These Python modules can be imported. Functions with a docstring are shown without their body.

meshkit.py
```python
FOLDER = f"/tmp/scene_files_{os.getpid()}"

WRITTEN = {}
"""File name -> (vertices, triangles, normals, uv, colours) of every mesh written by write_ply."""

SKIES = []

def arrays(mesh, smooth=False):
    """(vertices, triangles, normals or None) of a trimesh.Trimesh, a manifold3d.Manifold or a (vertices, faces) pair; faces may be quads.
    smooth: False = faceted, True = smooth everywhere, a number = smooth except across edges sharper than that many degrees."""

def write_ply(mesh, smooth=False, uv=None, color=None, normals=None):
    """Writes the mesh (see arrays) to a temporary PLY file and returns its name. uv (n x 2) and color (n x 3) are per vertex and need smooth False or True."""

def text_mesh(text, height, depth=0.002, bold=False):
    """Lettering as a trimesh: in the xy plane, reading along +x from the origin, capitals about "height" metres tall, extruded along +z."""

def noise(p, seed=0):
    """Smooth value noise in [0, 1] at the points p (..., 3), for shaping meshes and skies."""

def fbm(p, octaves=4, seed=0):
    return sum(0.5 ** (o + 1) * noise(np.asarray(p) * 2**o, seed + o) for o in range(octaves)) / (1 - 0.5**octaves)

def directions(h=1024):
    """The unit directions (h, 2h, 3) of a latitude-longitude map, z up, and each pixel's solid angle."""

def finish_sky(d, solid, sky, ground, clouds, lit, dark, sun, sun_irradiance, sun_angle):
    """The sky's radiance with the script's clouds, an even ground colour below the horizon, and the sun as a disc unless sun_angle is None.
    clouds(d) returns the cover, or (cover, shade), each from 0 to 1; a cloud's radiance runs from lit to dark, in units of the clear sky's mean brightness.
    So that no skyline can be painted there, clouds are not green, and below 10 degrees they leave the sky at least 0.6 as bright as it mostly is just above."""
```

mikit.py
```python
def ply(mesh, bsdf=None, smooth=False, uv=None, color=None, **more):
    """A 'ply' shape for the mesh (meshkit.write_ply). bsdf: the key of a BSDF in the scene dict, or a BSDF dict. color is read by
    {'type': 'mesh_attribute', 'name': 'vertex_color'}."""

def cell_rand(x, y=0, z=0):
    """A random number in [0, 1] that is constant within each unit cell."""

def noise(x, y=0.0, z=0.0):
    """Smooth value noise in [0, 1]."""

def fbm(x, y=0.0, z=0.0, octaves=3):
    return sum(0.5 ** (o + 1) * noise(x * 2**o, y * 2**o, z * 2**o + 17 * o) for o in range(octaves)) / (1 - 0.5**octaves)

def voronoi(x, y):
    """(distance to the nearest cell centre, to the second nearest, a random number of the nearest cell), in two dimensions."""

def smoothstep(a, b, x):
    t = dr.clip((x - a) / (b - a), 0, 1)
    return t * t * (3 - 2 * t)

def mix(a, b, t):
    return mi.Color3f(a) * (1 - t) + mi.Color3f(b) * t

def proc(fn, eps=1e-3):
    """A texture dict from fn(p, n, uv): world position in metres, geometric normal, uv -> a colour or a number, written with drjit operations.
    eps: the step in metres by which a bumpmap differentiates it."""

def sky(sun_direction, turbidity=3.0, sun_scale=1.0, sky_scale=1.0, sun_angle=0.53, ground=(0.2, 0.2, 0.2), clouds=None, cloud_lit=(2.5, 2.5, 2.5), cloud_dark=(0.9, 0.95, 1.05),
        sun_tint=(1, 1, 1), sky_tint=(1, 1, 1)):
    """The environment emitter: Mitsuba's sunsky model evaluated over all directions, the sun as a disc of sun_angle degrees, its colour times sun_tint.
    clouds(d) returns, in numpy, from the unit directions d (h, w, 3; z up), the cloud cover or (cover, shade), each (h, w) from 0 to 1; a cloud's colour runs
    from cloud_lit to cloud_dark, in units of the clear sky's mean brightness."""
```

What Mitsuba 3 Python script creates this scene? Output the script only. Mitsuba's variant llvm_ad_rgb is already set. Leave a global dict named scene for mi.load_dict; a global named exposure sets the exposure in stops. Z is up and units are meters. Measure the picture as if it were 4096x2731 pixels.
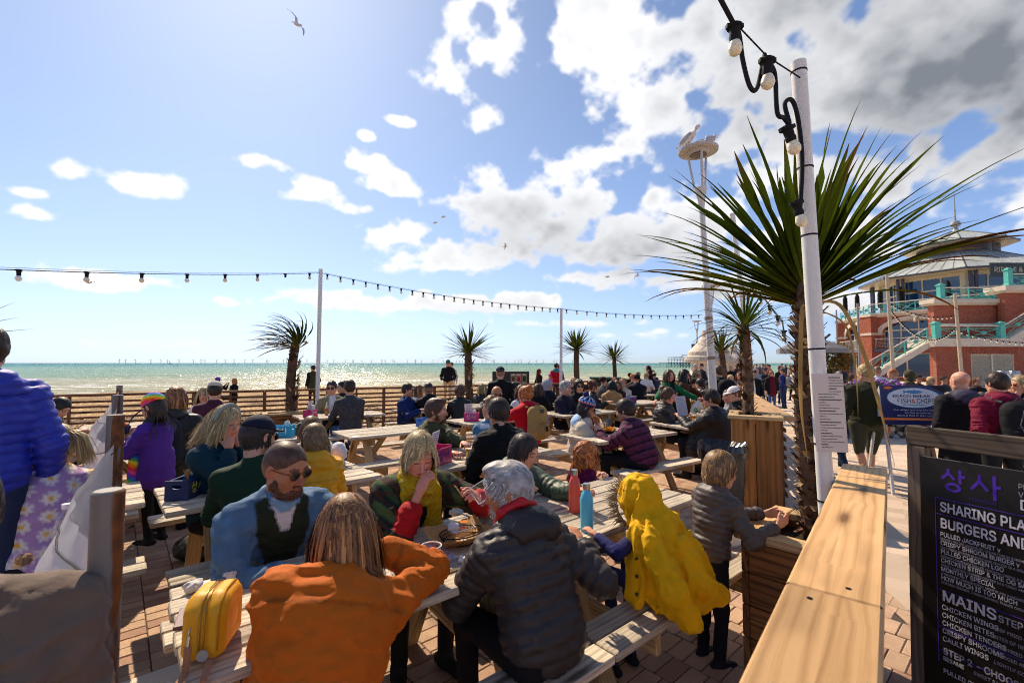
import math, random, numpy as np, drjit as dr, mitsuba as mi, mikit, meshkit
from mikit import ply, proc, noise, fbm, voronoi, cell_rand, smoothstep, mix

T = mi.ScalarTransform4f
scene, labels = {}, {}
random.seed(7); RNG = np.random.default_rng(7)

# ---------------------------------------------------------------- camera, sky, exposure
EYE, PITCH = (0.0, 0.0, 1.68), math.radians(2.73)
scene['camera'] = {'type': 'thinlens', 'fov': 96.59, 'fov_axis': 'x', 'aperture_radius': 0.0022, 'focus_distance': 3.0, 'near_clip': 0.05, 'far_clip': 60000.0,
                   'to_world': T().look_at(origin=EYE, target=[0, math.cos(PITCH), EYE[2] + math.sin(PITCH)], up=[0, 0, 1])}
SUN_AZ, SUN_EL = math.radians(-31), math.radians(46)
SUN = (math.sin(SUN_AZ) * math.cos(SUN_EL), math.cos(SUN_AZ) * math.cos(SUN_EL), math.sin(SUN_EL))
exposure = 2.1
# banks of cloud: azimuth, elevation, half-widths (degrees), strength, greyness
BANKS = [(3.5, 18, 15, 6.4, 1.1, .5), (9, 22.5, 7, 4, 1.0, .0), (-7, 13.2, 12, 4, 1.0, .1), (17, 14.5, 12, 6, 1.05, .6), (23, 15.5, 6, 4.2, 1.0, .2), (-14, 15.5, 6, 2.6, .95, 0), (-20, 18.3, 4.5, 1.7, .95, 0), (-24.5, 19.3, 5.5, 2.2, .95, 0), (-29, 21, 4.5, 1.2, .9, 0), (-15, 20.8, 5, 2, .95, 0), (-18.5, 23, 3.6, 2.0, .95, 0), (-18, 25.8, 1.5, 1, .9, 0),
         (-4, 37, 8, 8, .9, .0), (-9, 32, 4, 3, .85, 0), (-5, 29, 4, 3, .85, 0), (-14, 27.6, 2.2, .9, .8, 0), (14, 36, 11, 10, 1.1, .1), (20, 28.5, 10, 6.4, 1.05, .1), (30, 32, 14, 11, 1.2, .6), (46, 27, 15, 11, 1.3, 1.0), (40, 38, 22, 10, 1.2, .85), (42, 18, 12, 4.4, 1.0, .25), (50, 13.5, 8, 3.6, .95, .15), (32, 20, 8, 4, .9, .2), (33, 12, 9, 4, 1.0, .3), (27, 24, 5, 3, .9, .1),
         (-40.5, 17.1, 6, 2.0, .9, 0), (-47, 12.6, 6, 1.0, .8, 0), (-49, 14.5, 5, .8, .75, 0), (-41.5, 7.4, 7.5, 1.6, .9, 0), (-34, 6.6, 4, 1, .75, 0), (-17, 7.2, 15, 2.0, 1.0, .1), (-4, 7.4, 12, 2.0, 1.0, .25), (13, 10, 11, 1.9, 1.0, .3), (24, 9, 9, 2.6, .95, .4), (8, 4.8, 12, 1.0, .8, .2), (18, 3.2, 14, 1.1, .8, .2), (35, 7, 8, 3, .9, .3), (-46, 1.6, 20, 1.1, .75, .3), (-30, 2.6, 10, .5, .6, .2)]

def clouds(d):
    az, el = np.degrees(np.arctan2(d[..., 0], d[..., 1])), np.degrees(np.arcsin(np.clip(d[..., 2], -1, 1)))
    q = d / (np.maximum(d[..., 2:], 0) + 0.3)
    n = meshkit.fbm(q * [7.0, 7.0, 3.0], 5, 3)
    fine = meshkit.fbm(d * 21.0, 5, 11)
    bias, grey = np.full(az.shape, -.9), np.zeros(az.shape)
    for a, e, wa, we, s, g in BANKS:
        r2 = ((az - a) / (wa * 1.15)) ** 2 + ((el - e) / (we * np.where(el > e, 1.15, .9))) ** 2
        k = np.exp(-r2 ** 1.15)
        bias = np.maximum(bias, -.9 + (s + .28) * k)
        grey = np.maximum(grey, g * np.exp(-((az - a) / (wa * .85)) ** 2 - ((el - e + we * .3) / (we * .8)) ** 2))
    behind = np.clip((np.abs(az) - 58) / 12, 0, 1)                              # the rest of the sky: broken fair-weather cloud of the same kind
    bias = np.maximum(bias, -.9 + behind * (.62 + .8 * (meshkit.fbm(q * 1.7, 3, 29) - .5)))
    x = (n - .5) * .95 + (fine - .5) * 1.6 + bias
    cover = np.clip((x + .08) / .3, 0, 1); cover = cover * cover * (3 - 2 * cover)
    shade = np.clip(grey * (.45 + .7 * n + .5 * (fine - .4)) + .3 * np.clip((fine - .45) * 2, 0, 1) * np.clip(x * 2, 0, 1), 0, 1)
    return cover * np.clip(.3 + el / 7, 0, 1), shade

scene['sky'] = mikit.sky(SUN, turbidity=3.0, clouds=clouds, cloud_lit=(2.9, 2.9, 2.95), cloud_dark=(.6, .66, .76), sky_tint=(1.0, .97, 1.05))

# ---------------------------------------------------------------- names, labels, meshes
def tone(c): return mi.Color3f(*[float(x) for x in c]) if isinstance(c, np.ndarray) else mi.Color3f(c)
def mix(a, b, t): return tone(a) * (1 - t) + tone(b) * t
USED = {}
def numbered(k):
    n = USED.get(k, -1) + 1; USED[k] = n
    return k if n == 0 else f'{k}_{n:03d}'
def thing(name, label, cat, group=None):
    k = numbered(name); labels[k] = {'label': label, 'category': cat}
    if group: labels[k]['group'] = group
    return k
def lin(c):
    if isinstance(c, str):
        c = [int(c[i:i + 2], 16) / 255 for i in (1, 3, 5)]
        c = [x / 12.92 if x < .04045 else ((x + .055) / 1.055) ** 2.4 for x in c]
    return np.array(c, float)
def rot(z=0, x=0, y=0):
    """Rotation: roll about y, then pitch about x, then heading (degrees clockwise seen from above, 0 = +y)."""
    a, b, c = math.radians(-z), math.radians(x), math.radians(y)
    Z = np.array([[math.cos(a), -math.sin(a), 0], [math.sin(a), math.cos(a), 0], [0, 0, 1]])
    X = np.array([[1, 0, 0], [0, math.cos(b), -math.sin(b)], [0, math.sin(b), math.cos(b)]])
    Y = np.array([[math.cos(c), 0, math.sin(c)], [0, 1, 0], [-math.sin(c), 0, math.cos(c)]])
    return Z @ X @ Y
def frame(d, up=(0, 0, 1)):
    """Columns: side, along d, up-ish."""
    y = np.asarray(d, float); y = y / (np.linalg.norm(y) + 1e-12)
    x = np.cross(y, up)
    if np.linalg.norm(x) < 1e-6: x = np.cross(y, [0, 1, 0.1])
    x = x / np.linalg.norm(x)
    return np.stack([x, y, np.cross(x, y)], 1)

GRAINED = set()                                     # materials whose uv is a length and a width in metres; in all others uv.x is the colour of the face
def shape(v, f, c, u, mat, smooth):
    n = None
    if smooth:
        fn = np.cross(v[f[:, 1]] - v[f[:, 0]], v[f[:, 2]] - v[f[:, 0]])
        n = np.stack([np.bincount(f.ravel(), np.repeat(fn[:, k], 3), len(v)) for k in range(3)], 1)
        n /= np.linalg.norm(n, axis=1, keepdims=True) + 1e-20
    if mat not in GRAINED:                          # one plain colour per face
        q = np.rint(np.clip(c[f].mean(1), 0, 1) ** (1 / 2.2) * [63, 127, 63])
        code = q @ [8192., 64., 1.]
        if np.ptp(code) == 0: u = np.stack([np.full(len(v), code[0]), u[:, 1]], 1)
        else:
            key, inv = np.unique(f.ravel() * (1 << 21) + np.repeat(code.astype(np.int64), 3), return_inverse=True)
            i = key >> 21; v, n, u, f = v[i], None if n is None else n[i], np.stack([(key & 2097151).astype(float), u[i, 1]], 1), inv.reshape(-1, 3)
    return {'type': 'ply', 'filename': meshkit.write_ply((v, f), False, u, None, n), 'face_normals': n is None, 'bsdf': {'type': 'ref', 'id': mat}}
class M:
    """A mesh under construction: vertices, triangles, colours, uv."""
    def __init__(s): s.v, s.f, s.c, s.u, s.n = [], [], [], [], 0
    def add(s, v, f, col=(.5, .5, .5), uv=None):
        v, f = np.asarray(v, float), np.asarray(f, int)
        if f.shape[1] == 4: f = np.vstack([f[:, [0, 1, 2]], f[:, [0, 2, 3]]])
        col = lin(col) if isinstance(col, str) else np.asarray(col, float)
        s.v.append(v); s.f.append(f + s.n); s.c.append(np.broadcast_to(col, (len(v), 3))); s.u.append(np.zeros((len(v), 2)) if uv is None else uv); s.n += len(v)
        return s
    def box(s, c, size, R=None, col=(.5, .5, .5), ch=0., tone=None, grain=0):
        """Chamfered box, faces unwelded, uv in metres: u along axis `grain`; v carries a whole number (tone) so that each piece gets its own tone."""
        h = np.asarray(size, float) / 2; R = np.eye(3) if R is None else R
        V, F, U = [], [], []
        tone = random.randrange(150) if tone is None else tone
        off = random.random() * 7
        a, b = [i for i in range(3) if i != grain]
        def face(pts, ax):
            p = np.array(pts); k = sum(map(len, V))
            V.append(p); F.extend([[k, k + i, k + i + 1] for i in range(1, len(p) - 1)])
            across = p[:, a] if ax == b else p[:, b] if ax == a else p[:, a] + p[:, b] * .3
            U.append(np.stack([p[:, grain] + off, tone + .5 + np.clip(across, -.49, .49)], 1))
        sg = (-1, 1)
        for ax in range(3):
            i, j = (ax + 1) % 3, (ax + 2) % 3
            for q in sg:
                pts = []
                for t, w in ((-1, -1), (1, -1), (1, 1), (-1, 1)):
                    p = np.zeros(3); p[ax], p[i], p[j] = q * h[ax], t * (h[i] - ch), w * (h[j] - ch); pts.append(p)
                face(pts if q > 0 else pts[::-1], ax)
        if ch:
            for ax in range(3):
                i, j = (ax + 1) % 3, (ax + 2) % 3
                for t in sg:
                    for w in sg:
                        pts = []
                        for e, (x, y) in ((-1, (0, 1)), (1, (0, 1)), (1, (1, 0)), (-1, (1, 0))):
                            p = np.zeros(3); p[ax] = e * (h[ax] - ch); p[i], p[j] = t * (h[i] - ch * x), w * (h[j] - ch * y); pts.append(p)
                        face(pts if t * w < 0 else pts[::-1], j)
        return s.add(np.vstack(V) @ R.T + c, F, col, np.vstack(U))
    def beam(s, p, q, w, t, up=(0, 0, 1), **k):
        """A chamfered bar from p to q, w wide and t thick."""
        p, q = np.asarray(p, float), np.asarray(q, float); R = frame(q - p, up)
        return s.box((p + q) / 2, (w, np.linalg.norm(q - p), t), R, grain=1, **k)
    def tube(s, pts, r, n=8, col=(.5, .5, .5), caps=True):
        p = np.asarray(pts, float); r = np.broadcast_to(r, (len(p),)).astype(float)
        t = np.gradient(p, axis=0); t /= np.linalg.norm(t, axis=1, keepdims=True) + 1e-12
        a = np.zeros_like(p); x = frame(t[0])[:, 0]
        for i in range(len(p)):
            x = x - t[i] * (x @ t[i]); x /= np.linalg.norm(x) + 1e-12; a[i] = x
        b = np.cross(t, a); ang = np.arange(n) * 2 * np.pi / n
        v = p[:, None] + r[:, None, None] * (np.cos(ang)[None, :, None] * a[:, None] + np.sin(ang)[None, :, None] * b[:, None])
        i, j = np.meshgrid(np.arange(len(p) - 1), np.arange(n), indexing='ij')
        f = np.stack([i * n + j, i * n + (j + 1) % n, (i + 1) * n + (j + 1) % n, (i + 1) * n + j], -1).reshape(-1, 4)
        L = np.r_[0, np.cumsum(np.linalg.norm(np.diff(p, axis=0), axis=1))]
        uv = np.stack([np.repeat(L, n), np.tile(ang / 6.283, len(p))], 1)
        cc = lin(col) if isinstance(col, str) else np.asarray(col, float)
        if cc.ndim == 2: cc = np.repeat(cc, n, 0)
        s.add(v.reshape(-1, 3), f, cc, uv)
        if caps:
            for e, fl in ((0, 1), (len(p) - 1, 0)):
                idx = [[0, k, k + 1] if not fl else [0, k + 1, k] for k in range(1, n - 1)]
                s.add(v[e], idx, cc[:n] if cc.ndim == 2 and e == 0 else cc[-n:] if cc.ndim == 2 else cc)
        return s
    def curve(s, pts, r, n=8, col=(.5, .5, .5), k=6):
        p = np.asarray(pts, float); q = np.vstack([2 * p[0] - p[1], p, 2 * p[-1] - p[-2]]); out = []
        for i in range(1, len(q) - 2):
            for t in np.linspace(0, 1, k, endpoint=False): out.append(.5 * ((2 * q[i]) + (q[i + 1] - q[i - 1]) * t + (2 * q[i - 1] - 5 * q[i] + 4 * q[i + 1] - q[i + 2]) * t * t + (3 * q[i] - q[i - 1] - 3 * q[i + 1] + q[i + 2]) * t ** 3))
        return s.tube(np.array(out + [p[-1]]), r, n, col)
    def lathe(s, prof, c=(0, 0, 0), n=20, R=None, col=(.5, .5, .5), smooth=True):
        """Surface of revolution of (radius, height) pairs about z."""
        pr = np.asarray(prof, float); ang = np.arange(n + 1) * 2 * np.pi / n; R = np.eye(3) if R is None else R
        def ring(q): return np.stack([q[0] * np.cos(ang), q[0] * np.sin(ang), np.full(n + 1, q[1])], 1)
        cc = lin(col) if isinstance(col, str) else np.asarray(col, float)
        for k in range(len(pr) - 1):
            v = np.vstack([ring(pr[k]), ring(pr[k + 1])]); i = np.arange(n)
            f = np.stack([i, i + 1, i + n + 2, i + n + 1], 1)
            uv = np.vstack([np.stack([ang / 6.283, np.full(n + 1, pr[k, 1])], 1), np.stack([ang / 6.283, np.full(n + 1, pr[k + 1, 1])], 1)])
            s.add(v @ R.T + c, f, cc[k] if cc.ndim == 2 else cc, uv)
        return s
    def prism(s, poly, z0, z1, R=None, c=(0, 0, 0), col=(.5, .5, .5)):
        """A shapely polygon in xy, from z0 to z1."""
        import trimesh
        for g in getattr(poly, 'geoms', [poly]):
            if g.is_empty or g.area < 1e-9: continue
            m = trimesh.creation.extrude_polygon(g, z1 - z0, engine='earcut')
            v = np.array(m.vertices)[np.array(m.faces).ravel()] + [0, 0, z0]
            R_ = np.eye(3) if R is None else R
            s.add(v @ R_.T + c, np.arange(len(v)).reshape(-1, 3), col)
        return s
    def mesh(s): return np.vstack(s.v), np.vstack(s.f)
    def put(s, key, mat, smooth=False, at=None, R=None):
        v, f = s.mesh()
        if R is not None: v = v @ np.asarray(R).T
        if at is not None: v = v + at
        scene[key] = shape(v, f, np.vstack(s.c), np.vstack(s.u), mat, smooth); return key
    def part(s, parent, name, mat, smooth=False, label=None, kind=None, at=None, R=None):
        k = numbered(parent + '__' + name); s.put(k, mat, smooth, at, R)
        if label or kind: labels[k] = {**({'label': label} if label else {}), **({'kind': kind} if kind else {})}
        return k
def structure(name, m, mat, smooth=False, kind='structure', label=None):
    k = m.put(numbered(name), mat, smooth); labels[k] = {'kind': kind, **({'label': label} if label else {})}; return k

# ---------------------------------------------------------------- implicit surfaces: smooth unions of tapered bones and ellipsoids, meshed by surface nets
def nets(D, lo, h):
    s = D < 0; nx, ny, nz = D.shape
    cnt = sum(s[a:nx - 1 + a, b:ny - 1 + b, c:nz - 1 + c].astype(np.int8) for a in (0, 1) for b in (0, 1) for c in (0, 1))
    ijk = np.argwhere((cnt > 0) & (cnt < 8))
    idx = np.full(cnt.shape, -1); idx[tuple(ijk.T)] = np.arange(len(ijk))
    acc, num = np.zeros((len(ijk), 3)), np.zeros(len(ijk))
    for ax in range(3):
        o = np.eye(3, dtype=int)[ax]; i, j = [np.eye(3, dtype=int)[(ax + t) % 3] for t in (1, 2)]
        for a in (0, 1):
            for b in (0, 1):
                p = ijk + a * i + b * j; d0, d1 = D[tuple(p.T)], D[tuple((p + o).T)]
                m = (d0 < 0) != (d1 < 0); t = np.where(m, d0 / np.where(m, d0 - d1, 1), 0)
                acc += np.where(m[:, None], a * i + b * j + t[:, None] * o, 0); num += m
    v = lo + h * (ijk + acc / num[:, None]); F = []
    for ax in range(3):
        o, b, c = [(ax + t) % 3 for t in range(3)]
        sl0, sl1 = [slice(1, -1)] * 3, [slice(1, -1)] * 3
        sl0[ax], sl1[ax] = slice(0, -1), slice(1, None)
        m = s[tuple(sl0)] != s[tuple(sl1)]
        g = np.argwhere(m); off = np.array([1, 1, 1]); off[ax] = 0; g = g + off
        eb, ec = np.eye(3, dtype=int)[b], np.eye(3, dtype=int)[c]
        q = np.stack([idx[tuple((g - eb - ec).T)], idx[tuple((g - ec).T)], idx[tuple(g.T)], idx[tuple((g - eb).T)]], 1)
        ins = s[tuple(g.T)]
        F.append(np.where(ins[:, None], q, q[:, ::-1]))
    F = np.vstack(F); F = F[(F >= 0).all(1)]
    return v, np.vstack([F[:, [0, 1, 2]], F[:, [0, 2, 3]]])

def cone(a, b, ra, rb=None, k=.02, lab=0, fl=None):
    """Tapered bone from a to b. fl = (axis, factor): the cross-section is squeezed along that direction."""
    return ('c', np.asarray(a, float), np.asarray(b, float), ra, ra if rb is None else rb, k, lab, fl)
def ell(c, r, R=None, k=.02, lab=0): return ('e', np.asarray(c, float), np.asarray(r, float), np.eye(3) if R is None else R, k, lab)
def cut(p): return ('-',) + p
def cutplane(c, n, k=.01): return ('p', np.asarray(c, float), np.asarray(n, float), k)

def sdf(prims, P):
    pass

def blob(prims, h, disp=None, pad=.03):
    """Mesh of the prims, evaluated in order. disp(P) is added to the distance near the surface. Returns vertices, faces, label per vertex."""
    lo, hi = np.full(3, 1e9), np.full(3, -1e9); B = []
    for p in prims:
        neg = p[0] == '-'; q = p[1:] if neg else p
        if q[0] == 'c':
            r = max(q[3], q[4]); a, b = np.minimum(q[1], q[2]) - r, np.maximum(q[1], q[2]) + r
        elif q[0] == 'e':
            e = np.sqrt(((q[3] * q[2]) ** 2).sum(1)); a, b = q[1] - e, q[1] + e
        else: B.append(None); continue
        B.append((a, b))
        if not neg: lo, hi = np.minimum(lo, a), np.maximum(hi, b)
    lo, hi = lo - pad - h, hi + pad + h
    n = np.ceil((hi - lo) / h).astype(int) + 1
    ax = [lo[i] + h * np.arange(n[i]) for i in range(3)]
    D = np.full(n, .5, np.float32); L = np.zeros(n, np.int16)
    for p, bb in zip(prims, B):
        neg = p[0] == '-'; q = p[1:] if neg else p
        if q[0] == 'p': sl = tuple(slice(0, n[i]) for i in range(3))
        else:
            k = q[5] if q[0] == 'c' else q[4]; m = k + 2.5 * h
            i0 = np.clip(np.floor((bb[0] - m - lo) / h).astype(int), 0, n); i1 = np.clip(np.ceil((bb[1] + m - lo) / h).astype(int) + 1, 0, n)
            sl = tuple(slice(i0[i], i1[i]) for i in range(3))
        X, Y, Z = np.meshgrid(ax[0][sl[0]], ax[1][sl[1]], ax[2][sl[2]], indexing='ij', sparse=True)
        if X.size * Y.size * Z.size == 0: continue
        if q[0] == 'c':
            a, b, ra, rb, k, lab, fl = q[1:]
            d = b - a; dd = d @ d + 1e-12
            x, y, z = X - a[0], Y - a[1], Z - a[2]
            t = np.clip((x * d[0] + y * d[1] + z * d[2]) / dd, 0, 1)
            x, y, z = x - t * d[0], y - t * d[1], z - t * d[2]
            r = ra + (rb - ra) * t
            if fl is None: v = np.sqrt(x * x + y * y + z * z) - r
            else:
                w = np.asarray(fl[0], float); w = w / np.linalg.norm(w); s_ = x * w[0] + y * w[1] + z * w[2]; g = 1 / fl[1] ** 2 - 1
                v = (np.sqrt(x * x + y * y + z * z + g * s_ * s_) - r) * min(1, (1 + fl[1]) / 2)
        elif q[0] == 'e':
            c, r, R, k, lab = q[1:]
            x, y, z = X - c[0], Y - c[1], Z - c[2]
            u0 = x * R[0, 0] + y * R[1, 0] + z * R[2, 0]; u1 = x * R[0, 1] + y * R[1, 1] + z * R[2, 1]; u2 = x * R[0, 2] + y * R[1, 2] + z * R[2, 2]
            k0 = np.sqrt((u0 / r[0]) ** 2 + (u1 / r[1]) ** 2 + (u2 / r[2]) ** 2); k1 = np.sqrt((u0 / r[0] ** 2) ** 2 + (u1 / r[1] ** 2) ** 2 + (u2 / r[2] ** 2) ** 2)
            v = k0 * (k0 - 1) / (k1 + 1e-9)
        else:
            c, nn, k = q[1:]; v = (X - c[0]) * nn[0] + (Y - c[1]) * nn[1] + (Z - c[2]) * nn[2]; neg = True
        E = D[sl]
        if neg:
            v = -v; hh = np.maximum(k - np.abs(E - v), 0) / k; D[sl] = np.maximum(E, v) + hh * hh * k * .25
        else:
            L[sl] = np.where(v < E, lab, L[sl])
            hh = np.maximum(k - np.abs(E - v), 0) / k; D[sl] = np.minimum(E, v) - hh * hh * k * .25
    if disp is not None:
        near = np.abs(D) < 3 * h + .02; g = np.argwhere(near)
        D[near] += disp(lo + g * h)
    v, f = nets(D, lo, h)
    g = np.clip(np.rint((v - lo) / h).astype(int), 0, n - 1)
    return v, f, L[tuple(g.T)]

# ---------------------------------------------------------------- materials
def face_colour(p, n, uv):
    k = mi.UInt32(dr.clip(dr.round(uv.x), 0, 524287)); g = lambda x, m: dr.power(mi.Float(x & m) / float(m), 2.2)
    return mi.Color3f(g(k >> 13, 63), g(k >> 6, 127), g(k, 63))
VC = proc(face_colour)
def mat(name, rough=.7, color=None, spec=.3, bump=None, bs=1., **k):
    d = {'type': 'principled', 'base_color': VC if color is None else color if isinstance(color, dict) else {'type': 'rgb', 'value': list(map(float, lin(color)))}, 'roughness': rough, 'specular': spec, **k}
    d = {'type': 'twosided', 'bsdf': d}
    if bump is not None: d = {'type': 'bumpmap', 'arbitrary': {**bump}, 'bsdf': d, 'scale': bs}
    scene[name] = d

# ---------------------------------------------------------------- the setting: ground, beach, sea
def wood_mat(name, base, dark, knot, rough=.75, ring=26., grey=None, contrast=1., bs=None):
    base, dark, knot = lin(base), lin(dark), lin(knot)
    def fn(p, n, uv):
        u, v = mi.Float(uv.x), mi.Float(uv.y); t = dr.floor(v); w = v - t; rnd = cell_rand(t, 5)
        ku = u * 1.3 + rnd * 17; ci = dr.floor(ku); kx = ci + .25 + .5 * cell_rand(ci, t, 3); ky = .5 + (cell_rand(ci, t, 4) - .5) * .14
        dx, dy = (ku - kx) / 1.3, w - ky; q = dr.square(dx * 6) + dr.square(dy * 30); bend = dr.exp(-q * .35)
        y = (w + dr.select(dy > 0, 1., -1.) * .016 * bend) * 1.0 + .012 * (noise(u * 1.7, t * 3.1, 2) - .5) + .004 * (noise(u * 9, w * 40, t) - .5)
        ringv = dr.sin(y * ring * 12 + 5 * noise(u * .8, y * 9, t)) * .5 + .5
        fine = noise(u * 5, y * 420, t); streak = noise(u * 1.3, y * 60, t + 9)
        g = dr.clip(contrast * (.5 * ringv * ringv + .4 * fine + .5 * streak - .35), 0, 1)
        c = mix(base, dark, g) * (.72 + .5 * rnd)
        c = mix(c, knot, dr.clip(dr.exp(-q * 3) * 1.2, 0, 1) * dr.select(cell_rand(ci, t, 8) > .45, .85, 0.))
        blot = smoothstep(.5, .8, fbm(u * 3.1, w * 9, t + 4))
        return c * (1 - .25 * blot)
    GRAINED.add(name)
    mat(name, rough, proc(fn), .25, bump=proc(lambda p, n, uv: fn(p, n, uv).y, 2e-3) if bs else None, bs=bs or 1)
wood_mat('m_table', '#c9bca6', '#8f8170', '#4a3b2c', .72, 20)
wood_mat('m_leg', '#c2a678', '#8a6b48', '#4d331d', .7, 24)
wood_mat('m_fence', '#7c573c', '#46301f', '#20140d', .75, 22)
wood_mat('m_counter', '#d0a673', '#a37a4c', '#57371c', .55, 17, contrast=.85)
wood_mat('m_planter', '#8d5f36', '#3b2414', '#22140b', .65, 13, contrast=1.15)
wood_mat('m_cedar', '#a8713c', '#6d4522', '#3a2110', .65, 10, contrast=.9)
wood_mat('m_board_frame', '#6d5f52', '#3b332c', '#241d18', .8, 22)

FB = math.radians(49)                                                    # the pavers' long sides
PE, PN = np.array([math.sin(FB), math.cos(FB)]), np.array([-math.cos(FB), math.sin(FB)])
def paver_tone(r, p):
    c = mix(lin('#a68b73'), lin('#c0a083'), r); c = mix(c, lin('#9c7a66'), smoothstep(.62, .9, cell_rand(r * 977, 3)))
    return c * (.78 + .35 * fbm(p.x * 7, p.y * 7, p.z, 2)) * (.9 + .2 * noise(p.x * 260, p.y * 260, p.z * 200))
def paver_sheet(p, n, uv):
    """Beyond the built bricks: the same bond as colour and joint lines only."""
    a, b = p.x * PE[0] + p.y * PE[1], p.x * PN[0] + p.y * PN[1]
    col = dr.floor(a / .206); row = b / .106 + .5 * (col - 2 * dr.floor(col / 2)); fa, fb_ = a / .206 - col, row - dr.floor(row)
    joint = dr.maximum(smoothstep(.03, .0, dr.minimum(fa, 1 - fa)), smoothstep(.05, .0, dr.minimum(fb_, 1 - fb_)))
    return mix(paver_tone(cell_rand(col, dr.floor(row)), p), lin('#4b4138'), joint * .75)
mat('m_paver_sheet', .85, proc(paver_sheet), .2)
mat('m_joint', .95, '#4a4037')
mat('m_paver', .8, proc(lambda p, n, uv: paver_tone(mi.Float(uv.x), p)), .2, bump=proc(lambda p, n, uv: noise(p.x * 180, p.y * 180, p.z * 180), 2e-3), bs=.0012); GRAINED.add('m_paver')
mat('m_promenade', .85, proc(lambda p, n, uv: mix(lin('#ac9884'), lin('#c2ae99'), fbm(p.x * .6, p.y * .6)) * (.85 + .3 * cell_rand(dr.floor((p.x * .62 + p.y * .78) / .21), dr.floor((p.x * .78 - p.y * .62) / .21)))), .2)
mat('m_beach', .95, proc(lambda p, n, uv: mix(mix(lin('#8a6a45'), lin('#c2a274'), voronoi(p.x * 9, p.y * 9)[2]), lin('#6d5740'), smoothstep(.45, .75, fbm(p.x * .7, p.y * .35))) * (.55 + .8 * voronoi(p.x * 9, p.y * 9)[2])), .2)
mat('m_pebble', .8)

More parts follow.
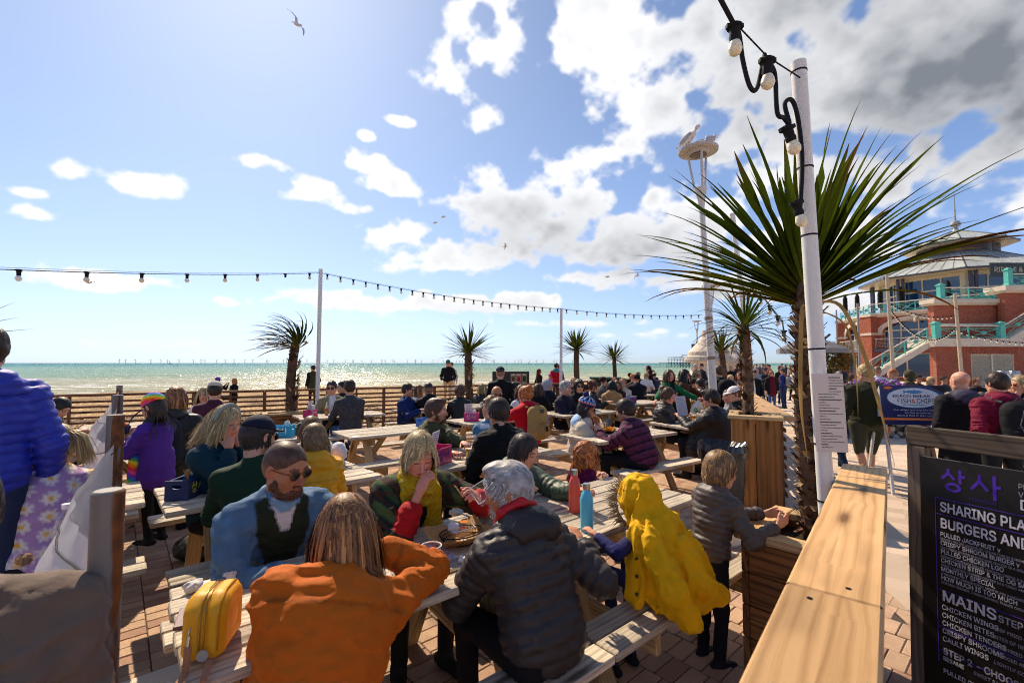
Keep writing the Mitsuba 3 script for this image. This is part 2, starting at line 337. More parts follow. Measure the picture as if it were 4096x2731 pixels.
def sheet(poly, z, zs=None, n=None):
    m = M(); m.prism(poly, -.001, 0); m.v = [v for v in m.v]; return m
from shapely.geometry import Polygon, Point, LineString, box as sbox
from shapely import affinity
FE, FN = np.array([.888, .46]), np.array([-.46, .888])                     # along the seaward fence; towards the sea
A0, C0, D0, E0 = np.array([-17., 5.13]), np.array([1.54, 14.73]), np.array([4.05, 18.9]), np.array([7.33, 15.41])
terrace = Polygon([A0 - FN * 1, (-17, -6), (8, -6), (2.2, 1.0), (3.2, 5.3), E0, D0, C0, A0])
def tri_sheet(poly, z, far=0.):
    import trimesh
    v, f = trimesh.creation.triangulate_polygon(poly, engine='earcut')
    v3 = np.c_[v, np.full(len(v), z) if not callable(z) else z(v)]; n = np.cross(v3[f[:, 1]] - v3[f[:, 0]], v3[f[:, 2]] - v3[f[:, 0]])[:, 2]
    f = np.where((n > 0)[:, None], f, f[:, ::-1]); return M().add(v3, f, (.5, .5, .5))
# terrace bricks: those nearest in view are pieces, the rest of the near field one mesh, the far field a sheet
near = Polygon([(-3.3, 1.2), (2.0, .9), (2.6, 3.2), (3.0, 5.6), (1.0, 7.4), (-4.2, 6.2)])
structure('pavement', tri_sheet(terrace.difference(near), 0.0), 'm_paver_sheet')
structure('ground', tri_sheet(Polygon([(-60, -40), (300, -120), (900, 300), (900, 760), (420, 420), (130, 190), (60, 90), (30, 52), (5.5, 21.5), (4.6, 19.2), (1.9, 15.6), (-17, 6.1), (-60, -14)]), lambda v: np.where(v[:, 1] > 8, -.26, -.03)), 'm_promenade')
jt = tri_sheet(near, -.006); jt.part('pavement', 'joint_bed', 'm_joint')
cand = []
for i in range(-40, 60):
    for j in range(-30, 90):
        c = PE * (i + .5) * .206 + PN * (j + .5 - .5 * (i % 2)) * .106
        if near.contains(Point(c)): cand.append(c)
def in_view(c):
    u = c[0] / c[1] * 456 + 512; v = 363 + 1.68 / c[1] * 456
    return c[1] > .9 and -20 < u < 1045 and v < 720
order = sorted([c for c in cand if in_view(c) and not (c[1] < 2.0 and -.9 < c[0] < .7)], key=lambda c: c[0] ** 2 + c[1] ** 2)
keep = {tuple(c) for c in order[:300]}
BR = np.array([[PE[0], PN[0], 0], [PE[1], PN[1], 0], [0, 0, 1.]])
rest = M()
for c in cand:
    m = M() if tuple(c) in keep else rest; h = RNG.normal() * .0012; tilt = rot(x=RNG.normal() * .35, y=RNG.normal() * .35)
    k0 = len(m.u); m.box((c[0], c[1], -.02 + h), (.2, .1, .04), BR @ tilt, ch=.004)
    m.u[k0] = np.c_[np.full(len(m.u[k0]), RNG.random()), np.zeros(len(m.u[k0]))]
    if m is not rest: m.part('pavement', 'brick', 'm_paver')
rest.part('pavement', 'far_bricks', 'm_paver', kind='stuff')

# beach: falls from the fence to the water's edge, with loose pebbles
def beach_h(P):
    s = P @ FN; t = np.clip((s - 13) / 7, 0, 1); h = -.12 - .5 * t - 1.75 * np.clip((s - 20) / 66, 0, 2)
    return h + .25 * (meshkit.fbm(np.c_[P * .16, 0 * s], 4, 5) - .5) * np.clip((s - 12.6) / 4, 0, 1)
gx, gy = np.meshgrid(np.linspace(-150, 330, 240), np.r_[np.linspace(12.35, 34, 60), np.linspace(35, 130, 60)], indexing='ij')
P = gx[..., None] * FE + gy[..., None] * FN; P = P.reshape(-1, 2); P[:, 1] += np.clip((P[:, 0] - 6) * .0, 0, 0)
i, j = np.meshgrid(np.arange(239), np.arange(119), indexing='ij'); q = i * 120 + j
ok = lambda V: ~Polygon([D0 + [.4, .2], (30.5, 52), (60, 90), (130, 190), (420, 420), (900, 300), E0 + [2, 0]]).contains_properly(Point(V))
F = np.stack([q, q + 120, q + 121, q + 1], -1).reshape(-1, 4)
land = Polygon([(4.2, 19.4), (30.2, 52.2), (60.2, 90.2), (130.2, 190.2), (420, 421), (900, 200), (9, 8)]); import shapely
inside = shapely.contains_xy(land, P[:, 0], P[:, 1]); F = F[~inside[F].all(1)]
structure('beach', M().add(np.c_[P, beach_h(P)], F), 'm_beach', True)
pb = M(); oct_v = np.array([[1, 0, 0], [-1, 0, 0], [0, 1, 0], [0, -1, 0], [0, 0, 1], [0, 0, -1.]]); oct_f = np.array([[0, 2, 4], [2, 1, 4], [1, 3, 4], [3, 0, 4], [2, 0, 5], [1, 2, 5], [3, 1, 5], [0, 3, 5]])
n = 16000; pp = RNG.uniform(-19, 5, n)[:, None] * FE + (12.6 + 16 * RNG.random(n) ** 1.7)[:, None] * FN; hz = beach_h(pp)
V, C_ = [], []
sz = .022 + .045 * RNG.random(n) ** 2.2
for k in range(n):
    R = rot(z=RNG.random() * 360, x=RNG.normal() * 20); V.append((oct_v * [sz[k] * 1.35, sz[k], sz[k] * .7]) @ R.T + [pp[k, 0], pp[k, 1], hz[k] + sz[k] * .2])
pal = np.array([lin(c) for c in ('#a98458', '#c6a577', '#8a6640', '#77675a', '#d3bf9e', '#9a7a58')])
col = np.repeat(pal[RNG.integers(0, 6, n)] * (.7 + .5 * RNG.random((n, 1))), 6, 0)
pb.add(np.vstack(V), (oct_f[None] + 6 * np.arange(n)[:, None, None]).reshape(-1, 3), col)
structure('pebbles', pb, 'm_pebble', kind='stuff', label='loose tan and grey pebbles of the beach behind the slatted fence')
# sea
def sea_col(p, n, uv):
    d = dr.sqrt(p.x * p.x + p.y * p.y)
    c = mix(lin('#97916a'), lin('#6d8a6e'), smoothstep(90, 240, d + 60 * (fbm(p.x * .012, p.y * .03) - .5))); c = mix(c, lin('#1f6c6a'), smoothstep(220, 1500, d + 500 * (fbm(p.x * .002, p.y * .006, 3) - .5)))
    s = p.x * -.46 + p.y * .888
    foam = smoothstep(.63, .72, fbm(p.x * .16, p.y * .6, 2)) * smoothstep(190, 90, d) + smoothstep(.72, .78, fbm(p.x * .05, p.y * .3, 5)) * smoothstep(700, 150, d) * .6
    return mix(c, lin('#e8e6dc'), dr.clip(foam, 0, 1) * .8)
def sea_bump(p, n, uv):
    d = dr.sqrt(p.x * p.x + p.y * p.y); w = lambda f, a: a * noise(p.x * f * .6, p.y * f * 1.5, f)
    return w(.09, 1.5) + w(.33, .8) + w(1.1, .3) * smoothstep(500, 60, d) + w(3.1, .07) * smoothstep(250, 40, d)
scene['m_sea'] = {'type': 'blendbsdf', 'weight': .5, 'a': {'type': 'diffuse', 'reflectance': proc(sea_col)}, 'b': {'type': 'bumpmap', 'arbitrary': proc(sea_bump, .05), 'scale': 1.3, 'bsdf': {'type': 'principled', 'base_color': proc(sea_col), 'roughness': .17, 'specular': .8}}}; GRAINED.add('m_sea')
ang = np.radians(np.linspace(-75, 62, 140)); rad = np.r_[np.linspace(60, 220, 30), np.geomspace(240, 30000, 50)]
v = np.stack([np.sin(ang)[:, None] * rad, np.cos(ang)[:, None] * rad, np.full((140, 80), -2.2)], -1).reshape(-1, 3)
i, j = np.meshgrid(np.arange(139), np.arange(79), indexing='ij'); q = i * 80 + j
structure('sea', M().add(v, np.stack([q, q + 1, q + 81, q + 80], -1).reshape(-1, 4)[:, ::-1], (.5, .5, .5)), 'm_sea', True)

mat('m_matte', .75, spec=.25)
mat('m_paint', .38, spec=.5)
mat('m_metal', .3, metallic=1.)
mat('m_white', .45, '#c9c6c0', .4)

# ---------------------------------------------------------------- fences
def fence_run(p, q, label, bay=1.4, rows=8, cap=.15, slat_off=.05, key=None, z0=0., mt='m_fence', posts=True, capm=None):
    p, q = np.array([*p, 0.]), np.array([*q, 0.]); L = np.linalg.norm(q - p); n = max(1, round(L / bay)); e = (q - p) / L; nrm = np.array([-e[1], e[0], 0])
    K = key or thing('slatted_fence', label, 'fence')
    for i in range(2 * n + 1):
        c = p + e * L * i / (2 * n); M().box(c + [0, 0, .5 + z0], (.07, .07 if i % 2 == 0 else .045, 1.0), frame(e), grain=2, ch=.004).part(K, 'post', mt)
    for i in range(n):
        a, b = p + e * (L * i / n + .004), p + e * (L * (i + 1) / n - .004)
        for r in range(rows): M().beam(a + nrm * slat_off + [0, 0, .13 + .108 * r + z0], b + nrm * slat_off + [0, 0, .13 + .108 * r + z0], .022, .045, ch=.003).part(K, 'slat', mt)
        M().beam(a + [0, 0, 1.025 + z0], b + [0, 0, 1.025 + z0], cap, .05, ch=.005).part(K, 'top_rail', capm or mt)
    return K
fence_run(A0, C0, 'long brown slatted timber fence between the terrace and the beach')
fence_run(C0, D0, 'short brown slatted fence turning inland at the far corner of the terrace')
fence_run(D0, E0, 'brown slatted fence closing the far end of the terrace, people seated behind it')
RK = fence_run((3.17, 5.45), E0, 'slatted promenade rail with a wide pale plank top, running from the tall planter', cap=.32, slat_off=-.06, capm='m_counter')
# near counter rail over its own slats
ck = thing('counter_rail', 'wide honey-coloured plank rail in the right foreground, lit by the sun', 'rail')
a, b = np.array([1.985, 2.6]), np.array([.56, .88]); e = (b - a) / np.linalg.norm(b - a); j_ = a + e * 1.86
def plank(p, q, w, t, z, m='m_counter', **k): return M().beam([*p, z], [*q, z], w, t, ch=.006, **k)
plank(a, j_ - e * .002, .2, .06, 1.075).part(ck, 'plank', 'm_counter'); plank(j_ + e * .002, b + e * .9, .2, .06, 1.075).part(ck, 'plank', 'm_counter')
nrm = np.array([-e[1], e[0]])
for t in (.06, .75, 1.45, 2.1): M().box([*(a + e * t), .52], (.07, .07, 1.04), frame([*e, 0]), grain=2, ch=.004).part(ck, 'post', 'm_planter')
for r in range(8): M().beam([*(a + nrm * -.06), .13 + .108 * r], [*(b + e * .8 + nrm * -.06), .13 + .108 * r], .022, .045, ch=.003).part(ck, 'slat', 'm_planter')
for t, o in ((.07, .03), (.07, -.03), (1.8, .03), (1.92, -.04)): M().lathe([(.007, 1.1065), (.0, 1.1075)], [*(a + e * t + nrm * o), 0], 8, col='#2b211a').part(ck, 'screw', 'm_metal')

# ---------------------------------------------------------------- planters
def planter(c, b, L, W, H, label, vertical=False, mt='m_planter'):
    """Box of boards round a bed of soil; b: bearing of the long side."""
    K = thing('timber_planter', label, 'planter'); R = rot(z=b - 90); P = lambda x, y, z: np.array([*c, 0]) + R @ np.array([x, y, z])
    for sx, (l, w, ox, oy) in enumerate(((L, W, 0, -1), (L, W, 0, 1), (W, L, -1, 0), (W, L, 1, 0))):
        Q = R @ rot(z=(0, 180, 90, -90)[sx]); half = (W if sx < 2 else L) / 2; ll = l if sx < 2 else l - .08
        if vertical and sx < 2:
            n = 2
            for i in range(n): M().box(P(0, 0, 0) + Q @ np.array([(i + .5) * ll / n - ll / 2, -half + .02, H / 2 - .02]), (ll / n - .006, .035, H - .04), Q, grain=2, ch=.004).part(K, 'board', mt)
        else:
            n = max(2, round(H / .19))
            for i in range(n): M().box(P(0, 0, 0) + Q @ np.array([0, -half + .02, (i + .5) * (H - .05) / n]), (ll, .035, (H - .05) / n - .006), Q, grain=0, ch=.004).part(K, 'board', mt)
        M().box(P(0, 0, 0) + Q @ np.array([0, -half + .03, H - .02]), (ll + (.06 if sx < 2 else -.1), .11, .045), Q, grain=0, ch=.005).part(K, 'top_frame', 'm_counter' if sx == 1 else 'm_leg')
    M().box(P(0, 0, H - .14), (L - .1, W - .1, .1), R, col='#2e2118').part(K, 'soil', 'm_matte')
    return K
planter((1.655, 2.635), 48, .6, .46, .75, 'dark low planter in the right foreground holding the big palm')
planter((2.99, 5.66), 117, .52, .62, 1.06, 'tall upright-board planter at the end of the promenade rail', True, 'm_cedar')
planter((-4.85, 9.95), 62, .95, .5, .62, 'low planter by the fence behind the pink caddy table')
planter((-1.1, 12.3), 62, .95, .5, .62, 'planter at the fence under the second palm')
planter((4.6, 8.9), 22, .8, .45, .7, 'low planter on the promenade rail behind the lamp post')
planter((2.25, 15.0), 31, .8, .45, .6, 'planter in the far corner of the fence under the third palm')
planter((4.1, 18.1), 31, .8, .45, .6, 'planter at the far end of the terrace under the smallest palm')

# ---------------------------------------------------------------- palms
scene['m_leaf'] = {'type': 'principledthin', 'base_color': VC, 'roughness': .45, 'diff_trans': .55, 'spec_trans': 0., 'eta': 1.4}
def leaf(m, base, d, L, W, droop, wind, green, tip, segs=12, seed=0):
    r = np.random.default_rng(seed); d = np.asarray(d, float) / np.linalg.norm(d); p = np.asarray(base, float); pts = [p]
    v = d.copy()
    for k in range(segs):
        t = k / segs; v = v + np.array([0, 0, -droop * t ** 1.6]) + np.asarray(wind) * t ** 1.5 + r.normal(size=3) * .018; v /= np.linalg.norm(v); p = p + v * L / segs; pts.append(p)
    A = np.array(pts); t = np.gradient(A, axis=0); t /= np.linalg.norm(t, axis=1, keepdims=True)
    out = A - np.array([base[0], base[1], base[2] - .2]); sd = np.cross(t, out); sd /= np.linalg.norm(sd, axis=1, keepdims=True) + 1e-9; nn = np.cross(sd, t)
    s = np.linspace(0, 1, segs + 1); w = W * np.minimum(.55 + 1.6 * s, 1) * np.clip((1 - s) * 2.1, .02, 1) ** .75
    V = np.stack([A + sd * w[:, None] / 2 + nn * w[:, None] * .16, A, A - sd * w[:, None] / 2 + nn * w[:, None] * .16], 1).reshape(-1, 3)
    F = [[3 * k + a, 3 * k + a + 1, 3 * k + a + 4, 3 * k + a + 3] for k in range(segs) for a in (0, 1)]
    brown = np.clip((s - tip) / .25, 0, 1)[:, None]; yel = np.clip(1 - s / .22, 0, 1)[:, None] * .6
    c = lin(green) * (.75 + .5 * r.random()) * (1 - yel) + lin('#8a8a2e') * yel; c = c * (1 - brown) + lin('#6b4327') * (.6 + .6 * r.random()) * brown
    edge = c * .6 + lin('#4d2418') * .4
    m.add(V, F, np.stack([edge, c, edge], 1).reshape(-1, 3))
def palm(base, top, r0, label, leaves, L, W, wind=(0, 0, 0), droop=.12, parts=True, seed=0, up=.2, green='#2f4a12', trunk='#5a4332', scales=0, bands=0, lean=(0, 0, 0), avoid=None):
    K = thing('palm_tree', label, 'palm'); r = np.random.default_rng(seed); base, top = np.array(base, float), np.array(top, float); H = np.linalg.norm(top - base)
    n = 40; s = np.linspace(0, 1, n); pts = base + (top - base) * s[:, None] + np.array([.02 * H, 0, 0]) * np.sin(s * 3.1)[:, None] * r.normal()
    rr = r0 * (1.06 - .15 * s + .1 * r.random(n)) * np.where(s > .93, 1 - (s - .93) * 4, 1)
    cc = np.array([lin(trunk) * (.55 + .75 * r.random()) for _ in range(n)])
    m = M().tube(pts, rr, 12, cc)
    for k in range(scales):                                      # dead leaf bases round the trunk
        a, t = r.random() * 6.283, (k + r.random()) / scales * .94; c = base + (top - base) * t; o = np.array([math.cos(a), math.sin(a), 0]); q = c + o * r0 * 1.0; w = r0 * (.28 + .3 * r.random()); tn = np.array([-o[1], o[0], 0]); l = r0 * (.7 + .9 * r.random())
        e = q + o * l * (.35 + .45 * r.random()) + [0, 0, l * (.75 - 1.2 * (r.random() < .25))]; cl = lin(r.choice(['#6d5138', '#4a3423', '#b39a78', '#8d7252', '#35251a'])) * (.6 + .6 * r.random())
        m.add([q - tn * w, q + tn * w, e + tn * w * .25, e - tn * w * .3 + o * .01, q - [0, 0, l * .4]], [[0, 1, 2], [0, 2, 3], [1, 0, 4], [2, 1, 0], [3, 2, 0], [0, 1, 4]], cl)
    m.part(K, 'trunk', 'm_matte', False)
    if not parts: m = M()
    for k in range(leaves):
        z = 1 - (k + .5) / leaves * (1 + up); a = k * 2.39996 + r.normal() * .25; hr = math.sqrt(max(0, 1 - z * z)); d = np.array([hr * math.cos(a), hr * math.sin(a), z * .95 + .15]) + np.array(lean)
        if avoid is not None and d @ np.array(avoid) > .25 * np.linalg.norm(d): continue
        mm = M() if parts else m; low = z < .1
        leaf(mm, top + np.array([math.cos(a), math.sin(a), 0]) * r0 * .5 + [0, 0, -.12 * (1 - z) * L], d, L * (.75 + .4 * r.random()) * (1 if z < .8 else .9), W * (.75 + .5 * r.random()), droop * (.5 + 1.0 * (1 - z) * r.random()), np.array(wind) * (.6 + .8 * r.random()), '#5f5a2a' if low and r.random() < .5 else green, .62 + .45 * r.random() - (.3 if low else 0), 12 if parts else 7, seed * 991 + k)
        if parts: mm.part(K, 'leaf', 'm_leaf', True)
    if not parts: m.part(K, 'crown', 'm_leaf', True, kind='stuff')
    return K, top
palm((1.775, 2.72, .62), (1.80, 2.78, 2.17), .056, 'tall spiky palm in the right foreground behind the white pole', 230, 1.1, .066, (.016, 0, 0), .1, True, 5, .1, scales=620, green='#4a6118', lean=(-.02, .08, .25), avoid=(-.5, -.86, .1))
palm((3.03, 5.9, .95), (3.03, 5.95, 2.2), .06, 'windswept palm growing from the tall upright-board planter', 80, .72, .03, (-.05, 0, -.02), .24, True, 6, .45, scales=130, trunk='#6b5340')
palm((-4.93, 10.25, .5), (-4.88, 10.3, 2.15), .1, 'palm by the fence with its leaves all blown to the left', 70, 1.0, .05, (-.5, .0, -.03), .2, True, 8, .3, scales=90, green='#33431a', lean=(-.75, 0, .25))
palm((-1.12, 12.35, .5), (-1.18, 12.35, 2.05), .1, 'round-headed palm at the fence beside the man in the green beanie', 80, .85, .05, (-.01, 0, 0), .1, False, 9, .35, scales=60, green='#3a4f18')
palm((2.2, 15.1, .5), (2.14, 15.1, 2.2), .09, 'palm in the far corner of the fence beside a thin white pole', 80, .85, .055, (.02, 0, 0), .12, False, 10, .4, green='#3a4f18')
palm((4.12, 18.2, .5), (4.07, 18.2, 1.95), .08, 'smallest round palm at the far end of the terrace near the dark green bin', 80, .8, .05, (.0, 0, 0), .12, False, 12, .4, green='#3a4f18')
palm((7.15, 15.6, .0), (7.15, 15.6, 2.15), .1, 'palm with a narrow upright head just right of the tall lamp post', 60, .95, .055, (.0, 0, 0), .08, False, 13, .2, green='#3a4f18')
palm((-6.0, 4.5, .3), (-5.95, 4.5, 2.0), .08, 'dark palm cut off by the left edge above the blue puffer jacket', 60, .75, .05, (.0, 0, .1), .1, False, 14, .3, green='#3a4418')
# loose dead leaves hanging from the near palm
K = 'palm_tree'
def strip(pts, w):
    m = M().curve(pts, .004, 4, '#a58350'); p = m.v[0].reshape(-1, 4, 3) if len(m.v[0]) % 4 == 0 else None; c = p.mean(1); t = np.gradient(c, axis=0); sd = np.cross(t, c - np.array(EYE)); sd /= np.linalg.norm(sd, axis=1, keepdims=True); k = np.linspace(0, 1, len(c)); ww = w * np.minimum(.5 + 2 * k, 1) * np.clip((1 - k) * 3, .1, 1)
    V = np.stack([c + sd * ww[:, None] / 2, c + np.cross(sd, t / np.linalg.norm(t, axis=1, keepdims=True)) * w * .15, c - sd * ww[:, None] / 2], 1).reshape(-1, 3); n = len(c) - 1
    return M().add(V, [[3 * q + a, 3 * q + a + 1, 3 * q + a + 4, 3 * q + a + 3] for q in range(n) for a in (0, 1)], np.repeat(lin('#a98a55') * (.75 + .5 * RNG.random((len(c), 1))), 3, 0))
for pts, w in ((((1.78, 2.74, 2.02), (1.70, 2.66, 2.0), (1.66, 2.62, 1.8), (1.65, 2.62, 1.45), (1.68, 2.62, 1.12)), .022), (((1.80, 2.74, 2.04), (1.92, 2.66, 2.02), (2.0, 2.6, 1.75), (2.04, 2.55, 1.45), (2.09, 2.52, 1.12)), .02), (((1.80, 2.74, 2.02), (1.95, 2.66, 1.9), (1.97, 2.62, 1.6), (1.96, 2.6, 1.35)), .01)):
    strip(pts, w).part(K, 'dead_leaf', 'm_leaf', True, label='dry straw-coloured hanging leaf')

# ---------------------------------------------------------------- poles, lamps, strings of bulbs
def pole(p, q, r, label, bands=(), col='#d5d2cc'):
    K = thing('white_pole', label, 'pole'); p, q = np.array(p, float), np.array(q, float)
    M().tube([p, q], r, 20, col).part(K, 'shaft', 'm_paint', True)
    for b in bands:
        c = p + (q - p) * b; M().tube([c - (q - p) * .0012, c + (q - p) * .0012], r * 1.06, 20, '#15171c').part(K, 'cable_tie', 'm_matte', True)
    return K
def bulb_string(pts, label, n, size, skip=(), droop=0., r=.006):
    """Cable through the points with bulbs hung evenly along it."""
    K = thing('string_lights', label, 'string lights'); P = np.array(pts, float); L = np.r_[0, np.cumsum(np.linalg.norm(np.diff(P, axis=0), axis=1))]
    at = lambda t: np.array([np.interp(t * L[-1], L, P[:, k]) for k in range(3)])
    M().tube(P, r, 5, '#17181c').part(K, 'cable', 'm_matte', True); M().tube(P + [0, 0, size * .35], r * .45, 4, '#17181c').part(K, 'support_wire', 'm_matte', True)
    for k in range(n):
        c = at((k + .5) / n); h = K + '__lamp_holder'
        m = M().lathe([(.0, .15 * size), (.34 * size, .12 * size), (.36 * size, -.25 * size), (.3 * size, -.3 * size), (.28 * size, -.95 * size), (0, -.95 * size)], c, 9, None, '#15161a'); m.box(c, (.9 * size, .5 * size, .22 * size), col='#15161a')
        h = m.part(K, 'lamp_holder', 'm_matte')
        if k not in skip: M().lathe([(.0, -1.85 * size), (.25 * size, -1.8 * size), (.44 * size, -1.5 * size), (.44 * size, -1.25 * size), (.26 * size, -.93 * size)], c, 10, None, '#d8cfb4' if k % 3 else '#e2dfd6').part(h, 'bulb', 'm_paint', True)
    return K
def sag(a, b, s, n=24): t = np.linspace(0, 1, n)[:, None]; return np.array(a) + (np.array(b) - np.array(a)) * t - np.array([0, 0, 1.]) * s * 4 * t * (1 - t)
PP = pole((1.60, 2.3, -.26), (1.488, 2.3, 3.24), .0365, 'near white pole with cable ties and a laminated notice, in front of the big palm', (.2, .36, .44, .575, .74, .84, .985))
pole((-4.42, 10.4, 0), (-4.42, 10.45, 3.85), .045, 'white pole at the fence right of the windswept palm')
pole((1.52, 14.3, 0), (1.55, 14.3, 3.4), .045, 'thin white pole at the far fence corner holding the string of bulbs')
pole((5.2, 9.7, 0), (4.75, 9.7, 4.9), .055, 'thin white pole with a black cable behind the big palm leaves', (.5, .7))
p1, p2, p3, p4 = np.array([-4.42, 10.45, 3.76]), np.array([1.55, 14.3, 3.38]), np.array([7.2, 17.2, 3.5]), np.array([-6.6, 3.9, 2.62])
bulb_string(sag(p4 - (p1 - p4) * .1, p1, .1), 'string of bulbs over the left half of the terrace up to the white pole', 11, .075, (9,))
bulb_string(sag(p1, p2, .12), 'sagging string of bulbs between the two white poles along the fence', 24, .07)
bulb_string(sag(p2, p3, .1), 'string of bulbs from the far fence corner towards the lamp posts', 16, .07)
q0 = np.array([1.49, 2.28, 3.12]); m = thing('string_lights', 'thick black festoon cable with three big bulbs above the near white pole', 'string lights')
def big_bulb(c, R=np.eye(3), s=.036):
    k = M().lathe([(0, 1.5 * s), (.62 * s, 1.45 * s), (.72 * s, 1.2 * s), (.95 * s, 1.15 * s), (.95 * s, .9 * s), (.66 * s, .8 * s), (.62 * s, -.2 * s), (.7 * s, -.25 * s), (.68 * s, -.5 * s), (.6 * s, -.9 * s), (0, -.9 * s)], c, 16, R, '#16171b').box(c + R @ np.array([0, 0, 1.1 * s]), (2.1 * s, .6 * s, .5 * s), R, col='#16171b').part(m, 'lamp_holder', 'm_matte', False)
    M().lathe([(0, -2.75 * s), (.3 * s, -2.7 * s), (.68 * s, -2.4 * s), (.85 * s, -1.9 * s), (.78 * s, -1.4 * s), (.58 * s, -.9 * s)], c, 18, R, '#ddd5bd').part(k, 'bulb', 'm_paint', True)
B1_, B2_, B3_ = np.array([1.02, 2.02, 3.18]), np.array([1.2, 2.08, 3.06]), np.array([1.37, 2.2, 2.80])
M().curve([(.83, 1.88, 3.36), B1_ + [-.02, -.02, .05], B1_ + [.03, .02, .02], B1_ + [.05, .03, -.1], B1_ + [.09, .05, -.21], B1_ + [.14, .08, -.2], B1_ + [.2, .12, -.02], B2_ + [-.01, 0, .045], B2_ + [.05, .03, 0], B2_ + [.07, .05, -.18], B3_ + [-.04, -.02, .08], B3_ + [0, 0, .06], B3_ + [-.02, 0, .16], B3_ + [.03, .02, .19], B3_ + [.07, .04, .1], B3_ + [.09, .05, -.1], B3_ + [.06, .03, -.35]], .0105, 9, '#17191e').part(m, 'cable', 'm_matte', True)
M().tube([(.83, 1.88, 3.38), B1_ + [0, 0, .06], B2_ + [0, 0, .06], q0 + [0, 0, .02]], .004, 6, '#1c1d20').part(m, 'support_wire', 'm_matte', True)
big_bulb(B1_); big_bulb(B2_); big_bulb(B3_, rot(y=-18)); big_bulb(B3_ + [.05, .03, -.36], rot(y=-14), .032)
bulb_string([(4.9, 9.6, 3.3), (4.78, 8.6, 2.9), (4.6, 8.0, 2.6), (4.4, 7.4, 2.35), (4.2, 7.0, 2.0)], 'black cable with bulbs hanging down behind the windswept palm at the planter', 5, .09, (), r=.012)

def street_lamp(x, y, z0, H, r, label, lean=0, detail=True):
    K = thing('street_lamp', label, 'lamp post', None); b = np.array([x, y, z0]); t = b + [lean, 0, H]; up = (t - b) / H; R = np.stack([[1, 0, -up[0]], [0, 1, 0], up], 1)
    P = lambda px, py, pz: b + (t - b) * pz / H + np.array([px, py, 0])
    M().tube([P(0, 0, 0), P(0, 0, H * .8)], [r, r * .62], 14, '#c2c0bb').tube([P(0, 0, H * .8), P(0, 0, H * .82), P(0, 0, H * .86)], [r * .7, r * .8, r * 1.5], 14, '#bdbbb6').part(K, 'shaft', 'm_paint', True)
    for a in (0.4, 2.5, 4.6): M().tube([P(r * 1.3 * math.cos(a), r * 1.3 * math.sin(a), H * .86), P(r * 2.3 * math.cos(a), r * 2.3 * math.sin(a), H * .975)], r * .28, 6, '#b4b2ae').part(K, 'arm', 'm_paint', True)
    M().lathe([(0, H * .972), (r * 2.2, H * .974), (r * 2.4, H * .984), (r * 4.3, H * .983), (r * 4.4, H * .99), (r * 2.4, H * .996), (0, H)], b + (t - b) * .0 + [lean, 0, 0], 26, None, '#a9a7a2').part(K, 'lamp_head', 'm_paint')
    M().lathe([(0, H * .971), (r * 1.8, H * .9715)], b + [lean, 0, 0], 18, None, '#5c5a55').part(K, 'diffuser', 'm_paint')
    for h in (.29, .42): M().tube([P(0, 0, H * h), P(0, 0, H * h + .06)], r * (1 - .45 * h) + .008, 14, '#8a7a62').part(K, 'tape_band', 'm_matte', True)
    return K
street_lamp(4.02, 9.05, 0, 6.05, .088, 'tall grey lamp post with a round head and gulls perched on it', -.25)
street_lamp(11.4, 26, -.2, 6.4, .11, 'second lamp post far behind the tall one, seen left of it')
street_lamp(19.5, 48, -.2, 6.4, .11, 'smallest lamp post in the distance above the toilets sign')

# ---------------------------------------------------------------- people
mat('m_cloth', .82, spec=.2, sheen=.3, bump=proc(lambda p, n, uv: noise(p.x * 420, p.y * 420, p.z * 420) * .5 + noise(p.x * 75, p.y * 75, p.z * 75), 2e-3), bs=.0012)
mat('m_smooth_cloth', .52, spec=.4)
mat('m_skin', .5, spec=.35, sheen=.1)
mat('m_hair', .5, spec=.4)
mat('m_gloss', .18, spec=.5)
mat('m_matte', .75, spec=.25)

def nz(P, f, o=3, seed=0): return meshkit.fbm(np.asarray(P) * f, o, seed) - .5
def wave(x): return np.sqrt(np.abs(np.sin(np.pi * x)) + 1e-9)

def head_prims(X, s, ears=True):
    """Head prims; X maps head-local metres (x right, y forward, z up, eyes at z = 0) to the world."""
    R, o = X; P = lambda *p: o + R @ (np.array(p) * s)
    E = lambda c, r, k=.02, lab=0, Q=None: ell(P(*c), np.array(r) * s, R if Q is None else R @ Q, k * s, lab)
    C = lambda a, b, ra, rb, k=.02, lab=0: cone(P(*a), P(*b), ra * s, rb * s, k * s, lab)
    q = [E((0, -.012, .032), (.077, .098, .086)), E((0, .03, -.028), (.063, .066, .085), .04), E((0, .05, -.088), (.036, .038, .026), .045), C((-.052, .0, -.06), (-.02, .052, -.09), .02, .018, .04), C((.052, .0, -.06), (.02, .052, -.09), .02, .018, .04)]
    q += [E((-.04, .058, -.036), (.024, .022, .024), .03), E((.04, .058, -.036), (.024, .022, .024), .03), C((-.04, .079, .021), (.04, .079, .021), .011, .011, .02)]
    q += [cut(E((-.032, .103, .002), (.018, .018, .012), .014)), cut(E((.032, .103, .002), (.018, .018, .012), .014)), E((-.032, .077, .001), (.0135, .0125, .0125), .003), E((.032, .077, .001), (.0135, .0125, .0125), .003)]
    q += [C((0, .091, .004), (0, .114, -.038), .0075, .0125, .012), E((-.0125, .1, -.041), (.009, .01, .008), .006), E((.0125, .1, -.041), (.009, .01, .008), .006)]
    q += [E((0, .09, -.064), (.025, .013, .0065), .006), E((0, .088, -.0745), (.021, .013, .0075), .005), cut(E((0, .108, -.0688), (.022, .009, .0016), .003))]
    if ears:
        for sx in (-1, 1):
            q += [E((sx * .079, -.008, -.006), (.009, .021, .032), .008, 0, rot(x=-12, z=-sx * 18)), cut(E((sx * .09, -.002, -.004), (.006, .011, .018), .006))]
    return q

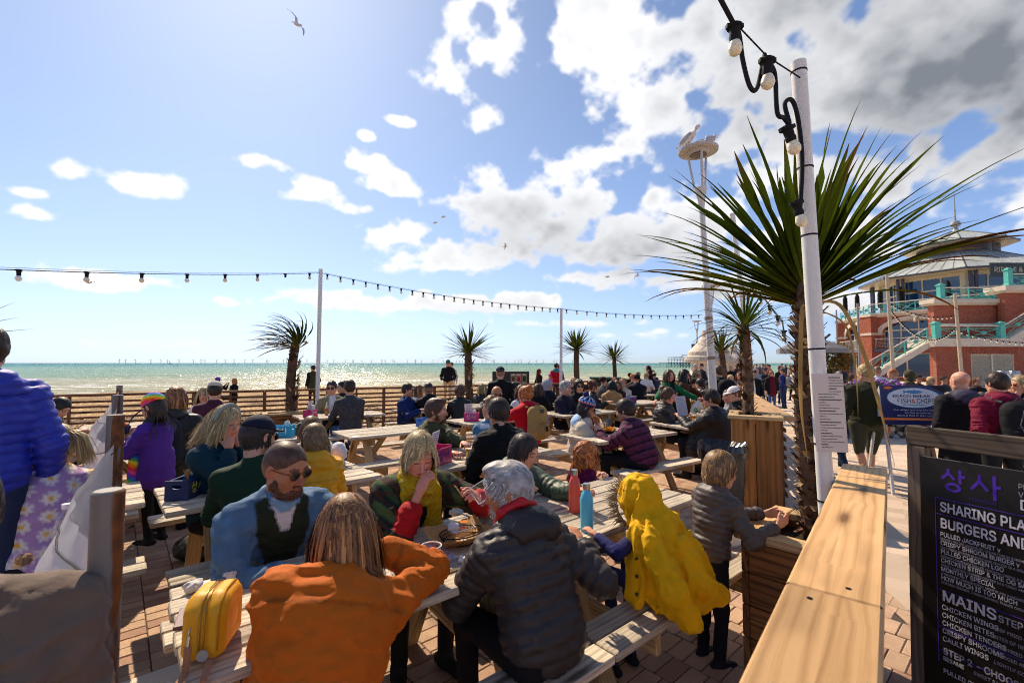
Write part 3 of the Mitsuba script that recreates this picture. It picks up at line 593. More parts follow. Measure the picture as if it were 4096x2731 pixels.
def face_colour_of(Q, skin, lips, brow, stubble=0, beardc=(.1, .07, .05), blush=.25, eyes='open', lod=0):
    """Q: head-local points. Complexion of a bare head."""
    x, y, z = np.abs(Q[:, 0]), Q[:, 1], Q[:, 2]
    col = np.tile(skin, (len(Q), 1)) * (1 + .16 * nz(Q, 60, 2)[:, None])
    g = lambda cx, cy, cz, r: np.exp(-((x - cx) ** 2 + (y - cy) ** 2 + (z - cz) ** 2) / r ** 2)[:, None]
    red = np.clip(blush * (g(.042, .068, -.03, .024) + g(0, .115, -.035, .018) + g(.083, -.005, -.005, .026)), 0, .6)
    col = col * (1 - red * np.array([.05, .42, .42]))
    if stubble:
        m = (np.clip((-.03 - z + .4 * (y - .05)) / .02, 0, 1) * np.clip((y + .03) / .03, 0, 1) * np.clip((z + .15) / .02, 0, 1))[:, None] * stubble
        col = col * (1 - m) + np.array(beardc) * m
    m = ((x / .024) ** 2 + ((z + .0688) / .0115) ** 2 < 1) & (y > .07); col[m] = lips
    m = (y > .06) & (np.abs(z - .0235 - .004 * np.cos((x - .03) * 70)) < .0045 + .002 * lod) & (x > .013) & (x < .053); col[m] = brow
    e = ((x - .032) / .0165) ** 2 + ((z - .001) / .0085) ** 2; f = y > .055
    if eyes == 'open':
        col[f & (e < 1)] = (.5, .45, .42); col[f & (((x - .0325) / .0068) ** 2 + ((z - .001) / .0075) ** 2 < 1)] = (.03, .025, .02)
        col[f & (e < 1.6) & (z > .0055)] = (.06, .04, .03)
    else:
        col[f & (e < 1.3) & (z < .0)] = (.07, .045, .035)
    return col

def hand_prims(w, d, dorsal, sx, curl=30, s=1., spread=1., thumb=35):
    """Palm, four jointed fingers and a thumb from wrist w along d; the back of the hand faces dorsal. sx: +1 right hand, -1 left."""
    R = frame(d, dorsal); P = lambda *p: w + R @ (np.array(p) * s)
    q = [ell(P(0, .048, 0), np.array([.04, .052, .0155]) * s, R, .012 * s), cone(P(0, -.045, 0), P(0, .012, 0), .026 * s, .025 * s, .02 * s, 0, (R[:, 2], .8))]
    for i, (bx, L) in enumerate(((-sx * .03, .072), (-sx * .0105, .08), (sx * .0095, .074), (sx * .028, .058))):
        p, a = np.array([bx, .088 - .006 * abs(i - 1.3), .001]), math.radians(curl * (.35 + .1 * i)); out = bx * 1.6 * spread
        for j, fr in enumerate((.46, .31, .23)):
            v = np.array([out * math.cos(a), math.cos(a), -math.sin(a)]); v /= np.linalg.norm(v)
            e = p + v * L * fr; q.append(cone(P(*p), P(*e), (.0098 - .0009 * j) * s, (.0092 - .0011 * j) * s, .004 * s)); p = e; a += math.radians(curl)
    a, b = np.array([-sx * .026, .022, -.006]), np.array([-sx * (.05), .058, -.02]); t = math.radians(thumb)
    c = b + np.array([-sx * .012 * math.cos(t), .03, -.012 * math.sin(t) - .006])
    q += [cone(P(*a), P(*b), .0135 * s, .0105 * s, .01 * s), cone(P(*b), P(*c), .0102 * s, .008 * s, .004 * s)]
    return q

def ik(S, W, l1, l2, hint):
    d = W - S; L = np.linalg.norm(d); m = (l1 + l2) * .995
    if L > m: W = S + d / L * m; d = W - S; L = m
    x = (l1 ** 2 - l2 ** 2 + L ** 2) / (2 * L); y = math.sqrt(max(l1 ** 2 - x ** 2, 0)); u = d / L
    h = np.asarray(hint, float); h = h - u * (h @ u); h /= np.linalg.norm(h) + 1e-9
    return S + u * x + h * y, W

def strands(X, s, n, length, rad, col, seed=1, part=0., back=.5, wind=(0, 0, 0), segs=7, curl=0., face=.0, push=None, lift=.08, spread=.2, nape=-.04, top=9, fringe=False):
    """Locks of hair rooted on the scalp, combed away from a parting and falling over head and shoulders."""
    r = np.random.default_rng(seed); R, o = X; c0, rr = np.array([0, -.012, .032]), np.array([.084, .105, .093])
    d = r.normal(size=(n * 6, 3)); d /= np.linalg.norm(d, axis=1, keepdims=True); p = c0 + d * rr
    hairline = .062 - 1.0 * np.maximum(.05 - p[:, 2], 0) + .012 * np.abs(p[:, 0]) / .08 - face
    p = p[(p[:, 1] < hairline) & (p[:, 2] > nape) & (p[:, 2] < top)][:n]; n = len(p); nn = (p - c0) / rr; nn /= np.linalg.norm(nn, axis=1, keepdims=True)
    side = np.where(p[:, 0] > part, 1., -1.)
    cr = p - np.array([part * .5, -.035, .12]); cr /= np.linalg.norm(cr, axis=1, keepdims=True) + 1e-9; fr = np.clip((p[:, 1:2] + .02) / .06, 0, 1)
    comb = (1 - fr) * (cr + [0, 0, -.5]) + fr * np.stack([side * .9, -np.full(n, back), np.full(n, -.2)], 1) + r.normal(size=(n, 3)) * spread
    comb -= nn * (comb * nn).sum(1, keepdims=True); comb /= np.linalg.norm(comb, axis=1, keepdims=True) + 1e-9
    v = comb + nn * lift; L = length * (.7 + .45 * r.random(n)); st = (L / segs)[:, None]
    down = R.T @ np.array([0, 0, -1.]); wd = R.T @ np.asarray(wind, float); pts = [p.copy()]; q = p.copy()
    ph = r.random((n, 1)) * 6.28
    p0s = np.abs(p[:, 0]) < .034; keep = ~((p[:, 1] > .05) & p0s & (not fringe)); p, nn, v, st, ph, side, q = p[keep], nn[keep], v[keep], st[keep], ph[keep], side[keep], q[keep]; pts = [p.copy()]; n = len(p)
    for k in range(segs):
        v = v * .7 + down * .5 + wd * (.25 + .1 * k) + r.normal(size=(n, 3)) * .06 + curl * np.concatenate([np.cos(ph + k * 1.9), np.sin(ph + k * 1.9), 0 * ph], 1); v /= np.linalg.norm(v, axis=1, keepdims=True)
        q = q + v * st; e = (q - c0) / (rr + .003); m = np.linalg.norm(e, axis=1, keepdims=True); q = np.where(m < 1, c0 + e / m * (rr + .003), q)
        e = (q - [0, -.03, -.25]) / [.17, .1, .1] if push is None else (q - push[0]) / push[1]; m = np.linalg.norm(e, axis=1, keepdims=True); q = np.where(m < 1, q + e / (m + 1e-9) * (1 - m) * .1, q); m = (q[:, 2] < .03) & (q[:, 1] > .025) & (np.abs(q[:, 0]) < .07) & (q[:, 2] > -.16); q[m, 0] = side[m] * .07; pts.append(q.copy())
    A = o + (np.stack(pts, 1).reshape(-1, 3) * s) @ R.T; A = A.reshape(n, segs + 1, 3)
    t = np.gradient(A, axis=1); t /= np.linalg.norm(t, axis=2, keepdims=True) + 1e-9
    N = (A - o) / np.linalg.norm(A - o, axis=2, keepdims=True); b = np.cross(t, N); b /= np.linalg.norm(b, axis=2, keepdims=True) + 1e-9; N = np.cross(b, t)
    w = rad * s * (np.sin(np.linspace(.5, math.pi - .12, segs + 1)) ** .6)[None, :, None] * (.6 + .8 * r.random((n, 1, 1)))
    ring = np.stack([A + b * w * 1.6, A - b * w * 1.6], 2)
    base = (np.arange(n)[:, None] * (segs + 1) + np.arange(segs)[None, :]) * 2
    f = np.stack([base, base + 1, base + 3, base + 2], -1).reshape(-1, 4)
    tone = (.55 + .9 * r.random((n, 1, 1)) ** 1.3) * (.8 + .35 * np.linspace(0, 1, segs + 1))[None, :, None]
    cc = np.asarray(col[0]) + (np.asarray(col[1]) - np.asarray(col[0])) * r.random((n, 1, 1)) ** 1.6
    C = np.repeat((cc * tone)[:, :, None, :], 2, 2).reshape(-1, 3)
    return ring.reshape(-1, 3), f, np.clip(C, 0, 1)

SKIN = {'fair': lin('#c99478'), 'pink': lin('#cf9079'), 'tan': lin('#a9714f'), 'olive': lin('#b07f5c'), 'brown': lin('#7d5138')}
HAIR = {k: (lin(a), lin(b)) for k, (a, b) in dict(black=('#0c0a0a', '#2a2220'), dark=('#1c1310', '#3e2b20'), brown=('#33211a', '#6e4a31'), light=('#5b4029', '#a5804f'), ginger=('#7a3a16', '#d98440'), red=('#3a1510', '#7c3220'),
        blond=('#8d7048', '#dcc48e'), dirty=('#80663f', '#dcc28c'), grey=('#6f6b69', '#d8d4cf'), white=('#a9a49e', '#efebe6'), auburn=('#5a3218', '#c08850')).items()}

def person(label, hips, head, yaw, face=None, s=1., w=1., lod=1, pose='sit', arms=('table', 'table'), top='#303030', legs='#15161a', shoes='#1a1a1a', skin='fair', hair=('short', 'dark'), hat=None, glasses=None, beard=None,
           style='jacket', pat=None, hood=None, collar=None, group=None, foot=None, roll=0, eyes='open', stubble=0, stride=0, coat=0, curl=(30, 30), dorsal=None, sleeve=0, key=None, hop=None, turn=0, tmat=None, bodyz=0, thumb=35, hs=None, shorts=0):
    S_ = hs or s * (1.03 if s > .9 else 1.03 + (.9 - s) * 1.1)
    face = (yaw, 5) if face is None else face; hips, head = np.array(hips, float), np.array(head, float)
    K = thing('person', label, 'person', group) if key is None else key
    B = rot(z=yaw); fwd, rgt, up = B[:, 1], B[:, 0], np.array([0, 0, 1.]); Rh = rot(z=face[0], x=-face[1], y=roll); X = (Rh, head)
    d0 = head - hips - Rh[:, 1] * .03 * S_; d0 = d0 / np.linalg.norm(d0); nk = head - (.6 * d0 + .4 * up) * .175 * (.3 * s + .7 * S_) - Rh[:, 1] * .025 * S_
    d1 = nk - hips; Ls = np.linalg.norm(d1); d1 /= Ls; rt = rgt - d1 * (rgt @ d1); rt /= np.linalg.norm(rt); ft = np.cross(d1, rt); TR = np.stack([rt, ft, d1], 1)
    if turn: q_ = rot(z=turn); TRs = TR @ q_
    else: TRs = TR
    tp = lambda x, y, t: hips + TR @ np.array([x * s, y * s, 0]) + d1 * Ls * t
    sk = SKIN[skin]; c = lin(top); lc, sc = lin(legs), lin(shoes); hc = HAIR[hair[1]]
    # joints
    SH = [nk - d1 * .082 * s + TRs @ (np.array([sx * .16 * w, .01, 0]) * s) for sx in (-1, 1)]; EL, WR = [], []
    for i, sx in enumerate((-1, 1)):
        a = arms[i]; hint = (0, 0, -1.) + rgt * sx * .5
        if isinstance(a, str):
            W = {'table': hips + B @ (np.array([sx * .11, .42, 0]) * s) + [0, 0, .80 - hips[2]], 'side': hips + B @ (np.array([sx * .25 * w, .05, -.07]) * s), 'pocket': hips + B @ (np.array([sx * .21 * w, .11, .03]) * s),
                 'lap': hips + B @ (np.array([sx * .09, .24, .13]) * s), 'mouth': head + Rh @ (np.array([sx * .05, .17, -.1]) * S_), 'chin': head + Rh @ (np.array([sx * .05, .13, -.16]) * S_), 'phone': hips + B @ (np.array([sx * .06, .3, .36]) * s), 'back': hips + B @ (np.array([sx * .2, -.08, -.02]) * s)}[a]
            if a in ('side', 'back', 'pocket'): hint = -fwd + rgt * sx * .4
        else: W = np.array(a[:3], float); hint = np.array(a[3], float) if len(a) > 3 else hint
        e, W = ik(SH[i], W, .29 * s, .26 * s, hint); EL.append(e); WR.append(W)
    HJ = [hips + B @ (np.array([sx * .09 * w, 0, -.02]) * s) for sx in (-1, 1)]; KN, FT = [], []
    for i, sx in enumerate((-1, 1)):
        if pose == 'sit':
            k = HJ[i] + B @ (np.array([sx * .04, .41, .0]) * s); f_ = np.array([k[0], k[1], .07 * s + bodyz]) - fwd * .03 * s
            if foot is not None: f_ = np.array(foot[i])
        else:
            f_ = HJ[i] + fwd * sx * stride * s; f_[2] = bodyz + .08 * s + (.05 * s if stride and sx * stride < 0 else 0)
            k = (HJ[i] + f_) / 2 + fwd * (.03 + .3 * abs(stride) * (sx * stride < 0) ) * s
        KN.append(k); FT.append(f_)
    far = lod == 2
    th = {'jacket': .012, 'puffer': .021, 'coat': .018, 'knit': .008, 'wool': .02}[style] * s; cuff = .055 if not sleeve else sleeve
    # ---- top
    W_ = lambda i, f: WR[i] + (EL[i] - WR[i]) * f
    tops = [ell(tp(0, .0, .08), np.array([.155 * w, .115 * w, .13]) * s + th, TR, .05 * s, 1), ell(tp(0, 0, .38), np.array([.145 * w, .105 * w, .2]) * s + th, TR, .05 * s, 1), ell(tp(0, -.005, .68), np.array([.168 * w, .115 * w, .19]) * s + th, TRs, .05 * s, 1),
            cone(SH[0], SH[1], .05 * s + th, None, .05 * s, 1)] + [cone(SH[i], nk - d1 * .015 * s, .042 * s + th, .05 * s + th * .5, .05 * s, 1) for i in (0, 1)] + [cone(nk - d1 * .09 * s, nk - d1 * .0 * s, .075 * s + th, .058 * s + th * .5, .04 * s, 1)]
    for i in (0, 1):
        tops += [cone(SH[i], EL[i], .053 * s * (.5 + w / 2) + th, .043 * s + th, .035 * s, 2 + i), cone(EL[i], W_(i, cuff / .26), .043 * s + th, .033 * s + th * .8, .02 * s, 2 + i)]
    if coat: tops += [cone(hips + d1 * .1 * s, hips + d1 * .1 * s - up * coat * s + fwd * (.2 * s if pose == 'sit' else 0), .16 * s * w + th, .19 * s * w + th, .05 * s, 1, (fwd, .8))]
    if collar: tops += [ell(nk + d1 * .015 * s, np.array([.078, .078, .035]) * s + th * .4, TR, .01, 5), cut(ell(nk + d1 * .055 * s + ft * .02 * s, np.array([.062, .066, .05]) * s, TR, .01))]
    if hood: tops += [ell(nk - ft * .07 * s - d1 * .02 * s, np.array([.125, .075, .085]) * s + th * .5, TR, .03, 4), ell(nk + d1 * .02 * s, np.array([.095, .085, .05]) * s + th * .5, TR, .02, 4), cut(ell(nk + d1 * .075 * s + ft * .03 * s, np.array([.068, .075, .055]) * s, TR, .015))]
    # ---- legs
    lg = [ell(hips + d1 * .02 * s, np.array([.145 * w, .12 * w, .12]) * s, TR, .05 * s, 6)]
    for i in (0, 1): lg += [cone(HJ[i], KN[i], .082 * s * w, .058 * s, .04 * s, 6), cone(KN[i], FT[i] + up * .03 * s, .058 * s, .045 * s, .03 * s, 6)][:1 if shorts else 2]
    sh = []
    for i, sx in enumerate((-1, 1)):
        fd = fwd + rgt * sx * .2; fd /= np.linalg.norm(fd)
        b = FT[i] - up * .035 * s; sh += [cone(b - fd * .05 * s, b + fd * .13 * s, .043 * s, .037 * s, .02 * s, 7, (up, .8)), cone(FT[i] + up * .02 * s, b, .048 * s, .042 * s, .02, 7)]
    sp = np.array([(fwd * 0)]); 
    def local(P): return (P - hips) @ TR / s
    segs = [(hips, nk, .14 * s)] + [(SH[i], EL[i], .055 * s) for i in (0, 1)] + [(EL[i], WR[i], .05 * s) for i in (0, 1)]
    def along(P):
        """Distance along the nearest of torso and arms, in metres, and which it is."""
        best, out, wh = np.full(len(P), 1e9), np.zeros(len(P)), np.zeros(len(P), int)
        for j, (a, b, r) in enumerate(segs):
            d = b - a; L = np.linalg.norm(d); t = np.clip((P - a) @ d / L ** 2, 0, 1); q = np.linalg.norm(P - a - t[:, None] * d, axis=1) / r; m = q < best
            best = np.where(m, q, best); out = np.where(m, ((P - a) @ d / L) + (.29 * s if j > 2 else 0), out); wh = np.where(m, j, wh)
        return out, wh
    def tdisp(P):
        a, wh = along(P)
        if style == 'puffer': return .005 - .014 * s * wave(a / (.05 * s) + .25 * nz(P, 9, 2, 6)) + .02 * nz(P, 22, 2, 5)
        k = (.055 if lod == 0 else .035) * (1.3 if style in ('coat', 'jacket') else .6)
        f = k * np.abs(nz(P @ TR, [9, 9, 17], 2, 3)) - .3 * k
        e = np.minimum(*[np.linalg.norm(P - EL[i], axis=1) for i in (0, 1)])
        return f + .012 * s * np.exp(-(e / (.1 * s)) ** 2) * np.sin(a * 190 / s + 3 * nz(P, 12, 2, 9)) + (.008 * nz(P, 130, 2, 4) if style == 'wool' else 0)
    def tcol(P, L, base=c):
        col = np.tile(base, (len(P), 1)) * (1 + .25 * nz(P, 22, 3, 8)[:, None])
        if style in ('jacket', 'coat') and not far:
            a, wh = along(P); q = local(P); col[((wh == 0) & ((np.abs(q[:, 2] - .4) < .005) | ((np.abs(q[:, 0]) < .004) & (q[:, 1] > 0)))) | ((wh > 2) & (np.abs(a / s - .47) < .006))] *= .6
        if pat:
            a, wh = along(P); pc = pat(local(P), a / s, wh, L); m = ~np.isnan(pc[:, 0]); col[m] = pc[m]
        if hood: col[L == 4] = lin(hood) * (1 + .25 * nz(P[L == 4], 22, 3, 8)[:, None])
        if collar: col[L == 5] = lin(collar)
        return np.clip(col, 0, 1)
    if far:
        hd = [ell(head + Rh @ (np.array([0, -.01, .03]) * S_), np.array([.077, .096, .088]) * S_, Rh, .02, 10), ell(head + Rh @ (np.array([0, .03, -.04]) * S_), np.array([.06, .06, .078]) * S_, Rh, .03, 10), ell(head + Rh @ (np.array([0, .1, -.03]) * S_), np.array([.013, .02, .022]) * S_, Rh, .01, 10), cone(nk, head - up * .08 * s, .055 * s, .05 * s, .02, 10)]
        tt = tops + [cone(W_(i, .2), WR[i] + (WR[i] - EL[i]) / .26 * .09, .032 * s, .028 * s, .01, 11) for i in (0, 1)]
        hh = []
        if hat: hh = [ell(head + Rh @ (np.array([0, -.012, .05]) * S_), np.array([.09, .108, .085]) * S_, Rh, .01, 12)] + ([ell(head + Rh @ (np.array([0, .13, .05]) * S_), np.array([.07, .07, .012]) * S_, Rh, .01, 12)] if hat[0] == 'cap' else [])
        if hair[0] in ('long', 'curly', 'bob'): hh += [ell(head + Rh @ (np.array([0, -.03, .03]) * S_), np.array([.095, .105, .098]) * S_, Rh, .01, 13), cone(head + Rh @ (np.array([0, -.05, -.02]) * S_), head + Rh @ (np.array([0, -.07, -.18 if hair[0] == 'long' else -.1]) * S_), .09 * s, .07 * s, .03, 13), cut(ell(head + Rh @ (np.array([0, .12, -.02]) * S_), np.array([.062, .085, .1]) * S_, Rh, .01))]
        elif hair[0] != 'bald': hh += [ell(head + Rh @ (np.array([0, -.02, .04]) * S_), np.array([.084, .102, .086]) * S_, Rh, .01, 13)]
        if hood == 'up': pass
        order = (hd[:1] + [p for p in hh if p[0] != '-'] + [p for p in hh if p[0] == '-'] + hd[1:])
        h = .024 if head[1] < 14 else .032
        v, f, L = blob(lg + sh + tt + order, h * s if s > .8 else h * .8, pad=.01)
        col = tcol(v, L); q = (v - head) @ Rh / S_
        col[L == 6] = lc; col[L == 7] = sc; col[(L == 10) | (L == 11)] = sk; col[L == 13] = hc[0] * .5 + hc[1] * .5
        if hat: col[L == 12] = lin(hat[1])
        m = (L == 10) & (q[:, 1] > .05) & (np.abs(q[:, 2] - .002) < .014) & (np.abs(q[:, 0]) < .06); col[m] = (.02, .02, .02) if glasses else col[m] * .55
        if beard: col[(L == 10) & (q[:, 2] < -.05) & (q[:, 1] > -.02)] = HAIR[beard][0] * .6 + HAIR[beard][1] * .3
        scene[K] = shape(v, f, col, np.zeros((len(v), 2)), 'm_cloth', True); return K
    # ---- body: one mesh of torso, limbs, neck, head and hands
    hb = .042 * s; m = M()
    body = [cone(hips, nk, .09 * s, .075 * s, .04, 0), cone(SH[0], SH[1], .04 * s, None, .03), cone(nk - d1 * .03 * s, head - up * .05 * s - Rh[:, 1] * .02 * s, .06 * s, .056 * s, .02)]
    for i in (0, 1): body += [cone(SH[i], EL[i], .04 * s, .034 * s), cone(EL[i], WR[i], .034 * s, .026 * s), cone(HJ[i], KN[i], .05 * s, .04 * s), cone(KN[i], FT[i], (.058 if shorts else .036) * s, (.04 if shorts else .03) * s)]
    v, f, L = blob(body, hb); m.add(v, f, sk)
    hh = .0048 if lod == 0 else .0085 if head[1] < 9 else .0105
    hp = [cone(nk - d1 * .02 * s, head - Rh @ (np.array([0, .022, .07]) * S_), .062 * s, .057 * s, .02)] + head_prims(X, S_)
    v, f, L = blob(hp, hh * S_, pad=.01); Q = (v - head) @ Rh / S_
    m.add(v, f, face_colour_of(Q, sk, sk * [.82, .5, .5], hc[0] * .8 + sk * .15, stubble, HAIR[beard][0] if beard else hc[0], .5, eyes, lod))
    for i, sx in enumerate((-1, 1)):
        if isinstance(arms[i], str) and arms[i] == 'pocket': continue
        d = WR[i] - EL[i]; dz = (0, 0, 1) if pose == 'sit' else rgt * sx
        if dorsal is not None and dorsal[i] is not None: dz = dorsal[i]
        hd_ = d / np.linalg.norm(d)
        if isinstance(arms[i], str) and arms[i] in ('table',): hd_ = hd_ * [1, 1, .2]
        v, f, L = blob(hand_prims(WR[i], hd_, dz, sx, curl[i], s, thumb=thumb), (.0052 if lod == 0 else .0085) * s, pad=.01); m.add(v, f, sk * [1, .92, .9])
    m.part(K, 'body', 'm_skin', True)
    # ---- clothes
    ht = (.0105 if lod == 0 else .018 if head[1] < 9 else .022) * s
    v, f, L = blob(tops, ht, tdisp)
    M().add(v, f, tcol(v, L)).part(K, {'puffer': 'puffer_jacket', 'coat': 'coat', 'knit': 'sweater', 'wool': 'coat', 'jacket': 'jacket'}[style], tmat or ('m_smooth_cloth' if style == 'puffer' else 'm_cloth'), True)
    v, f, L = blob(lg, .032 * s, lambda P: .02 * np.abs(nz(P, 14, 2, 6)) - .005); M().add(v, f, lc * (1 + .3 * nz(v, 25, 3)[:, None])).part(K, 'trousers', 'm_cloth', True)
    if foot != 'hidden':
        v, f, L = blob(sh, .02 * s); M().add(v, f, sc).part(K, 'shoes', 'm_matte', True)
    # ---- hair
    E = lambda cc, r, k=.01, lab=0: ell(head + Rh @ (np.array(cc) * S_), np.array(r) * S_, Rh, k * S_, lab)
    hs_ = hair[0]; hx = {} if len(hair) < 3 else hair[2]
    hh = .0065 if lod == 0 else .0105
    if hs_ != 'bald' and not (hat and hat[0] == 'hood'):
        t = {'buzz': .005, 'short': .009, 'quiff': .011, 'curly': .02, 'long': .006, 'bob': .008, 'bun': .01, 'pony': .009}[hs_]
        sp = [E((0, -.012, .032), (.077 + t, .098 + t, .086 + t)), E((0, -.045, -.01), (.066 + t, .062 + t, .07 + t), .03)]
        if hs_ == 'bun': sp += [E((0, -.1, .075), (.055, .05, .05), .02)]
        if hs_ == 'quiff': sp += [E((0, .05, .105), (.06, .05, .028), .03)]
        if hs_ in ('bob', 'long'): sp += [E((0, -.045, -.045), (.085, .065, .1), .03)]
        sp += [cut(E((0, .125, -.015 + hx.get('line', 0)), (.078, .088, .083 + hx.get('line', 0)), .012)), cut(E((-.095, .035, -.04), (.05, .05, .055), .01)), cut(E((.095, .035, -.04), (.05, .05, .055), .01))]
        if hs_ in ('short', 'buzz', 'quiff', 'bun', 'pony'): sp += [cut(E((-.09, .0, -.035), (.028, .034, .05), .01)), cut(E((.09, .0, -.035), (.028, .034, .05), .01)), cut(E((0, .02, -.16), (.12, .12, .09), .015))]
        if hat: sp += [cutplane(head + Rh @ (np.array([0, 0, .03]) * S_), -Rh[:, 2], .005)] if False else [cut(E((0, .0, .125), (.2, .2, .085), .005))]
        def hdisp(P):
            Q = (P - head) @ Rh / S_
            return (.003 if hs_ == 'buzz' else .009 if hs_ != 'curly' else .035) * nz(Q, [70, 24, 36], 3, 2) * (1 if lod == 0 else 1.2)
        v, f, L = blob(sp, hh * s, hdisp, pad=.02); Q = (v - head) @ Rh / S_
        k = np.clip(.42 + 1.5 * nz(Q, [120, 26, 40], 3, 7), 0, 1)[:, None]; col = hc[0] * (1 - k) + hc[1] * k
        if hs_ == 'buzz': fade = np.clip((.03 - Q[:, 2]) / .06, 0, .55)[:, None]; col = col * (1 - fade) + sk * fade
        if hs_ == 'grey': pass
        m = M().add(v, f, np.clip(col * .8, 0, 1))
        n, L_, rad = {'long': (2200, .34, .0022), 'bob': (1800, .17, .0021), 'curly': (1300, .12, .0026), 'short': (1500, .045, .0017), 'quiff': (1700, .055, .0017), 'buzz': (0, 0, 0), 'bun': (500, .1, .002), 'pony': (500, .1, .002)}[hs_]
        n = hx.get('n', n); L_ = hx.get('len', L_)
        if lod == 1: n, rad = n // (7 if head[1] < 9 else 14), rad * (2.3 if head[1] < 9 else 3.2)
        if n:
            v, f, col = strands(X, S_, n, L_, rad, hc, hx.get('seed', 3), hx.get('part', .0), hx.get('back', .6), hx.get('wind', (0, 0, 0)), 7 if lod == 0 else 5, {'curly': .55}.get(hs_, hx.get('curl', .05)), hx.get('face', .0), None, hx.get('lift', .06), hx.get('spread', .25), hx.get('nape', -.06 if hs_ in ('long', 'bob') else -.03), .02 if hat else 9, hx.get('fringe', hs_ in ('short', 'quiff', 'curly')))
            m.add(v, f, col)
        if hs_ == 'pony':
            p0 = head + Rh @ (np.array([0, -.1, .06]) * S_); pts = [p0 + Rh @ (np.array([.0 + .02 * t * t, -.05 * min(t * 2, 1) - .01 * t, -.2 * t * t]) * S_) for t in np.linspace(0, 1, 7)]
            for q in range(30 if lod else 150): o_ = RNG.normal(size=3) * .013 * s; m.tube([p + o_ * (.4 + t * 1.1) for t, p in enumerate(np.array(pts))][:7] if False else [p + o_ * (.4 + .2 * t) for t, p in enumerate(pts)], np.array([.006, .008, .008, .007, .006, .004, .001]) * s * (1 if lod else .5), 3, hc[0] + (hc[1] - hc[0]) * random.random(), False)
        m.part(K, 'hair', 'm_hair', True)
    if beard:
        bl = hx.get('beard', .011)
        sp = [E((0, .052, -.09), (.04 + bl, .042 + bl, .03 + bl), .03), E((-.045, .018, -.06), (.024 + bl, .035, .04), .03), E((.045, .018, -.06), (.024 + bl, .035, .04), .03), E((0, .094, -.056), (.03, .009, .007), .01),
              cut(E((0, .115, -.069), (.022, .03, .007), .006)), cut(E((-.045, .075, -.02), (.034, .05, .03), .012)), cut(E((.045, .075, -.02), (.034, .05, .03), .012)), cut(E((0, .125, -.03), (.02, .03, .022), .006)), cut(E((-.09, -.01, -.02), (.03, .03, .06), .01)), cut(E((.09, -.01, -.02), (.03, .03, .06), .01))]
        v, f, L = blob(sp, .0045 * s if lod == 0 else .008 * s, lambda P: .012 * nz(P, 95, 3, 2), pad=.015); bc = HAIR[beard]; k = np.clip(.35 + 1.7 * nz(v, 150, 3, 7), 0, 1)[:, None]
        m = M().add(v, f, bc[0] * (1 - k) + bc[1] * k)
        if lod == 0:
            q = RNG.choice(len(v), 700); nn = v[q] - (head + Rh @ (np.array([0, .02, -.05]) * S_)); nn /= np.linalg.norm(nn, axis=1, keepdims=True)
            for a, d in zip(v[q], nn):
                d = d + [0, 0, -.9] + RNG.normal(size=3) * .3; d /= np.linalg.norm(d); m.tube([a, a + d * .011 * s], [.0011 * s, .0003], 3, bc[0] + (bc[1] - bc[0]) * random.random(), False)
        m.part(K, 'beard', 'm_hair', True)
    if hat:
        if hat[0] == 'hood':
            sp = [E((0, -.03, .02), (.115, .13, .13)), E((0, -.03, -.09), (.11, .1, .07), .03), cut(E((0, .13, -.015), (.083, .13, .105), .012))]; 
            v, f, L = blob(sp, hh * s * 1.2, lambda P: .02 * nz(P, 20, 3, 2)); M().add(v, f, lin(hat[1])).part(K, 'hood', 'm_cloth', True)
        else:
            sp = [E((0, -.014, .042), (.09, .11, .09)), cutplane(head + Rh @ (np.array([0, .02, .028 if hat[0] == 'beanie' else .04]) * S_), Rh @ np.array([0, .2 if hat[0] == 'beanie' else .1, 1.]) / 1.01, .008)]
            if hat[0] == 'beanie': sp[0] = E((0, -.018, .05), (.093, .112, .1))
            v, f, L = blob(sp, hh * s, (lambda P: .006 * nz(P, 60, 2, 2)) if hat[0] == 'beanie' else None); Q = (v - head) @ Rh / S_
            col = np.tile(lin(hat[1]), (len(v), 1)) if len(hat) < 3 else hat[2](Q)
            m = M().add(v, f, col)
            if hat[0] == 'cap':
                fl = hx.get('brim', 1); v, f, L = blob([E((0, .09 * fl, .042), (.072, .085, .009), .01), cutplane(head + Rh @ (np.array([0, .03 * fl, .04]) * S_), Rh @ np.array([0, float(fl), 0]), .01)], hh * s * .7); m.add(v, f, lin(hat[1]) * .9)
                m.lathe([(.0, .006), (.006, .004), (.008, 0)], head + Rh @ (np.array([0, -.014, .132]) * S_), 8, Rh, lin(hat[1]))
            m.part(K, 'cap' if hat[0] == 'cap' else 'woolly_hat', 'm_cloth', True)
    if glasses:
        m = M(); P = lambda *p: head + Rh @ (np.array(p) * S_)
        gc = lin(glasses if glasses != True else '#101010')
        for sx in (-1, 1):
            v, f, L = blob([E((sx * .034, .1, .0), (.025, .005, .0195), .004)], .004 * s, pad=.01); m.add(v, f, (.012, .011, .012))
            ang = np.linspace(0, 6.2832, 17); m.tube([P(sx * .034 + .026 * math.cos(t), .1, .0205 * math.sin(t)) for t in ang], .0028 * s, 5, gc, False)
            m.tube([P(sx * .06, .098, .008), P(sx * .077, .07, .01), P(sx * .084, .0, .008), P(sx * .083, -.02, -.008)], .0028 * s, 5, gc)
        m.tube([P(-.009, .103, .006), P(0, .108, .009), P(.009, .103, .006)], .0025 * s, 5, gc); m.part(K, 'sunglasses', 'm_gloss', True)
    return dict(key=K, nk=nk, SH=SH, EL=EL, WR=WR, TR=TR, hips=hips, d1=d1, head=head, Rh=Rh, s=s, Ls=Ls, KN=KN, FT=FT, B=B)

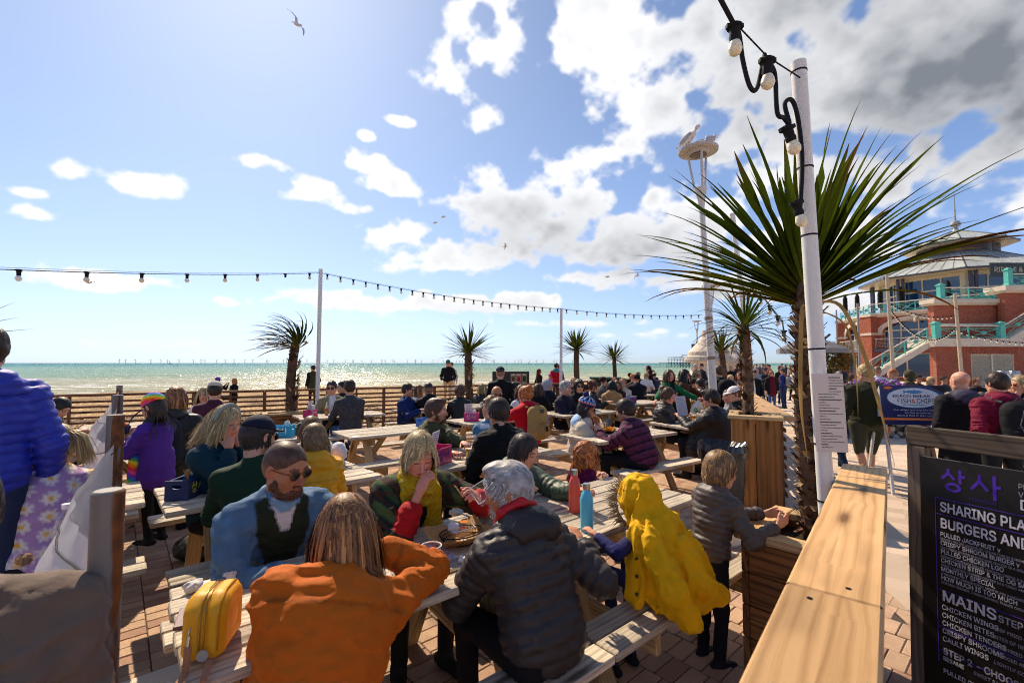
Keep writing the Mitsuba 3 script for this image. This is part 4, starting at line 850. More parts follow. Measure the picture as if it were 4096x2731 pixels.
# ---------------------------------------------------------------- the brick pavilion and its wing
def brickwork(p, n, uv):
    u, v = mi.Float(uv.x), mi.Float(uv.y); row = dr.floor(v / .075); a = u / .225 + .5 * (row - 2 * dr.floor(row / 2)); fa, fb_ = a - dr.floor(a), v / .075 - row
    j = dr.maximum(smoothstep(.06, .02, dr.minimum(fa, 1 - fa)), smoothstep(.14, .06, dr.minimum(fb_, 1 - fb_)))
    c = mix(lin('#8e3f2a'), lin('#a8543a'), cell_rand(dr.floor(a), row)) * (.8 + .35 * fbm(u * .5, v * .5, 3))
    return mix(c, lin('#a08a78'), j * .7)
mat('m_brick', .85, proc(brickwork), .2); GRAINED.add('m_brick')
mat('m_stone', .8, proc(lambda p, n, uv: mi.Color3f(*lin('#cfc3b0').tolist()) * (.82 + .3 * fbm(p.x * 1.3, p.y * 1.3, p.z * 3))), .2)
mat('m_glass', .06, '#1b3c5e', .9)
mat('m_roof', .4, proc(lambda p, n, uv: mi.Color3f(*lin('#a5a9a4').tolist()) * (.85 + .3 * noise(p.x * .9, p.y * .9, p.z))), .4)
TEAL = '#4fae9f'
BK = thing('brick_pavilion', 'octagonal red brick seafront pavilion with a tiered pale metal roof', 'building')
BC = np.array([52.2, 53.]); A8 = math.atan2(-.45, -.89)
def vert(r, k, z): a = A8 + (k + .5) * math.pi / 4; R_ = r / math.cos(math.pi / 8); return np.array([BC[0] + R_ * math.cos(a), BC[1] + R_ * math.sin(a), z])
def wall_quad(m, a, b, z0, z1, holes=(), t=.35):
    """Wall from a to b with rectangular or arched openings (x0, x1, z0, z1, arch rise), reveals included."""
    a, b = np.array(a[:2]), np.array(b[:2]); L = np.linalg.norm(b - a); e = (b - a) / L; poly = sbox(0, z0, L, z1)
    for x0, x1, h0, h1, rise in holes:
        o = sbox(x0, h0, x1, h1)
        if rise: c = (x0 + x1) / 2; o = o.union(affinity.scale(Point(c, h1).buffer(1, 24), (x1 - x0) / 2, rise).intersection(sbox(x0, h1 - .01, x1, h1 + rise + 1)))
        poly = poly.difference(o)
    import trimesh
    g = trimesh.creation.extrude_polygon(poly, t, engine='earcut'); v = np.array(g.vertices)[np.array(g.faces).ravel()]
    inn = np.array([-e[1], e[0]])
    if inn @ (BC - a) < 0: inn = -inn
    W = np.c_[a + v[:, :1] * e + v[:, 2:] * inn, v[:, 1]]; f = np.arange(len(W)).reshape(-1, 3)
    m.add(W, f[:, ::-1] if np.cross([*e, 0], [0, 0, 1.]) @ [*(-inn), 0] < 0 else f, (.5, .5, .5), np.c_[v[:, 0] + v[:, 2], v[:, 1]]); return L, e, inn
def bar(parent, name, a, e, inn, x0, x1, z0, z1, d0, d1, mt, col=(.5, .5, .5), label=None):
    R = np.stack([[*e, 0], [*inn, 0], [0, 0, 1.]], 1); c = np.array([*(np.array(a[:2]) + e * (x0 + x1) / 2 + inn * (d0 + d1) / 2), (z0 + z1) / 2])
    if np.linalg.det(R) < 0: R[:, 1] *= -1
    return M().box(c, (x1 - x0, abs(d1 - d0), z1 - z0), R, col).part(parent, name, mt, label=label)
CREAM = lin('#c9bea4')
def window(a, e, inn, x0, x1, z0, z1, d=.3, mull=3, trans=None, key=None):
    w = bar(key or BK, 'window', a, e, inn, x0, x1, z0, z1, d + .06, d + .09, 'm_glass')
    for i in range(mull + 1): x = x0 + (x1 - x0) * i / mull; bar(w, 'frame', a, e, inn, x - .06, x + .06, z0, z1, d - .03, d + .05, 'm_paint', CREAM)
    for z in [z0, z1] + ([trans] if trans else []): bar(w, 'rail', a, e, inn, x0 + .06, x1 - .06, z - .07, z + .07, d - .02, d + .048, 'm_paint', CREAM)
    return w
def balustrade(pts, z, key, post=2.3, h=1.05, cols=TEAL):
    """Teal cast railing along the points: posts, crossed panels with a roundel, pale handrail."""
    for a, b in zip(pts[:-1], pts[1:]):
        a, b = np.array(a, float), np.array(b, float)
        if len(a) == 2: a, b = np.r_[a, z], np.r_[b, z]
        L = np.linalg.norm(b - a); n = max(1, round(L / post)); g = M(); hr = M()
        hr.tube([a + [0, 0, h], b + [0, 0, h]], .055, 8, '#cfc8ba').part(key, 'handrail', 'm_paint', True)
        for i in range(n):
            p, q = a + (b - a) * i / n, a + (b - a) * (i + 1) / n; lo, hi = np.array([0, 0, .1]), np.array([0, 0, h - .22]); g = M()
            for u_, v_ in ((p + lo, q + lo), (p + hi, q + hi), (p + lo, q + hi), (p + hi, q + lo)): g.tube([u_, v_], .032, 5, cols)
            g.tube([(p + q) / 2 + (lo + hi) / 2 + [-.05, -.05, 0], (p + q) / 2 + (lo + hi) / 2 + [.05, .05, 0]], .17, 10, cols); g.part(key, 'railing_panel', 'm_paint', True)
        for i in range(n + 1): p = a + (b - a) * i / n; M().tube([p, p + [0, 0, h]], .05, 8, cols).part(key, 'railing_post', 'm_paint', True)
def newel(p, key, h=1.35):
    M().box(np.array(p) + [0, 0, h * .45], (.42, .42, h * .9), col=TEAL, ch=.02).box(np.array(p) + [0, 0, .1], (.52, .52, .2), col=TEAL, ch=.02).box(np.array(p) + [0, 0, h * .93], (.56, .56, .1), col=TEAL, ch=.02).lathe([(.3, h * .98), (.16, h * 1.04), (0, h * 1.07)], p, 4, rot(z=45), TEAL).part(key, 'newel_post', 'm_paint')
R0, Z1, Z2, Z3 = 10.3, 3.3, 7.15, 11.5
for k in range(8):
    a, b = vert(R0, k, 0), vert(R0, (k + 1) % 8, 0); w = M(); L = np.linalg.norm(b - a); c = L / 2
    holes = [(1.0, L - 1.0, .15, 2.75, 0), (1.15, L - 1.15, Z1 + .1, 5.1, 1.25)]
    L, e, inn = wall_quad(w, a, b, -.4, Z2, holes); w.part(BK, 'wall', 'm_brick')
    if k in (7, 0, 1, 2, 3, 6):
        window(a, e, inn, 1.0, L - 1.0, .15, 2.75, .35, 3)
        window(a, e, inn, 1.15, L - 1.15, Z1 + .1, 6.3, .45, 4, 5.3)
        bar(BK, 'slab', a, e, inn, .55, L - .55, Z1 - .35, Z1, -.7, .1, 'm_paint', lin('#4c4c58'))
        # arch surround
        t = np.linspace(0, math.pi, 25); r1, r2 = L / 2 - 1.15, L / 2 - .62; arc = Polygon([*zip(c - r2 * np.cos(t), 5.1 + (1.25 + .45) * np.sin(t)), *zip(c + r1 * np.cos(t), 5.1 + 1.25 * np.sin(t))])
        Rm = np.stack([[*e, 0], [0, 0, 1.], [*(-inn), 0]], 1); s = M().prism(arc, -.02, .1, Rm, np.array([*a[:2], 0])); s.part(BK, 'arch', 'm_stone')
        bar(BK, 'impost', a, e, inn, .02, 1.2, 4.85, 5.1, -.1, .2, 'm_stone'); bar(BK, 'impost', a, e, inn, L - 1.2, L - .02, 4.85, 5.1, -.1, .2, 'm_stone')
        v, f, _ = blob([ell(np.array([*(a[:2] + e * c - inn * .18), 6.75]), (.26, .26, .3), k=.1), ell(np.array([*(a[:2] + e * c - inn * .3), 6.35]), (.16, .16, .4), k=.1)], .06, lambda P: .2 * nz(P, 4, 2)); M().add(v, f).part(BK, 'carved_head', 'm_stone', True)
        g = M(); rails = [*np.linspace(Z1 + .15, Z1 + .95, 6)]
        for z in rails: g.tube([[*(a[:2] + e * .7 - inn * .62), z], [*(a[:2] + e * (L - .7) - inn * .62), z]], .015, 4, '#b8b6ae')
        g.tube([[*(a[:2] + e * .7 - inn * .66), Z1 + 1.1], [*(a[:2] + e * (L - .7) - inn * .66), Z1 + 1.1]], .045, 6, '#c9c2b4').part(BK, 'balcony_rail', 'm_paint', True)
        for x in np.linspace(.8, L - .8, 7):
            q = a[:2] + e * x; M().tube([[*(q - inn * .6), Z1 + 1.1], [*(q - inn * .68), Z1 + .7], [*(q - inn * .78), Z1 + .3], [*(q - inn * .6), Z1 - .05]], .04, 5, '#aaa79e').part(BK, 'balcony_post', 'm_paint', True)
    # corner pier, cornice, roof terrace railing
    p = vert(R0 + .12, k, 0); ang = math.degrees(math.atan2(p[0] - BC[0], p[1] - BC[1])); m = M(); m.box(p + [0, 0, Z2 / 2 - .2], (1.5, 1.0, Z2 + .36), rot(z=ang), grain=2); m.u[-1] = m.u[-1][:, ::-1].copy(); m.part(BK, 'pier', 'm_brick')
    M().box(p + [0, 0, 4.97], (1.66, 1.16, .26), rot(z=ang)).box(p + [0, 0, Z2 - .05], (1.7, 1.2, .3), rot(z=ang)).part(BK, 'pier_band', 'm_stone')
    for z0, z1, o in ((Z2 - .3, Z2 - .02, .18), (Z2 - .02, Z2 + .16, .42)): bar(BK, 'cornice', a, e, inn, -.15, L + .15, z0, z1, -o, .6, 'm_stone')
    if k in (6, 7, 0, 1, 2): balustrade([vert(R0 + .1, k, 0)[:2], vert(R0 + .1, k + 1, 0)[:2]], Z2 + .17, BK, 1.55)
    # upper storey: glazing between dark posts
    a, b = vert(6.7, k, 0), vert(6.7, (k + 1) % 8, 0); w = M(); L = np.linalg.norm(b - a); L, e, inn = wall_quad(w, a, b, Z2, Z3 - .1, [(.35, L - .35, Z2 + .2, Z3 - .5, 0)], .2); w.c = [np.broadcast_to(CREAM, x.shape) for x in w.c]; w.part(BK, 'upper_wall', 'm_paint')
    window(a, e, inn, .35, L - .35, Z2 + .2, Z3 - .5, .1, 3, Z2 + 2.5)
    for x in (.1, .55): q = a[:2] + e * x - inn * .8; M().tube([[*q, Z2], [*q, Z3]], .17, 8, '#3f3d4e').part(BK, 'column', 'm_paint', True)
deck = Polygon([vert(R0 + .3, k, 0)[:2] for k in range(8)]); M().prism(deck, Z2 - .2, Z2 + .02).part(BK, 'terrace_deck', 'm_stone')
def tier(r0, z0, r1, z1, name, th=.22, seams=7):
    m, under, g = M(), M(), M()
    for k in range(8):
        a, b, c, d = vert(r0, k, z0), vert(r0, k + 1, z0), vert(r1, k + 1, z1), vert(r1, k, z1)
        m.add([a, b, c, d], [[0, 1, 2, 3]]); up = np.array([0, 0, th])
        under.add([a, b, b - up, a - up], [[0, 1, 2, 3]], lin('#4a4744')); under.add([a - up, b - up, vert(r1 * .9, k + 1, z0 - th * 1.05), vert(r1 * .9, k, z0 - th * 1.05)], [[0, 1, 2, 3]], lin('#b5aa92'))
        for i in range(seams + 1):
            p = a + (b - a) * i / seams; top = d + (c - d) * i / seams; g.tube([p + [0, 0, .03], top + [0, 0, .03]], .028 if 0 < i < seams else .06, 4, '#8b8f8c' if 0 < i < seams else '#5a5c5e')
    k = m.part(BK, name, 'm_roof'); under.part(k, 'eaves', 'm_paint'); g.part(k, 'standing_seams', 'm_paint', True, kind='stuff')
tier(8.6, Z3, 3.4, 14.0, 'roof'); tier(4.7, 15.3, .5, 17.1, 'upper_roof', .2, 3)
for k in range(8):
    a, b = vert(3.3, k, 0), vert(3.3, k + 1, 0); w = M(); L, e, inn = wall_quad(w, a, b, 13.8, 15.3, [], .2); w.c = [np.broadcast_to(lin('#55524f'), x.shape) for x in w.c]; w.part(BK, 'cupola_wall', 'm_paint')
    for z in np.linspace(14.2, 15.1, 7): bar(BK, 'louvre', a, e, inn, .3, L - .3, z, z + .06, -.1, 0, 'm_paint', lin('#2c2a2b'))
M().lathe([(.75, 17.0), (.6, 17.2), (.3, 17.35), (.16, 17.7), (.42, 17.85), (.5, 18.1), (.42, 18.4), (.1, 18.55), (.07, 19.6), (.14, 19.7), (.06, 19.8), (.05, 21.4), (0, 22.2)], [*BC, -.1], 12, None, '#9a9c9c').part(BK, 'finial', 'm_paint', True)
for x, y, n_ in ((42.9, 56.4, 0), (43.4, 53.5, 1), (43.9, 51.2, 2), (45.6, 47.4, 3), (42.5, 57.9, 4)):
    k = thing('closed_parasol', ['furled black parasol on the roof terrace, leftmost but one', 'furled black parasol on the roof terrace left of the tall wooden mast', 'furled black parasol beside the dark posts of the roof terrace', 'furled black parasol before the big blue panes of the roof terrace', 'leftmost furled black parasol on the roof terrace'][n_], 'parasol')
    M().lathe([(.0, 3.1), (.12, 3.0), (.24, 2.6), (.27, 1.2), (.2, .9), (0, .9)], [x, y, Z2 + .1], 8, None, '#1c1718').part(k, 'canopy', 'm_cloth', True); M().tube([[x, y, Z2], [x, y, Z2 + 1.2]], .04, 6, '#333333').part(k, 'pole', 'm_paint')
# the wing with its stair
WK = thing('brick_wing', 'lower red brick wing with a louvred double door, stone ledges and an outside stair', 'building'); ww = np.array([0., 1.]); ee = np.array([1., 0.])
def wing_wall(x0, x1, y, z0, z1, holes=(), side=True):
    m = M(); a, b = np.array([x0, y]), np.array([x1, y]); poly = sbox(0, z0, x1 - x0, z1)
    for h in holes: poly = poly.difference(sbox(*h))
    import trimesh
    g = trimesh.creation.extrude_polygon(poly, .3, engine='earcut'); v = np.array(g.vertices)[np.array(g.faces).ravel()]; m.add(np.c_[x0 + v[:, 0], y + .3 - v[:, 2], v[:, 1]], np.arange(len(v)).reshape(-1, 3), (.5,) * 3, np.c_[v[:, 0], v[:, 1]])
    if side: yy = .6; q = np.array([[x0, y, z0], [x0, y + yy, z0], [x0, y + yy, z1], [x0, y, z1]]); m.add(q, [[3, 2, 1, 0]], (.5,) * 3, np.c_[q[:, 1], q[:, 2]])
    m.part(WK, 'wall', 'm_brick')
wing_wall(35.3, 50, 38, -.4, 3.05, [(2.9, -.2, 6.5, 2.45)])
wing_wall(37.6, 52, 40.5, 3.0, 7.0); wing_wall(43.0, 56, 39.6, 3.0, 8.0)
def slab(x0, x1, y0, y1, z0, z1, nm='ledge', mt='m_stone', col=(.5,) * 3, key=None): M().box(((x0 + x1) / 2, (y0 + y1) / 2, (z0 + z1) / 2), (x1 - x0, y1 - y0, z1 - z0), col=col).part(key or WK, nm, mt)
slab(35.1, 42.4, 37.75, 40.5, 3.06, 3.75); slab(37.2, 43.0, 40.0, 41.5, 7.0, 7.35); slab(37.4, 43.0, 40.2, 41.5, 6.85, 7.0); slab(42.6, 56, 39.1, 41, 8.0, 8.4); slab(42.8, 56, 39.3, 41, 7.8, 8.0)
slab(37.7, 44, 40.3, 40.52, 5.0, 5.2)
slab(38.2, 41.8, 38.12, 38.2, -.2, 2.45, 'door', 'm_paint', lin('#b9ae98'))
for i, x in enumerate((38.35, 40.05)):
    for z in np.arange(.25, 2.3, .075): M().box((x + .8, 38.1, z), (1.5, .05, .03), rot(x=-25), lin('#a2977f')).part(WK + '__door', 'louvre', 'm_paint')
for x in (38.2, 40.0, 41.8): slab(x - .07, x + .07, 38.03, 38.11, -.2, 2.5, 'frame', 'm_paint', lin('#c6bba3'), WK + '__door')
for i, x in enumerate(np.linspace(37.9, 42.1, 38)): M().box((x, 37.99, 2.72), (.065, .03, .46), rot(y=(x - 40) * 4), grain=2).part(WK, 'lintel_brick', 'm_brick')
newel((35.45, 38.1, 3.75), WK); newel((36.3, 38.9, 3.75), WK); newel((40.9, 38.1, 3.75), WK); newel((38.2, 40.4, 7.35), WK); newel((43.3, 39.5, 8.4), WK, 1.5)
balustrade([(35.6, 38.05, 3.75), (40.7, 38.05, 3.75)], 0, WK, 2.6); balustrade([(41.1, 38.05, 3.75), (46, 38.05, 6.6)], 0, WK, 2.6); balustrade([(38.4, 40.4, 7.35), (43.0, 40.4, 7.35)], 0, WK, 1.9); balustrade([(43.6, 39.5, 8.4), (50, 39.5, 8.4)], 0, WK, 2.2)
st = M(); st.prism(Polygon([(0, 0), (5, 2.9), (5, 2.2), (0, -.7)]), 0, .5, np.array([[1, 0, 0], [0, 0, -1], [0, 1, 0.]]), np.array([41.2, 38.2, 3.75])); st.part(WK, 'stair_string', 'm_stone')
st = M(); st.prism(Polygon([(0, 0), (6.2, 3.4), (6.2, 2.9), (.4, -.4), (0, -.4)]), 0, .5, np.array([[1, 0, 0], [0, 0, -1], [0, 1, 0.]]), np.array([29.3, 38.9, .25])); st.part(WK, 'stair_string', 'm_stone')
balustrade([(29.4, 38.7, .3), (35.3, 38.7, 3.6)], 0, WK, 2.1)
slab(43.9, 49, 41.5, 41.6, 9.6, 10.9, 'name_board', 'm_paint', lin('#20231f'))
t = meshkit.text_mesh('RIDDLE & FINNS', .42, .02); M().add(np.array(t.vertices) @ np.array([[1, 0, 0], [0, 0, 1], [0, 1, 0.]]) + [44.2, 41.47, 10.05], np.array(t.faces), '#b3ab93').part(WK + '__name_board', 'lettering', 'm_paint')
# masts, kegs, barriers, gabion wall, plants
for x, y, h, r, lb in ((27.4, 32.8, 8.2, .13, 'pale wooden mast in front of the pavilion arch'), (31.5, 32, 6.6, .12, 'pale wooden mast at the corner of the brick wing'), (16.9, 22.2, 4.6, .06, 'thin grey mast left of the pavilion pier'), (25.7, 36, 5.9, .06, 'thin grey mast just right of the pavilion pier')):
    k = thing('wooden_mast' if r > .1 else 'steel_mast', lb, 'mast'); M().tube([[x, y, -.3], [x - .25 * (r > .1), y, h]], [r, r * .8], 10, '#b7a98d' if r > .1 else '#8d8c88').part(k, 'shaft', 'm_matte', True)
bulb_string(sag((27.3, 32.8, 6.0), (31.4, 32, 5.1), .5), 'string of small bulbs between the two wooden masts', 16, .11, r=.012)
bulb_string(np.vstack([sag((27.3, 32.8, 5.6), (29.4, 32.4, 3.4), .35), sag((29.4, 32.4, 3.4), (31.4, 32, 4.4), .4)]), 'drooping loops of small bulbs before the balcony', 34, .1, r=.012)
bulb_string(sag((31.4, 32, 4.0), (37.5, 31, 3.3), .5), 'string of small bulbs crossing the brick wing to the right', 17, .11, r=.012)
for i, (x, y, z) in enumerate(((29.0, 27.0, 0), (29.9, 27.1, 0), (28.6, 26.4, 0), (31.0, 27, 0), (31.7, 27, 0), (32.45, 27, 0), (29.0, 27.0, .62), (29.75, 27.1, .62), (31.0, 27, .62), (31.75, 27, .62), (32.5, 27.05, .62), (33.9, 26.9, .3), (35.4, 27, .62), (35.4, 27, 0), (33.9, 27.4, -.3))):
    k = thing('beer_keg', ['steel beer keg in the bottom row of the stacks by the louvred door', 'steel beer keg in the top row of the stacks by the louvred door'][z > .5], 'keg', 'kegs stacked by the wing'); M().lathe([(.0, 0), (.25, 0), (.27, .05), (.25, .1), (.27, .16), (.285, .2), (.27, .24), (.27, .4), (.285, .44), (.27, .48), (.25, .54), (.27, .58), (.25, .61), (0, .55)], (x, y, z), 18, None, '#b9bbbd').part(k, 'shell', 'm_metal')
def barrier(a, b, label):
    k = thing('crowd_barrier', label, 'barrier'); a, b = np.array([*a, -.2]), np.array([*b, -.2]); up = np.array([0, 0, 1.])
    M().tube([a, a + up * 1.0, a + up * 1.08 + (b - a) * .03, b + up * 1.08 - (b - a) * .03, b + up * 1.0, b], .022, 6, '#9a9ca0').tube([a + up * .2, b + up * .2], .018, 6, '#9a9ca0').part(k, 'frame', 'm_metal', True)
    g = M()
    for t in np.linspace(.04, .96, 18): p = a + (b - a) * t; g.tube([p + up * .2, p + up * 1.08], .009, 4, '#9a9ca0')
    g.part(k, 'bars', 'm_metal', True, kind='stuff')
barrier((26.3, 24.5), (31.2, 25), 'steel crowd barrier before the kegs, left'); barrier((31.4, 25), (36.5, 24.6), 'steel crowd barrier before the kegs, right'); barrier((13.0, 18.0), (16.4, 19.4), 'steel crowd barrier left of the pavilion by the thin mast')
gk = thing('gabion_wall', 'wire gabion wall of grey beach stones behind the blue fish and chips board', 'wall')
def stone(m, c, r, k=0): R = rot(z=RNG.random() * 360, x=RNG.random() * 90); m.add((GEM * (r * RNG.uniform(.7, 1.15, 3))) @ R.T + c, GEMF, np.array(lin(RNG.choice(['#77706a', '#96897b', '#5c5854', '#a89a88', '#6f5f52', '#8a8d8f']))) * (.7 + .6 * RNG.random()))
import trimesh
_g = trimesh.creation.icosphere(1, 1); GEM, GEMF = np.array(_g.vertices), np.array(_g.faces)
M().box((11.6, 10.9, .35), (9.5, .5, 1.1), col='#4a443e').part(gk, 'core', 'm_matte')
rest = M(); n = 0
for x in np.arange(6.85, 16.3, .115):
    for z in np.arange(-.15, .98, .105):
        m = M() if n < 300 and x < 10.2 else rest; stone(m, (x + RNG.normal() * .02, 10.62 + RNG.normal() * .03, z + RNG.normal() * .015), .068)
        if m is not rest: n += 1; m.part(gk, 'stone', 'm_matte', True)
for x in np.arange(6.85, 16.3, .13): stone(rest, (x, 10.75 + RNG.normal() * .1, .95), .07)
rest.part(gk, 'far_stones', 'm_matte', True, kind='stuff')
def shrub(c, r, n, label, cols, fl=None, leafs=.03):
    k = thing('shrub', label, 'shrub'); m, t = M(), M()
    d = RNG.normal(size=(n, 3)); d /= np.linalg.norm(d, axis=1, keepdims=True); p = np.array(c) + d * np.array(r) * (RNG.random((n, 1)) ** .4)
    for q, dd in zip(p, d):
        a = RNG.normal(size=3); a /= np.linalg.norm(a); b = np.cross(a, dd + RNG.normal(size=3) * .4); b /= np.linalg.norm(b) + 1e-9; s_ = leafs * (.6 + .8 * RNG.random()); m.add([q - a * s_ * 2, q + b * s_ * .6, q + a * s_ * 2, q - b * s_ * .6], [[0, 1, 2, 3]], np.array(lin(cols[RNG.integers(len(cols))])) * (.7 + .6 * RNG.random()))
    for i in range(6): a = RNG.random() * 6.28; t.tube([[c[0], c[1], c[2] - r[2]], np.array(c) + [r[0] * .6 * math.cos(a), r[1] * .6 * math.sin(a), r[2] * .2]], [.03, .01], 5, '#4a3726')
    t.part(k, 'stem', 'm_matte'); m.part(k, 'foliage', 'm_leaf', kind='stuff')
    if fl:
        g = M()
        for q in p[:len(p) // 3]: g.add((GEM * .028) + q + [0, 0, .03], GEMF, np.array(lin(fl)) * (.7 + .6 * RNG.random()))
        g.part(k, 'flowers', 'm_matte', kind='stuff')
shrub((8.5, 10.75, 1.1), (.8, .25, .2), 500, 'purple-flowered plants on the gabion wall left of the blue board', ['#4f6a35', '#3b5429'], '#a05fc0')
shrub((12.6, 10.8, 1.1), (1.4, .3, .25), 700, 'low brown-green plants on the gabion wall behind the bald man', ['#5d5a2c', '#6b4a2a', '#4a5a2c'])
shrub((21.6, 30.5, 1.9), (1.1, 1, 1.3), 1500, 'brownish feathery bush in front of the pavilion piers', ['#6a5a2a', '#4d5527', '#7a5f33'], None, .06)
shrub((14.6, 27, .3), (2.6, .8, .5), 900, 'low green hedge on the promenade behind the strolling crowd', ['#5f7a2c', '#4b6426', '#7d8a3a'], None, .05)
pk = thing('open_parasol', 'open grey parasol left of the pavilion', 'parasol'); m = M(); c = np.array([20.3, 31, 2.5])
for i in range(8):
    a, b = i * math.pi / 4, (i + 1) * math.pi / 4; p, q = c + [2.1 * math.cos(a), 2.1 * math.sin(a), .15], c + [2.1 * math.cos(b), 2.1 * math.sin(b), .15]; m.add([p, q, c + [0, 0, 1.15]], [[0, 1, 2]], '#6c6a6a'); m.add([p, q, q - [0, 0, .3], p - [0, 0, .3]], [[0, 1, 2, 3]], '#7b7979')
m.part(pk, 'canopy', 'm_cloth'); M().tube([c - [0, 0, 2.8], c + [0, 0, 1.1]], .05, 8, '#8b8b8b').part(pk, 'pole', 'm_paint')

# ---------------------------------------------------------------- far along the shore: kiosks, the ruined pier, turbines, boats
def kiosk(x, y, s, label):
    k = thing('kiosk', label, 'kiosk'); c = (x, y, -.25)
    M().lathe([(1.7 * s, 0), (1.7 * s, .15 * s), (1.35 * s, .7 * s), (.9 * s, 1.5 * s), (.85 * s, 1.95 * s), (1.1 * s, 2.0 * s), (1.15 * s, 2.25 * s), (1.0 * s, 2.3 * s), (1.0 * s, 2.5 * s), (.6 * s, 2.9 * s), (.35 * s, 3.25 * s), (.3 * s, 3.6 * s), (0, 3.65 * s)], c, 24, None, '#d2ccc2').part(k, 'shell', 'm_stone', False)
    M().lathe([(1.18 * s, 2.02 * s), (1.2 * s, 2.1 * s), (1.17 * s, 2.2 * s)], c, 24, None, '#b5ad9e').part(k, 'band', 'm_matte')
kiosk(10.0, 23.2, 1.0, 'white conical kiosk behind the tall lamp post'); kiosk(19.4, 40, .95, 'distant white conical kiosk left of the palm trunk')
tk = thing('toilets_sign', 'dark blue toilets sign on a post beside the far lamp', 'sign'); M().box((10.35, 25.5, 2.45), (.62, .05, .62), col='#20294f', ch=.01).part(tk, 'panel', 'm_paint'); M().tube([(10.35, 25.55, -.2), (10.35, 25.55, 2.9)], .04, 8, '#77787c').part(tk, 'post', 'm_paint')
t = meshkit.text_mesh('Toilets', .1, .01); M().add(np.array(t.vertices) @ np.array([[1, 0, 0], [0, 0, 1], [0, 1, 0.]]) + [10.12, 25.465, 2.55], np.array(t.faces), '#d8d8dc').part(tk, 'lettering', 'm_paint')
rk = thing('ruined_pier', 'rusting skeleton of a ruined iron pier standing in the sea', 'pier'); rc = '#2e2a2b'; o = np.array([139., 425, -2.2])
def seg(m, a, b, r=.16): m.tube([o + np.array(a), o + np.array(b)], r, 4, rc, False)
px_ = np.arange(12, 46, 2.8)
for j, y in enumerate((0, 8, 16)):
    for x in px_: m = M(); seg(m, (x, y, -1), (x + RNG.normal() * .15, y, 4.2), .2); seg(m, (x, y, 4.2), (x, y, 9.6 - 1.2 * RNG.random()), .14); m.part(rk, 'column', 'm_matte')
    m = M()
    for z in (4.2, 4.6, 7.2, 9.4): seg(m, (px_[0] - 1, y, z), (px_[-1] + (1 if z < 8 else 0), y, z + RNG.normal() * .1), .15)
    for x in px_[:-1]: seg(m, (x, y, -.5), (x + 2.8, y, 4), .07); seg(m, (x + 2.8, y, -.5), (x, y, 4), .07)
    for x in px_[::2]: seg(m, (x, y, 7.2), (x + 2.4, y, 9.4), .07)
    m.part(rk, 'girders', 'm_matte', kind='stuff')
for i in range(6):
    m = M(); x0 = 20 + i * 3.4; t = np.linspace(0, math.pi, 9); m.tube(o + np.stack([x0 + 2.6 - 2.6 * np.cos(t), np.full(9, 4. + i % 2 * 8), 9.4 + 2.3 * np.sin(t)], 1), .13, 4, rc, False); m.part(rk, 'roof_arch', 'm_matte')
m = M(); seg(m, (22, 8, 11.6), (42, 8, 11.9), .12); seg(m, (24, 0, 12.2), (38, 0, 12.4), .12); m.part(rk, 'ridge', 'm_matte')
m = M()
for x in (0, 6.2): seg(m, (x, 4, -1), (x, 4, 4.3), .16)
seg(m, (-1, 4, 4.3), (13, 4, 4.4), .2); seg(m, (-9, 4, .6), (12, 4, .7), .12); seg(m, (-9, 4, -1), (-9, 4, .7), .12); seg(m, (8.8, 2, 9.2), (13, 2, 9.3), .14); m.part(rk, 'jetty', 'm_matte', kind='stuff')
for k in range(64):
    b = -41 + k * .82 + RNG.normal() * .35 if k < 60 else 5 + k * .3; d = 13500 + 2500 * RNG.random(); x, y = d * math.sin(math.radians(b)), d * math.cos(math.radians(b)); K = thing('wind_turbine', 'tiny pale wind turbine on the sea horizon', 'wind turbine', 'wind turbines on the horizon'); H = 85
    M().tube([(x, y, -2), (x, y, H)], [5.5, 4], 5, '#9aa3ad').part(K, 'tower', 'm_matte'); a = RNG.random() * 2.1; bl = M()
    for j in range(3): bl.tube([(x, y - 6, H), (x + 52 * math.sin(a + j * 2.094), y - 6, H + 52 * math.cos(a + j * 2.094))], [3.6, 1.2], 4, '#9aa3ad')
    bl.part(K, 'rotor', 'm_matte')
for x, y, s, lb in ((-1500, 2000, 4., 'small distant sailing boat on the glittering sea at the left'), (190, 5200, 5, 'distant boat on the horizon above the blue caddy')):
    k = thing('boat', lb, 'boat'); M().prism(Polygon([(-1.6, 0), (1.6, 0), (2.2, .7), (-2, .7)]), -.4, .4, np.array([[s, 0, 0], [0, 0, -s], [0, s, 0.]]), np.array([x, y, -2.2])).part(k, 'hull', 'm_matte')
    M().prism(Polygon([(0, .9), (1.3, .9), (0, 4)]), -.03, .03, np.array([[s, 0, 0], [0, 0, -s], [0, s, 0.]]), np.array([x, y, -2.2])).part(k, 'sail', 'm_matte')
bk = thing('buoy', 'small red buoy floating off the beach', 'buoy'); M().lathe([(0, -.3), (.35, 0), (.3, .6), (.1, .8), (.08, 1.5), (0, 1.55)], (10.2, 118, -2.2), 8, None, '#8a3a2c').part(bk, 'float', 'm_matte')

